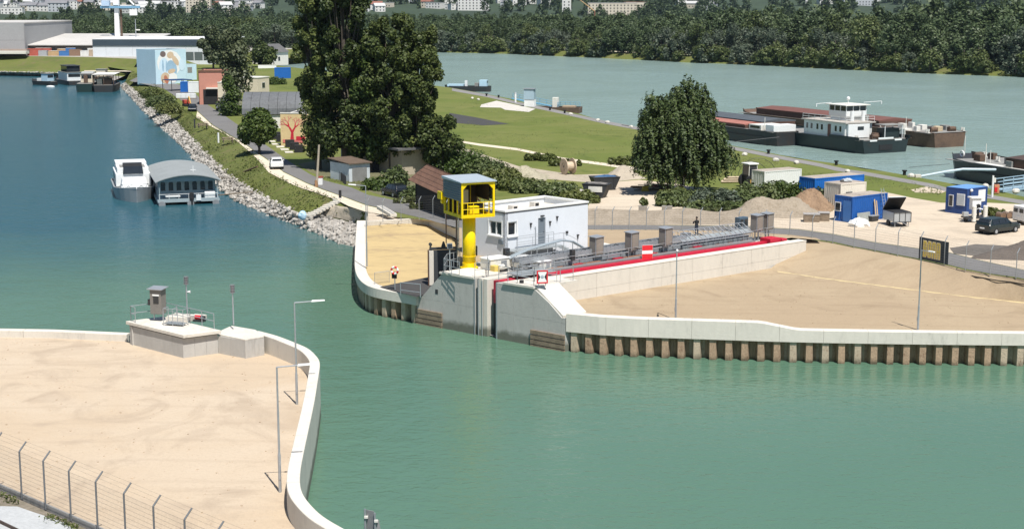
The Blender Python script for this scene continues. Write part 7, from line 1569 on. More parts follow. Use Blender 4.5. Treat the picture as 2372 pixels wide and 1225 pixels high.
# brown hipped shed behind the tower
eA, eB = Q(945,418,164), Q(1042,463,147.5); rA, rB = Q(989,382,161), Q(1078,420,146.5)
zE = (eA.z+eB.z)/2; zR = (rA.z+rB.z)/2; e0, e1_ = Vector((eA.x,eA.y,zE)), Vector((eB.x,eB.y,zE)); r0_, r1_ = Vector((rA.x,rA.y,zR)), Vector((rB.x,rB.y,zR)); g0, g1 = Vector((2*rA.x-eA.x,2*rA.y-eA.y,zE)), Vector((2*rB.x-eB.x,2*rB.y-eB.y,zE))
t = T('brown_roof_shed', 'dark shed with rusty brown sheet roof left of the yellow tower', 'shed', (eB.x,eB.y,LZ(eB.x,eB.y)))
M_rb = mat('rusty_sheet_roof',(0.20,0.105,0.07),0.85,0.3,0.8,col2=(0.115,0.06,0.045),stretch=(2.5,0.6,1))
def roofrows(p, q, r, s_, n):
    for k in range(n):
        a, b = p.lerp(s_,k/n), q.lerp(r,k/n); c, d_ = q.lerp(r,(k+1.12)/n), p.lerp(s_,(k+1.12)/n); up = Vector((0,0,0.05)); mb = MB(); mb.hexa([a+up,b+up,c,d_,a+up*1.7,b+up*1.7,c+up*0.7,d_+up*0.7]); mb.build('roof_sheet', M_rb, t, world=True)
roofrows(e0,e1_,r1_,r0_,5); roofrows(g1,g0,r0_,r1_,5)
zg = LZ(eB.x,eB.y)-0.6; M_dwd = mat('eave_shade_boards',(0.012,0.011,0.010),0.9,0.2,1)  # walls coloured near black to stand in for deep shade under the eaves
wp = [x_ for x_ in (e0.lerp(r0_,0.35).lerp(e1_.lerp(r1_,0.35),0.04), e1_.lerp(r1_,0.35).lerp(e0.lerp(r0_,0.35),0.04), g1.lerp(r1_,0.35).lerp(g0.lerp(r0_,0.35),0.04), g0.lerp(r0_,0.35).lerp(g1.lerp(r1_,0.35),0.04))]
for i in range(4):
    a, b = wp[i], wp[(i+1)%4]; mb = MB(); dd = (b-a); dd.z = 0; dd.normalize(); nn = Vector((-dd.y,dd.x,0))*0.1; mb.hexa([Vector((q.x,q.y,zg)) for q in (a,b,b+nn,a+nn)]+[Vector((q.x,q.y,zE+0.2)) for q in (a,b,b+nn,a+nn)]); mb.build('wall', M_dwd, t, world=True)
# brick warehouses
p0, p1 = PG(463,243), PG(521,242.6); t, W, bb, L = bldg('brick_warehouse', 'salmon and brown warehouse with tall parapet beside the road', p0, p1, 14, 7.0, M_salmon)
bb(-0.12,-0.01,0,14,0,7.2,M_brown,'side_sheet'); bb(-0.15,L+0.1,-0.1,0.4,7.01,7.4,M_brown,'parapet'); bb(0.2,L-0.2,0.41,13.8,6.6,6.8,M_bitu,'roof'); bb(1.5,L*0.8,-0.9,-0.01,3.4,3.7,M_pale,'canopy'); bb(0.8,L*0.85,-0.06,-0.01,0,3.3,M_black,'loading_door')  # brown sheet on the left wall has that side's shade in its colour
for k in range(4): bb(-0.2,-0.13,1.5+k*3,3.6+k*3,0.2,2.8,M_black,'side_door')
p0, p1 = PG(506,256), PG(547,255.7); t, W, bb, L = bldg('cream_store', 'cream flat-roofed store before the salmon warehouse', p0, p1, 16, 5.6, M_cream); bb(0.1,L-0.1,0.31,15.8,5.3,5.5,M_bitu,'roof'); bb(-0.1,-0.01,0,15,0,3.6,M_brown,'side_sheet'); bb(-0.05,L+0.05,-0.08,0.35,5.61,5.8,M_offw,'coping')  # left side again darkened by colour to look shaded
for (a,b,c,dd_,hh,lab,mm) in ((598,216,624,213,3.6,'small cream block house between the tall tree and the meadow',M_cream),(566,214,590,212,3.4,'small cream outbuilding beside the tall tree trunk',M_cream)):
    t, W, bb, L = bldg('outbuilding', lab, PG(a,b), PG(c,dd_), 5, hh, mm); bb(-0.1,L+0.1,-0.1,5.1,hh+0.01,hh+0.2,M_offw,'roof'); win(bb,L*0.35,L*0.6,1.2,2.4)
# painted blue house
p0, p1 = PG(362,196), PG(433,193); t, W, bb, L = bldg('mural_house', 'tall pale blue house front painted with large figures in white and tan', p0, p1, 10, 9.2, mat('mural_blue',(0.50,0.66,0.74),0.8,0.08,0.3)); bb(0.3,L-0.3,0.3,9.7,8.8,9.0,M_bitu,'roof')
mm = {'w':M_white,'b':mat('mural_mid_blue',(0.30,0.45,0.58),0.8,0.15,0.8),'t':mat('mural_tan',(0.58,0.44,0.30),0.8,0.12,0.8),'k':mat('mural_brown',(0.16,0.12,0.11),0.8,0.2,0.8),'r':mat('mural_orange',(0.42,0.16,0.09),0.8,0.2,0.8),'p':mat('mural_paleblue',(0.56,0.70,0.80),0.8,0.05,0.8)}
def ell(a, z, ra, rz_, c, o, n_=14, rot=0.0):
    mb = MB(); mb.face([W(a+ra*math.cos(k*2*math.pi/n_)*math.cos(rot)-rz_*math.sin(k*2*math.pi/n_)*math.sin(rot),-0.008-0.004*o,z+ra*math.cos(k*2*math.pi/n_)*math.sin(rot)+rz_*math.sin(k*2*math.pi/n_)*math.cos(rot)) for k in range(n_)]); mb.build('painted_shape', mm[c], t, world=True)
k_ = L/8.0
for i,(a,z,ra,rz_,c,rot) in enumerate(((3.6,5.6,3.2,3.5,'w',0),(2.2,4.6,1.3,2.4,'p',0),(4.2,4.2,1.3,2.2,'b',0.3),(2.0,8.0,0.75,0.8,'k',0),(3.9,7.7,0.9,0.9,'t',0.2),(5.2,6.2,0.6,1.6,'t',0.6),(1.9,4.9,0.25,1.6,'b',0),(2.8,4.7,0.2,1.5,'b',0),(2.4,1.6,1.2,1.5,'t',0),(2.6,1.2,0.5,1.2,'r',0.3),(4.4,1.6,1.1,1.4,'w',0),(4.1,3.4,1.0,0.6,'t',0.2),(6.8,5.0,0.8,1.6,'p',0))): ell(a*k_,z,ra*k_,rz_,c,i,14,rot)
p0, p1 = PG(327,186), PG(362,190); t, W, bb, L = bldg('mural_annexe', 'lower pale blue annexe with painted birds beside the tall painted house', p0, p1, 7, 5.6, mat('mural_blue',(0.50,0.66,0.74))); bb(0.2,L-0.2,0.3,6.7,5.3,5.45,M_bitu,'roof'); bb(0.2,1.6,-0.03,-0.005,3.9,5.4,mat('mural_navy',(0.02,0.05,0.1),0.8,0.1,1),'painted_panel'); bb(2.2,3.6,-0.03,-0.005,2.8,4.4,M_deck,'painted_panel'); bb(2.4,3.8,-0.03,-0.005,0.4,2.4,mat('mural_green',(0.07,0.11,0.04),0.8,0.2,1),'painted_panel')
p0, p1 = PG(433,186), PG(456,185); t, W, bb, L = bldg('mural_annexe', 'narrow painted annexe right of the tall painted house', p0, p1, 6, 4.4, mat('mural_blue',(0.50,0.66,0.74))); bb(0.1,L-0.1,0.3,5.7,4.1,4.3,M_bitu,'roof'); bb(0.3,1.8,-0.03,-0.005,2.0,3.6,M_deck,'painted_panel')
# blue canopy and small containers in front of it
t = T('blue_canopy', 'dark blue canopy roof on posts before the painted house', 'canopy', PG(425,212)); a, b = PG(398,212), PG(446,210); d, n, L = frame(a,b); mb = MB(); mb.hexa([q+Vector((0,0,z)) for z in (2.6,2.75) for q in (a,b,b+n*5,a+n*5)]); mb.build('roof', mat('canopy_navy',(0.015,0.05,0.14),0.6,0.15,1), t, world=True)
for q in (a,b,a+n*4.8,b+n*4.8,(a+b)/2): mb = MB(); mb.cyl(q,q+Vector((0,0,2.6)),0.09,0.09,6); mb.build('post', M_dsteel, t, world=True)
def smallcont(px, py, L_, W_, H_, rz, m, lab, nm='storage_container', z=None):
    q = PG(px,py) if z is None else P(px,py,z); return container(nm, lab, 'container', q, rz, L_, W_, H_, m, None, True)
M_cb2 = mat('container_royal',(0.015,0.12,0.42),0.5,0.15,0.6); M_cw2 = mat('container_chalk',(0.68,0.70,0.70),0.6,0.08,0.6)
smallcont(418,214,1.9,2.4,2.5,R(4),M_cb2,'small bright blue toilet container under the dark blue canopy'); smallcont(436,215,2.6,2.4,2.6,R(4),M_cw2,'white container right beside the dark blue canopy')
smallcont(340,192,3.4,2.4,2.6,R(4),M_cw2,'white box container on the bank before the painted annexe'); smallcont(361,186,1.4,2.2,3.4,R(4),M_cb2,'narrow blue container against the painted house')
smallcont(636,182,4.6,3.0,3.0,R(6),M_cb2,'blue container standing in the meadow beyond the arched hall')
for k in range(4):
    tp = T('water_tank', 'white cubic tank in the row beside the road end', 'tank', PG(409+k*11.5,229), R(5), 'white tanks by the road end'); mb = MB(); mb.box((0.5,0,0.65),(1.1,1.1,1.0)); mb.build('tank', M_cw2, tp, bevel=0.06); mb = MB(); mb.box((0.5,0,0.07),(1.2,1.2,0.14)); mb.build('pallet', M_wood, tp)
t = T('mini_digger', 'small red and ochre digger parked by the road verge', 'digger', PG(432,247), R(-60)); mb = MB(); mb.box((0,0,0.3),(1.8,1.4,0.5)); mb.build('track', M_black, t, bevel=0.1); mb = MB(); mb.box((-0.1,0,1.0),(1.5,1.3,0.8)); mb.build('house', mat('digger_red',(0.40,0.06,0.04),0.6,0.2,1), t, bevel=0.1); mb = MB(); mb.tube([(0.7,0,1.0),(1.8,0,2.2),(2.9,0,0.8)],0.14,6); mb.build('arm', mat('digger_ochre',(0.55,0.33,0.08),0.6,0.2,1), t); mb = MB(); mb.box((2.9,0,0.5),(0.5,0.7,0.5)); mb.build('bucket', M_wood, t)
# poles and small street things
q = PG(733,433); t = T('telegraph_pole', 'leaning pale wooden pole beside the road before the poplars', 'pole', q); mb = MB(); top = Q(739,336,q.y); mb.cyl((0,0,-0.2),top-q,0.16,0.12,8); mb.build('shaft', mat('pole_wood',(0.40,0.34,0.26),0.9,0.2,1), t); mb = MB(); mb.cyl((0,0,0),(0,0,0.8),0.22,0.2,8); mb.build('stub', mat('stub_rust',(0.30,0.17,0.09),0.9,0.2,1), t)
q = PG(742,428); t = T('waste_bin', 'white bin with red lid beside the leaning wooden pole', 'bin', q); mb = MB(); mb.box((0,0,0.45),(0.6,0.6,0.85),tx=1.1,ty=1.1); mb.build('body', M_white, t); mb = MB(); mb.box((0,0,0.95),(0.7,0.7,0.16)); mb.build('lid', mat('lid_red',(0.30,0.06,0.04),0.6,0.2,1), t)
q = PG(788,461); t = T('dark_post', 'short black post on the pale verge above the stone steps', 'post', q); mb = MB(); mb.box((0,0,0.5),(0.3,0.22,1.0)); mb.build('shaft', M_black, t, bevel=0.03); mb = MB(); mb.box((-0.2,-0.2,0.06),(1.2,0.6,0.12)); mb.build('foot', M_conc_w, t)
q = PG(971,476); t = T('garden_lamp', 'small white bollard lamp in the grass behind the road fence', 'post', q); mb = MB(); mb.cyl((0,0,0),(0,0,0.9),0.09,0.09,6); mb.build('shaft', M_white, t); mb = MB(); mb.sph((-0.3,0,0.16),0.28,8,5,(1.2,0.9,0.6)); mb.build('foot_stone', M_boll, t)
random.seed(12)
for k,(px,py,rz) in enumerate(((470,296,20),(528,330,15))):
    t = T('picnic_table', ['wooden picnic table on the grass bank edge near the digger','wooden table with white post on the grass bank edge before the round tree'][k], 'table', PG(px,py), R(rz)); mb = MB(); mb.box((0,0,0.75),(1.9,0.8,0.07)); mb.build('top', M_wood, t)
    for s in (-1,1): mb = MB(); mb.box((0,s*0.75,0.45),(1.9,0.28,0.06)); mb.build('bench', M_wood, t); mb = MB(); mb.box((s*0.7,0,0.36),(0.08,1.6,0.72)); mb.build('leg', M_wood, t)
    mb = MB(); mb.cyl((-1.5,-0.4,0),(-1.5,-0.4,1.6),0.14,0.14,6); mb.build('side_post', M_white if k else M_dsteel, t)
t = T('blue_bag', 'pale blue sack lying on the stones by the bank steps', 'sack', P(701,507,-2.9)); mb = MB(); mb.sph((0,0,0.4),0.5,8,6,(1,0.8,1.1),0.1); mb.build('sack_body', mat('sack_blue',(0.45,0.62,0.75),0.7,0.1,2), t)
for k,(a,b) in enumerate((((560,400),(596,386)),((545,362),(586,349)))):
    t = T('rusty_beam', ['rusty beam lying down the grass bank by the white car','short rusty beam on the bank below the round tree'][k], 'beam', P(a[0],a[1],-2.4)); mb = MB(); mb.cyl(P(a[0],a[1],-2.3),P(b[0],b[1],-1.0),0.12,0.12,6); mb.build('beam_body', M_hullr, t, world=True)

# ------------------------------------------------------------------ halls and yard at the basin end
def hall(lab, px0, px1, Y, yt, yb, depth, m, name='industrial_hall', z=1.5):
    a, b = Q(px0,yb,Y), Q(px1,yb,Y); p0 = Vector((a.x,Y,z)); p1 = Vector((b.x,Y,z)); h = ZAT(yt,Y)-z; t, W, bb, L = bldg(name, lab, p0, p1, depth, h, None); return t, W, bb, L, h
M_hgrey = mat('cladding_mid_grey',(0.33,0.33,0.33),0.7,0.08,0.2); M_hw = mat('cladding_white',(0.62,0.65,0.68),0.6,0.05,0.2); M_hd = mat('cladding_slate',(0.045,0.065,0.085),0.5,0.1,0.2); M_hr = mat('sheet_roof_pale',(0.50,0.48,0.45),0.7,0.12,0.06)
t, W, bb, L, h = hall('tall plain grey warehouse at the head of the basin', -420, 59, 548, 53, 128, 60, M_hgrey)
for k in range(6): bb(L*k/6,L*(k+1)/6-0.06,0,0.4,-3,h*0.46,M_hgrey,'wall_panel'); bb(L*k/6,L*(k+1)/6-0.06,0,0.4,h*0.465,h,M_hgrey,'wall_panel')
bb(L-0.4,L,0.41,60,-3,h,M_hgrey,'wall'); bb(-0.2,L+0.2,0.42,60,h-0.3,h+0.1,M_hr,'roof'); bb(L*0.3,L+3,-8,-0.1,h*0.16,h*0.2,mat('canopy_brown',(0.28,0.22,0.18),0.8,0.1,0.5),'canopy'); bb(L*0.2,L+4,-12,-8.05,h*0.08,h*0.16,M_pale,'lean_to_roof')
t, W, bb, L, h = hall('low wide hall with pale sloping sheet roof behind the dike', 60, 216, 552, 106, 128, 46, M_hr)
for k in range(7): bb(L*k/7,L*(k+1)/7-0.06,0,0.4,-3,h,mat('hall_brick',(0.17,0.15,0.13),0.8,0.15,0.3),'wall_panel')
for k in range(6): win(bb,L*(0.06+0.15*k),L*(0.15+0.15*k),1.0,h-1.4,mat('hall_glass',(0.10,0.12,0.12),0.3,0.2,0.5),M_hgrey)
mb = MB(); mb.hexa([W(-0.5,-1,h+0.02),W(L+18,-1,h+0.02),W(L+18,46,h+2.9),W(-0.5,46,h+2.9),W(-0.5,-1,h+0.3),W(L+18,-1,h+0.3),W(L+18,46,h+3.3),W(-0.5,46,h+3.3)]); mb.build('roof', M_hr, t, world=True)
t, W, bb, L, h = hall('long white hall with dark slate fascia band beyond the painted house', 216, 522, 536, 92, 136, 40, M_hw)
for k in range(10): bb(L*k/10,L*(k+1)/10-0.05,0,0.4,-3.5,h*0.62,M_hw,'wall_panel'); bb(L*k/10,L*(k+1)/10-0.02,-0.25,0.4,h*0.625,h,M_hd,'fascia_panel')
bb(-0.1,L,0.42,40,h-0.2,h+0.15,mat('roof_white',(0.66,0.66,0.65),0.7,0.05,0.1),'roof')
for k in range(4): win(bb,L*(0.70+0.068*k),L*(0.76+0.068*k),-1.2,1.6,mat('hall_glass',(0.10,0.12,0.12)),M_hgrey)
bb(L*0.93,L*0.945,-0.05,-0.01,h*0.36,h*0.48,M_dsteel,'wall_vent')
p0, p1 = P(628,150,LZ0), P(668,148,LZ0); t, W, bb, L = bldg('white_house', 'white house with grey pitched roof beside the round dark tree', p0, p1, 9, 4.2, M_pale); mb = MB(); mb.extr([W(-0.5,-0.5,4.2),W(-0.5,4.5,7.0),W(-0.5,9.5,4.2)], (p1-p0)*1.08); mb.build('roof', M_bitu, t, world=True); win(bb,1.5,2.6,1.2,2.6); win(bb,3.6,4.6,1.2,2.6)
t = T('white_garden_wall', 'long low white wall before the white house', 'wall', P(598,160,LZ0)); a, b = P(598,159,LZ0), P(640,158,LZ0); mb = MB(); mb.extr([a,b,b+Vector((0,0,1.0)),a+Vector((0,0,1.0))],(0,0.3,0)); mb.build('wall_body', M_white, t, world=True); mb = MB(); mb.extr([a+Vector((-0.1,-0.05,1.005)),b+Vector((0.1,-0.05,1.005)),b+Vector((0.1,-0.05,1.1)),a+Vector((-0.1,-0.05,1.1))],(0,0.4,0)); mb.build('coping', M_offw, t, world=True)
# harbour crane above the halls
Yc = 585; m0 = Q(273,86,Yc); t = T('harbour_crane', 'white tower crane mast with blue jib rising behind the halls', 'crane', (m0.x,Yc,1.5))
hw_ = 20/3500*Yc/2; zc = ZAT(22,Yc)-1.5; mb = MB(); mb.box((0,0,(zc+1)/2),(hw_*1.25,hw_*1.1,zc+1),tx=0.72,ty=0.72); mb.build('lower_mast', M_white, t)
mb = MB(); mb.box((0,0,zc+9),(hw_*1.3,hw_,15)); mb.build('upper_mast', M_white, t); mb = MB(); mb.box((hw_*0.9,0.3,zc*0.6),(0.6,0.6,zc*0.8)); mb.build('ladder_cage', M_hullr, t)
M_jib = mat('jib_blue',(0.16,0.32,0.46),0.6,0.1,0.5); a, b = Q(235,21,Yc).x-m0.x, Q(326,19,Yc).x-m0.x; mb = MB(); mb.box(((a+b)/2,-hw_*0.6-0.2,zc+0.8),(b-a,0.8,0.9)); mb.build('jib', M_jib, t); mb = MB(); mb.box((a*0.65,-0.9,zc+2.3),(abs(a)*0.5,2.2,2.0)); mb.build('machinery_house', mat('machine_house',(0.40,0.52,0.66),0.6,0.1,0.5), t)
mb = MB(); mb.cyl((2.0,-1.0,zc+7),(b*0.75,-1.0,zc+1.6),0.4,0.4,6); mb.build('stay', M_white, t); mb = MB(); mb.box((b*0.72,-1.0,zc-1.2),(b*0.3,1.2,2.2)); mb.build('counterweight', M_white, t)
t = T('antenna_mast', 'thin grey antenna mast on the roof of the long white hall', 'antenna', Vector((Q(315,86,560).x,560,ZAT(97,536)))); mb = MB(); mb.cyl((0,0,-3),(0,0,7.5),0.22,0.12,6); mb.build('mast', M_galv, t); mb = MB(); mb.box((0.8,0,3.6),(1.6,0.4,0.4)); mb.build('dish', M_offw, t)
# stored goods along the dike crest
cols = [('rusty red',(0.42,0.10,0.07)),('grey',(0.36,0.37,0.38)),('ochre',(0.45,0.30,0.16)),('blue',(0.05,0.16,0.38)),('brown',(0.24,0.15,0.10)),('white',(0.62,0.62,0.60)),('tan',(0.48,0.38,0.28)),('silver',(0.42,0.44,0.46)),('orange',(0.50,0.18,0.07)),('dark green',(0.05,0.09,0.06))]
random.seed(21)
for k, (cn, cc_) in enumerate(cols):
    for r_ in range(2):
        px = 60 + k*24 + r_*11 + rnd(-3,3); q = P(px, 130.2 + (px/250.0), 1.5) + Vector((0,2.5+r_*3.5,0)); hh = rnd(1.6,2.9); L_ = rnd(3.0,6.0)
        t = container('storage_box', '%s storage box %s on the dike crest by the halls' % (cn, 'with pale lid' if r_ else 'with ribbed sides'), 'container', q, rnd(-0.2,0.2), L_, 2.2, hh, mat('box_'+cn, cc_, 0.7, 0.15, 0.5), None, not r_, M_offw if r_ else None)
t = T('market_tent', 'white pavilion tent roof beyond the dike crest', 'tent', P(117,127,1.5)+Vector((0,8,0))); mb = MB(); mb.add([(-7,-4,2.6),(7,-4,2.6),(7,4,2.6),(-7,4,2.6),(-2,0,4.4),(2,0,4.4)],[(0,1,5,4),(1,2,5),(2,3,4,5),(3,0,4)]); mb.build('roof', M_pale, t)
for (x,y) in ((-6.8,-3.8),(6.8,-3.8),(6.8,3.8),(-6.8,3.8),(0,-3.8)): mb = MB(); mb.cyl((x,y,0),(x,y,2.6),0.1,0.1,5); mb.build('pole', M_galv, t)
q = P(8,153,-2.4); t = container('barge_container', 'slate blue ribbed container on the low meadow at the basin head', 'container', q+Vector((-6,2,0)), R(0), 9, 2.5, 2.7, mat('slate_blue',(0.07,0.13,0.22),0.6,0.15,0.5))
q = P(37,154,-2.4); container('blue_silo_container', 'upright bright blue container next to the slate blue one', 'container', q, R(5), 1.9, 2.4, 4.4, M_cb2)
mb = MB(); mb.face([P(195,163.5,-2.30),P(330,164.5,-1.1),P(330,166.5,-1.1),P(195,165.2,-2.30)]); mb.build('dike_path', M_path, kind='structure')
# ------------------------------------------------------------------ foliage
def leafmesh(name, c, nrm, size, m, asp=0.7):
    """one small folded leaf clump (a diamond of two faces) per row of c"""
    N = len(c); nrm = nrm/np.maximum(1e-6, np.linalg.norm(nrm,axis=1,keepdims=True)); r = rng.normal(size=(N,3)); t1 = np.cross(nrm, r); t1 /= np.maximum(1e-6, np.linalg.norm(t1,axis=1,keepdims=True)); t2 = np.cross(nrm, t1)
    s = size[:,None]; v = np.empty((N,4,3)); v[:,0] = c - t1*s; v[:,1] = c - t2*s*asp + nrm*s*0.12; v[:,2] = c + t1*s; v[:,3] = c + t2*s*asp + nrm*s*0.12
    me = bpy.data.meshes.new(name); me.vertices.add(4*N); me.vertices.foreach_set('co', v.reshape(-1).astype(np.float32)); me.loops.add(4*N); me.loops.foreach_set('vertex_index', np.arange(4*N,dtype=np.int32)); me.polygons.add(N); me.polygons.foreach_set('loop_start', np.arange(0,4*N,4,dtype=np.int32)); me.polygons.foreach_set('loop_total', np.full(N,4,dtype=np.int32)); me.materials.append(m); me.update(); me.validate(); return me
def lobe_points(lobes, per, up=0.35, shell=0.5):
    C = []; Nn = []
    for (cx,cy,cz,rx_,ry_,rz_) in lobes:
        d = rng.normal(size=(per,3)); d /= np.linalg.norm(d,axis=1,keepdims=True); rad = shell + (1-shell)*rng.random((per,1))**0.6
        C.append(np.array([cx,cy,cz]) + d*rad*np.array([rx_,ry_,rz_])); Nn.append(d*0.8 + rng.normal(size=(per,3))*0.55 + np.array([0,0,up]))
    return np.concatenate(C), np.concatenate(Nn)
L_dark = leafmat('leaf_poplar', (0.032,0.050,0.015),(0.072,0.098,0.026),(0.140,0.160,0.044))
L_will = leafmat('leaf_birch', (0.030,0.050,0.017),(0.060,0.090,0.028),(0.110,0.142,0.046))
L_round = leafmat('leaf_maple', (0.028,0.050,0.012),(0.056,0.090,0.018),(0.105,0.140,0.030))
L_bush = leafmat('leaf_bush', (0.050,0.072,0.024),(0.092,0.122,0.040),(0.155,0.180,0.068))
L_grey = leafmat('leaf_willow_grey', (0.055,0.075,0.048),(0.090,0.115,0.075),(0.140,0.165,0.115))
L_wood = leafmat('leaf_wood', (0.042,0.066,0.030),(0.078,0.112,0.048),(0.128,0.165,0.075))
L_weed = leafmat('leaf_weed', (0.060,0.080,0.020),(0.105,0.125,0.032),(0.165,0.175,0.060))
M_bark = mat('bark',(0.09,0.075,0.06),0.95,0.3,1.5,0.6)
def limbs(par, base, h, r, tips, name='trunk'):
    mb = MB(); mb.cyl(base, (base[0],base[1],base[2]+h*0.5), r, r*0.7, 8); mb.cyl((base[0],base[1],base[2]+h*0.5),(base[0]+0.1,base[1],base[2]+h), r*0.7, r*0.3, 8)
    for (x,y,z) in tips:
        s = rnd(0.25,0.75); q = Vector((base[0],base[1],base[2]+h*s*0.8)); e = Vector((x,y,z)); m_ = q.lerp(e,0.5)+Vector((0,0,0.4)); mb.cyl(q,m_,r*0.32,r*0.2,5); mb.cyl(m_,e,r*0.2,r*0.06,5)
    return mb.build(name, M_bark, par)
def big_tree(name, lab, q, env, nl, per, lsz, m, h, tr, seed, lr=(1.3,2.4), grp=None, cat='tree'):
    """env(t)->(radius) for t in 0..1 up the crown from z0 to z1"""
    global rng
    random.seed(seed); rng = np.random.default_rng(seed); t = T(name, lab, cat, q, 0, grp); z0, z1, f_, ex = env; lobes = []
    for k in range(nl):
        s = rnd(0,1)**0.9; R_ = f_(s); a = rnd(0,2*math.pi); rr = R_*math.sqrt(rnd(0.12,1)); l_ = rnd(*lr)*(0.75+0.35*(1-s)); lobes.append((rr*math.cos(a)*ex, rr*math.sin(a), z0+(z1-z0)*s, l_*rnd(0.8,1.2), l_*rnd(0.8,1.2), l_*rnd(0.9,1.6)))
    c, n_ = lobe_points(lobes, per, 0.35, 0.12); sz = rng.uniform(lsz*0.6,lsz*1.25,len(c)); o = bpy.data.objects.new('crown', leafmesh('crown', c, n_, sz, m)); COL.objects.link(o); o.parent = t
    limbs(t, (0,0,-0.3), h, tr, [(l[0],l[1],l[2]) for l in lobes[::2]]); return t
colenv = lambda R_: (lambda s: R_*(0.62+0.5*math.sin(math.pi*min(1,s*0.75+0.12)))*(1 if s < 0.9 else 1-(s-0.9)*3.0))
# poplars: feet on the garden ground
leftenv = lambda s: 3.1*min(1.0, 0.30+s*1.1)*(1 if s < 0.9 else 1-(s-0.9)*3.0)
for (px,py,R_,zt,nl,ex,lab,sd) in ((738,392,2.4,23.5,52,1.0,'towering dark poplar nearest the road bend',31),(800,396,3.0,27.5,84,1.0,'tallest dark poplar between its neighbours, reaching out of view',32),(856,398,2.0,16.0,30,1.1,'shorter yellow green poplar between two taller ones',33),(908,400,2.8,19.8,58,1.05,'dark poplar with dense rounded top behind the garden house',34),(968,402,2.5,19.2,50,1.05,'outer dark poplar overlooking the river meadow',35),(1024,404,1.2,7.5,9,1.3,'low side poplar spreading towards the river meadow',36)):
    q = PG(px,py)
    big_tree('poplar_tree', lab, q, (2.2, zt, leftenv if sd == 31 else colenv(R_*1.08), ex), int(nl*2.1), 330, 0.23, L_dark if sd != 33 else L_round, zt*0.85, 0.45, sd, (0.55,1.3))
big_tree('maple_tree', 'round dense street tree beside the road above the grass bank', PG(601,357), (2.6,5.6,lambda s: 2.6*math.sin(math.pi*min(1,0.25+s*0.75)),1.0), 34, 420, 0.26, L_round, 3.6, 0.22, 41, (0.9,1.4))
big_tree('tall_tree', 'tall loose grey green tree beside the cream store', PG(545,262), (5.5,16.0,lambda s: 3.3*math.sin(math.pi*min(1,0.2+s*0.75)),1.0), 24, 230, 0.34, leafmat('leaf_loose',(0.05,0.068,0.034),(0.095,0.115,0.056),(0.15,0.165,0.085)), 12, 0.35, 42, (1.3,2.2))
big_tree('ivy_tree', 'dark ivy clad lower tree before the cream store', PG(537,268), (0.8,7.0,lambda s: 1.5*(1-0.4*s),1.0), 12, 240, 0.3, L_round, 6, 0.3, 43, (1.0,1.6))
big_tree('tall_tree', 'tree standing before the slate fascia of the white hall', PG(383,186)+Vector((0,70,0)), (4,13.5,lambda s: 4.2*math.sin(math.pi*min(1,0.25+s*0.7)),1.0), 26, 260, 0.55, leafmat('leaf_loose',(0.05,0.068,0.034),(0.095,0.115,0.056),(0.15,0.165,0.085)), 11, 0.35, 44, (1.5,2.4))
big_tree('round_tree', 'dark round tree beside the white house beyond the warehouse', P(608,156,LZ0), (2.0,7.2,lambda s: 4.0*math.sin(math.pi*min(1,0.3+s*0.65)),1.0), 26, 260, 0.5, L_dark, 5, 0.3, 45, (1.4,2.2))
# weeping tree beside the river yard: hanging strands of leaves
def weeping(q, seed):
    global rng
    random.seed(seed); rng = np.random.default_rng(seed); t = T('weeping_birch', 'large weeping birch with hanging strands in the gravel yard', 'tree', q); C = []; N_ = []; tips = []
    base = [(0.6,11.3,1.3),(1.9,10.3,1.3),(-0.9,10.2,1.1),(2.7,9.0,1.1),(0.6,9.4,1.8),(-3.6,9.0,1.4),(-2.0,8.6,1.5),(1.2,7.6,2.0),(2.9,7.2,1.6),(-4.4,7.2,1.4),(-2.6,6.8,2.0),(-0.3,6.8,2.1),(4.0,5.8,1.7),(1.9,5.6,2.1),(-4.6,4.9,1.7),(-2.2,4.6,2.2),(0.4,4.4,2.3),(3.2,4.0,2.1),(5.0,4.2,1.3),(-5.0,3.6,1.1),(-3.4,3.0,1.5),(-1.3,9.0,1.3),(-1.2,7.9,1.7),(-0.6,8.6,1.4),(1.2,2.9,1.8),(-1.2,3.0,1.8)]
    lobes = [(x+rnd(-.3,.3), yy+rnd(-.5,.5), z+rnd(-.3,.3), r) for (x,z,r) in base for yy in ((0,) if z > 10 else ((-1.3,1.3) if z > 8 else (-3.0,0,3.0)))]
    for (lx,ly,lz,r) in lobes:
        tips.append((lx,ly,lz))
        for k in range(int(40*r)):
            d = Vector((random.gauss(0,1),random.gauss(0,1),random.gauss(0,1)+0.25)).normalized(); p = Vector((lx,ly,lz))+d*r*rnd(0.5,1.0); ln = rnd(0.4,1.5)*(0.7+0.3*r); m_ = int(4+ln*8)
            for j in range(m_): 
                f_ = j/m_; C.append((p.x+d.x*0.25*f_+rnd(-.12,.12), p.y+d.y*0.25*f_+rnd(-.12,.12), p.z+0.2-(ln*f_)**1.2+rnd(-.06,.06))); N_.append((d.x*0.7+rnd(-.5,.5), d.y*0.7+rnd(-.5,.5), rnd(0.1,1.0)+0.3))
    C = np.array(C); o = bpy.data.objects.new('crown', leafmesh('crown', C, np.array(N_), rng.uniform(0.12,0.26,len(C)), L_will, 0.55)); COL.objects.link(o); o.parent = t; limbs(t,(0,0,-0.3),8.5,0.34,tips)
weeping(PG(1580,446), 51)
for o in COL.objects:
    if o.name.startswith('weeping_birch'): o.matrix_basis = o.matrix_basis @ Matrix.Diagonal((0.93,0.95,1.08,1))
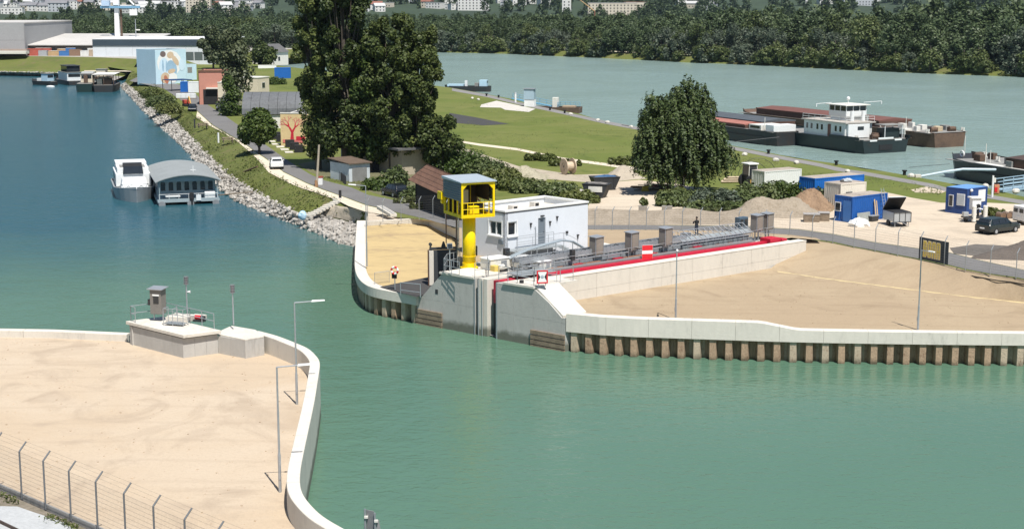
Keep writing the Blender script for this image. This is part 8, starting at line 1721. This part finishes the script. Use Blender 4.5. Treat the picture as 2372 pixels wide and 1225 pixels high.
# bushes
def bush(lab, q, rx_, ry_, h_, m, seed, nl=14, per=200, lsz=0.2, name='bush', grp=None):
    global rng
    random.seed(seed); rng = np.random.default_rng(seed); lobes = []
    for k in range(nl): a = rnd(0,6.28); s = math.sqrt(rnd(0,1)); r_ = rnd(0.35,0.6)*h_; lobes.append((rx_*s*math.cos(a), ry_*s*math.sin(a), rnd(0.25,0.75)*h_*(1-0.4*s), r_, r_, r_))
    c, n_ = lobe_points(lobes, per, 0.4, 0.3); keep = c[:,2] > -0.1; c = c[keep]; n_ = n_[keep]
    t = T(name, lab, 'bush', q, 0, grp); o = bpy.data.objects.new('foliage', leafmesh('foliage', c, n_, rng.uniform(lsz*0.6,lsz*1.3,len(c)), m)); COL.objects.link(o); o.parent = t
    mb = MB()
    for k in range(5): a = rnd(0,6.28); mb.cyl((0,0,-0.1),(rx_*0.5*math.cos(a),ry_*0.5*math.sin(a),h_*0.55),0.05,0.02,4)
    mb.build('stem', M_bark, t); return t
BU = [(1050,400,3.0,3.0,3.6,L_round,'tall wild bush behind the brown roofed shed'),(1090,405,2.6,2.5,3.0,L_round,'bushy thicket between the brown roof and the track'),(1130,414,2.4,2.2,2.4,L_bush,'green thicket behind the yellow cabin roof'),(1010,380,2.6,2.6,4.4,L_dark,'dark shrub at the foot of the outer poplar'),
 (1190,438,2.6,1.8,1.5,L_weed,'low yellow green scrub behind the control building'),(1240,446,2.6,1.8,1.5,L_bush,'scrub patch above the control building roof edge'),(1290,452,2.6,1.6,1.4,L_bush,'grey green scrub beside the boulder'),(1335,462,1.8,1.3,1.1,L_weed,'scrub clump at the yard corner by the boulder'),(1160,424,2.4,1.8,1.9,L_weed,'weedy mound behind the yellow cabin'),
 (1375,470,1.0,0.8,0.9,L_weed,'small shrub before the white plated skip'),
 (1545,476,2.6,1.6,1.3,L_bush,'leafy bush left in the hedge below the weeping birch'),(1600,474,2.8,1.8,1.7,L_bush,'leafy bush in front of the weeping birch trunk'),(1655,478,2.6,1.7,1.8,L_grey,'silvery leaved bush in the yard hedge'),(1705,474,2.6,1.8,1.8,L_bush,'thick green bush in the hedge before the tractor'),(1760,466,2.6,1.8,2.0,L_bush,'dense bush hiding the foot of the white container'),(1815,462,2.4,1.7,2.1,L_round,'dark bush above the grey soil heap'),(1865,462,2.2,1.6,2.0,L_round,'dark bush at the top of the brown soil heap'),(1905,472,1.5,1.3,1.8,L_bush,'bush between soil heap and cream container'),(1560,462,2.2,1.4,1.2,L_weed,'low weeds beneath the weeping birch'),(1690,488,2.4,1.0,1.0,L_bush,'low bush on the yard edge of the hedge'),(1625,488,2.4,1.0,0.9,L_bush,'low bush at the foot of the silvery bush'),
 (925,430,1.6,1.4,2.2,L_bush,'bush beside the black hatchback'),(868,440,1.3,1.0,1.5,L_round,'small bush beside the garage shed'),(955,470,2.0,0.8,0.7,L_weed,'grass tussocks behind the black hatchback'),(965,462,1.6,1.2,1.4,L_bush,'leafy bush at the shaded corner of the brown roofed shed'),(1000,476,1.5,1.0,1.0,L_bush,'low bush below the eave of the brown roofed shed'),(990,484,2.0,0.8,0.8,L_weed,'grass tussocks along the shaded shed wall'),
 (372,246,2.6,2.6,2.6,L_bush,'shrub on the harbour bank below the white tanks'),(392,262,2.4,2.4,2.2,L_weed,'yellow green shrub on the harbour bank below the digger'),(352,228,2.4,2.4,2.4,L_dark,'dark shrub on the bank below the painted annexe'),(640,196,2.0,2.0,2.0,L_round,'shrub in the meadow beyond the hall'),(2302,500,0.9,0.7,0.8,L_weed,'small green shrub between the office and the rusty drums'),
 (1250,372,2.6,1.0,1.0,L_weed,'tall weeds along the pale track'),(1300,384,2.6,1.0,0.9,L_weed,'weeds along the track beside the cable drum'),(1440,382,1.5,1.2,1.2,L_weed,'square weed patch in the meadow')]
for k,(px,py,rx_,ry_,h_,m_,lab) in enumerate(BU): bush(lab, PG(px,py), rx_, ry_, h_, m_, 60+k, nl=int(10+rx_*ry_*3), per=150)
# yellow flowering stalks
# tufts of grass and weeds on the bank, verge and meadow: one mass
rng = np.random.default_rng(5); C = []
ba = resample(rock_l, 300); bb_ = resample(bank_l, 300)
for i in range(26000):
    k = int(rng.random()*299); q = ba[k].lerp(bb_[k], rng.random())
    if math.sin(q.x*0.5+1)+math.sin(q.y*0.37)+rng.normal() > -0.3: C.append((q.x+rng.normal()*0.2, q.y+rng.normal()*0.3, q.z+0.22+0.04*rng.normal()))
C = np.array(C); nn_ = rng.normal(size=(len(C),3))*0.5+np.array([0,0,1.0])
me = leafmesh('bank_weeds', C, nn_, rng.uniform(0.06,0.20,len(C)), L_weed, 0.5); o = bpy.data.objects.new('bank_weeds', me); COL.objects.link(o); tag(o,'rough green weeds covering the harbour bank','weeds',None,'stuff')
C = []; 
reg = [((1060,345),(1480,395),(1480,300),(1060,230)),((1700,395),(2180,455),(2180,432),(1700,355)),((560,270),(720,270),(700,190),(600,190)),((740,415),(1000,470),(1000,430),(800,400))]
for (a,b,c_,d_) in reg:
    A0,B0,C0,D0 = [PG(*k) for k in (a,b,c_,d_)]
    for i in range(3000):
        s, t_ = rng.random(), rng.random(); q = A0.lerp(B0,s).lerp(D0.lerp(C0,s),t_)
        if math.sin(q.x*0.31+q.y*0.11)+math.sin(q.y*0.23-q.x*0.1)+rng.normal()*0.7 > 0.5: C.append((q.x,q.y,LZ(q.x,q.y)+0.06))
C = np.array(C); nn_ = rng.normal(size=(len(C),3))*0.25+np.array([0,-0.2,1.0])
me = leafmesh('meadow_tufts', C, nn_, rng.uniform(0.06,0.17,len(C)), L_weed, 0.5); o = bpy.data.objects.new('meadow_tufts', me); COL.objects.link(o); tag(o,'taller grass tufts scattered over the river meadow','grass',None,'stuff')
C = []
for a,b in zip(nf[1:-1],nf[2:]):
    for i in range(120): q = a.lerp(b,rng.random()); C.append((q.x-abs(rng.normal())*0.25-0.1, q.y-abs(rng.normal())*0.3-0.1, q.z+rng.random()*0.12)) if math.sin(q.x*2.1)+math.sin(q.y*1.3) > 0 else None
C = np.array(C); me = leafmesh('verge_weeds', C, rng.normal(size=(len(C),3))*0.8+np.array([0,0,0.5]), rng.uniform(0.04,0.13,len(C)), L_weed, 0.4); o = bpy.data.objects.new('verge_weeds', me); COL.objects.link(o); tag(o,'weeds growing along the foot of the near wire fence','weeds',None,'stuff')
# ------------------------------------------------------------------ woods on the far bank
def wood_proto(seed, h, r, m, per, nl, lsz, zlo=0.12):
    global rng
    random.seed(seed); rng = np.random.default_rng(seed); lobes = []
    for k in range(nl):
        s = rnd(0,1); Rr = r*max(0.0, 1-(abs(s-0.42)/0.66)**2.6); a = rnd(0,6.28); q = Rr*math.sqrt(rnd(0.1,1)); l_ = rnd(0.26,0.46)*r; lobes.append((q*math.cos(a),q*math.sin(a),h*(zlo+(0.95-zlo)*s),l_,l_,l_*1.15))
    c, n_ = lobe_points(lobes, per, 0.45, 0.45); keep = c[:,2] > 0.2; c = c[keep]; n_ = n_[keep]; return c, n_, rng.uniform(lsz*0.6,lsz*1.25,len(c)), m
PR = [wood_proto(201,17,6.0,L_wood,90,30,0.52), wood_proto(202,20,6.2,L_wood,90,32,0.55), wood_proto(203,14,5.8,L_grey,90,26,0.48,0.05), wood_proto(204,18,5.4,L_bush,90,26,0.5), wood_proto(205,8,4.6,L_bush,60,18,0.55,0.0), wood_proto(206,10,5.0,L_grey,60,20,0.55,0.0)]
PM = [leafmesh('crown', *p[:3], p[3]) for p in PR]
tm = MB(); tm.cyl((0,0,-1),(0,0,10),0.35,0.18,6); TRM = tm.mesh('trunk', M_bark)
KN = ['dark broadleaf tree in the wood on the far river bank','tall dark tree in the wood on the far river bank','silvery willow on the edge of the far river bank','fresh green tree in the wood on the far river bank','green shrub at the waterline of the far bank','silvery shrub at the waterline of the far bank']
GN = ['dark trees on the far bank','tall trees on the far bank','silvery willows on the far bank','green trees on the far bank','green shrubs at the far waterline','silvery shrubs at the far waterline']
def wtree(k, x, y, z, s, lab=None, grp=None, wd=1.0):
    t = T(['wood_tree','wood_tree','willow_tree','wood_tree','shore_shrub','shore_shrub'][k], lab or KN[k], 'shrub' if k > 3 else 'tree', (x,y,z), rnd(0,6.28), grp or GN[k]); t.matrix_basis = t.matrix_basis @ Matrix.Diagonal((s*wd*rnd(0.95,1.3),s*wd*rnd(0.95,1.3),s*rnd(0.85,1.15),1))
    for nm, me in (('crown',PM[k]),('trunk',TRM)):
        o = bpy.data.objects.new(nm, me); COL.objects.link(o); o.parent = t
fbr = resample(fb_t, 900); random.seed(77); cnt = 0
def inview(q, m_=60): px = CX + F*q.x/q.y; return -m_ < px < 2372+m_
for q in fbr:
    px = CX + F*q.x/q.y
    if not (1000 < px < 2420): continue
    if random.random() < 0.34: wtree(random.choice([4,5,4]), q.x, q.y-7+rnd(0,3), q.z-1.6, rnd(0.5,0.9))
    if random.random() < 0.26: wtree(random.choice([2,0,3,2,5]), q.x, q.y+rnd(1,8), q.z, rnd(0.7,1.0)*(0.62+0.4*(px-1000)/1400))
    if random.random() < 0.34: wtree(random.choice([0,1,3,0,1]), q.x, q.y+rnd(24,42), q.z, rnd(0.85,1.12)*(0.56+0.46*(px-1000)/1400))
def mass(name, lab, spots, thin):
    C = []; Nn = []; Sz = []
    for (x,y,z,s,k) in spots:
        c, n_, sz, _ = PR[k]; idx = rng.permutation(len(c))[:int(len(c)*thin)]; a = rng.random()*6.28; ca, sa = math.cos(a), math.sin(a); cc = c[idx]*s; C.append(np.stack([cc[:,0]*ca-cc[:,1]*sa+x, cc[:,0]*sa+cc[:,1]*ca+y, cc[:,2]+z],1)); Nn.append(n_[idx]); Sz.append(sz[idx]*s/math.sqrt(thin)*0.9)
    me = leafmesh(name, np.concatenate(C), np.concatenate(Nn), np.concatenate(Sz), L_wood); o = bpy.data.objects.new(name, me); COL.objects.link(o); tag(o, lab, 'wood', None, 'stuff')
rng = np.random.default_rng(8); sp = []
for i in range(430):
    q = fbr[int(rng.random()*899)]; px = CX + F*q.x/q.y
    if px < 950 or px > 2700: continue
    sp.append((q.x+rng.normal()*3, q.y+46+rng.random()*95, q.z+0.5, rng.uniform(0.85,1.15)*(0.54+0.50*(px-1000)/1400), int(rng.choice([0,1,3,1]))))
mass('woodland', 'deep wood filling the far bank behind the shore trees', sp, 0.42)
# woods behind the halls on the left
random.seed(79)
LW_ = ['dark tree in the wood behind the halls','tall dark tree in the wood behind the halls','pale tree in the wood behind the halls','green tree in the wood behind the halls']
for i in range(95):
    y = 640 + (i % 3)*26 + rnd(-8,8); px = -30 + (i/95.0)*760 + rnd(-10,10); x = (px-CX)/F*y; k = random.choice([0,1,0,3,2]); wtree(k, x, y, 0, rnd(0.8,1.1)*(0.56 if px < 500 else 0.62), LW_[k], 'trees behind the halls, '+['dark','tall','pale','green'][k], 1.25)
sp = []
for i in range(1000): y = 740+rng.random()*720; px = -80+rng.random()*(1150 if y < 860 else 2700); sp.append(((px-CX)/F*y, y, -1.5, rng.uniform(0.45,0.62), int(rng.choice([0,1,3]))))
mass('rear_woodland', 'wood massed behind the trees beyond the halls', sp, 0.22)
# ------------------------------------------------------------------ hillside: tree cover and houses
def onhill(px, py):
    d = ray(px,py); t = 1300.0
    while t < 5200:
        q = Vector((d.x*t,d.y*t,CAMZ+d.z*t))
        if q.y > 1446 and q.z <= hz(q.x,q.y): return q
        t += 8
    return None
sp = []; rng = np.random.default_rng(9)
for i in range(2200):
    y = 1450+2200*rng.random()**1.3; px = -150+rng.random()*2700; x = (px-CX)/F*y
    if math.sin(x*0.013+y*0.004)+math.sin(y*0.011)+rng.normal()*0.8 > -0.5: sp.append((x, y, hz(x,y)-2.0, rng.uniform(0.7,1.1), int(rng.choice([0,3,1,4]))))
mass('hill_woods', 'blue green tree cover over the distant hillside', sp, 0.16)
M_hwl = [mat('house_white',(0.66,0.65,0.62),0.8,0.05,0.1), mat('house_cream',(0.58,0.52,0.42),0.8,0.06,0.1), mat('house_grey',(0.45,0.47,0.49),0.8,0.06,0.1)]
M_hrf = [mat('roof_red_far',(0.24,0.10,0.07),0.9,0.15,0.2), mat('roof_grey_far',(0.20,0.20,0.21),0.9,0.15,0.2), mat('roof_pale_far',(0.48,0.48,0.47),0.9,0.1,0.2)]
def house(q, w_, d_, h_, rz, wi, ri, flat, lab, grp):
    t = T('hillside_house', lab, 'house', q - Vector((0,0,1.5)), rz, grp); mb = MB(); mb.box((0,0,(h_+1.5)/2),(w_,d_,h_+1.5)); wl_ = mb.build('wall', M_hwl[wi], t); z = h_+1.5; mb = MB()
    if flat: mb.box((0,0,z+0.2),(w_+0.4,d_+0.4,0.38))
    else: mb.extr([(-w_/2-0.4,-d_/2-0.5,z+0.02),(-w_/2-0.4,d_/2+0.5,z+0.02),(-w_/2-0.4,0,z+d_*0.34)],(w_+0.8,0,0))
    mb.build('roof', M_hrf[ri], t); n_ = max(2,int(w_/3.5)); fl_ = max(1,int(h_/3))
    for i in range(n_):
        for j in range(fl_): mb = MB(); mb.box((-w_/2+(i+0.5)*w_/n_,-d_/2-0.03,1.5+1.6+3*j),(1.2,0.08,1.4)); mb.build('window', M_glass, t)
    return t
random.seed(99); WN = ['white','cream','grey']; RN = ['red','grey','pale']
clus = [(-10,150,4,28,34),(150,260,3,26,20),(280,420,8,32,20),(470,620,14,34,14),(500,580,26,36,3),(960,1060,4,24,8),(1060,1110,6,30,5),(840,900,10,36,5),(1900,2060,2,10,6),(1150,1300,4,20,5),(1560,1700,14,26,4)]
for (x0,x1,y0,y1,n_) in clus:
    for i in range(n_):
        px, py = rnd(x0,x1), rnd(y0,y1); q = onhill(px,py)
        if q is None: continue
        k, r_ = random.choice([0,0,0,1,2]), random.choice([0,1,2,1]); fl = random.random() < 0.35
        house(q, rnd(9,20), rnd(8,11), random.choice([5,6,6,9]), rnd(-0.5,0.5), k, 2 if fl else r_, fl, '%s house with %s on the distant hillside' % (WN[k], 'flat roof' if fl else RN[r_]+' pitched roof'), 'hillside houses, %s walls, %s' % (WN[k], 'flat roof' if fl else RN[r_]+' roof'))
for (px,py,w_,d_,h_,rz,k,r_,lab) in ((461,30,26,16,20,0.1,1,2,'cream tower block standing above the woods behind the halls'),(1415,37,52,14,13,0.15,1,2,'long ochre apartment block above the far wood'),(1470,37,22,14,14,0.15,1,0,'short pink apartment block beside the long ochre one'),(1312,44,9,9,20,0,0,2,'slim white tower above the far wood'),(30,34,22,12,7,0.1,0,2,'broad white hillside building left above the grey warehouse'),(1097,24,34,14,12,0,0,2,'large white flat building above the poplars'),(2000,14,22,12,8,0,2,2,'grey blue flat building on the hill beyond the wood'),(1868,14,3,3,12,0,0,2,'thin pale chimney like tower beyond the far wood')):
    q = onhill(px,py); q = q or Vector(((px-CX)/F*1000, 1000, 0)); house(q, w_*1.0, d_, h_, rz, k, r_, True, lab, None)
q = Vector(((1375-CX)/F*900, 900, ZAT(27,900)-14)); t = T('site_crane', 'thin ochre crane jib slanting above the long apartment block', 'crane', q); mb = MB(); mb.cyl((0,0,0),(0,0,14),0.5,0.4,5); mb.build('mast', M_hrf[0], t); mb = MB(); e = Q(1340,-2,900)-q; mb.cyl((0,0,14),e,0.35,0.25,5); mb.build('jib', mat('jib_ochre',(0.45,0.30,0.15),0.7,0.1,1), t)
# ------------------------------------------------------------------ the air: far woods and hills fade a little to blue
hm = bpy.data.materials.new('haze'); hm.use_nodes = True; nt = hm.node_tree; nt.nodes.remove(nt.nodes['Principled BSDF'])
pv = nt.nodes.new('ShaderNodeVolumePrincipled'); pv.inputs['Color'].default_value = (0.62,0.80,1.0,1); pv.inputs['Density'].default_value = 0.00004; pv.inputs['Anisotropy'].default_value = 0.3
nt.links.new(pv.outputs[0], nt.nodes['Material Output'].inputs['Volume'])
mb = MB(); mb.box((0,6500,240),(17000,14600,500)); hzb = mb.build('haze', hm, kind='stuff')
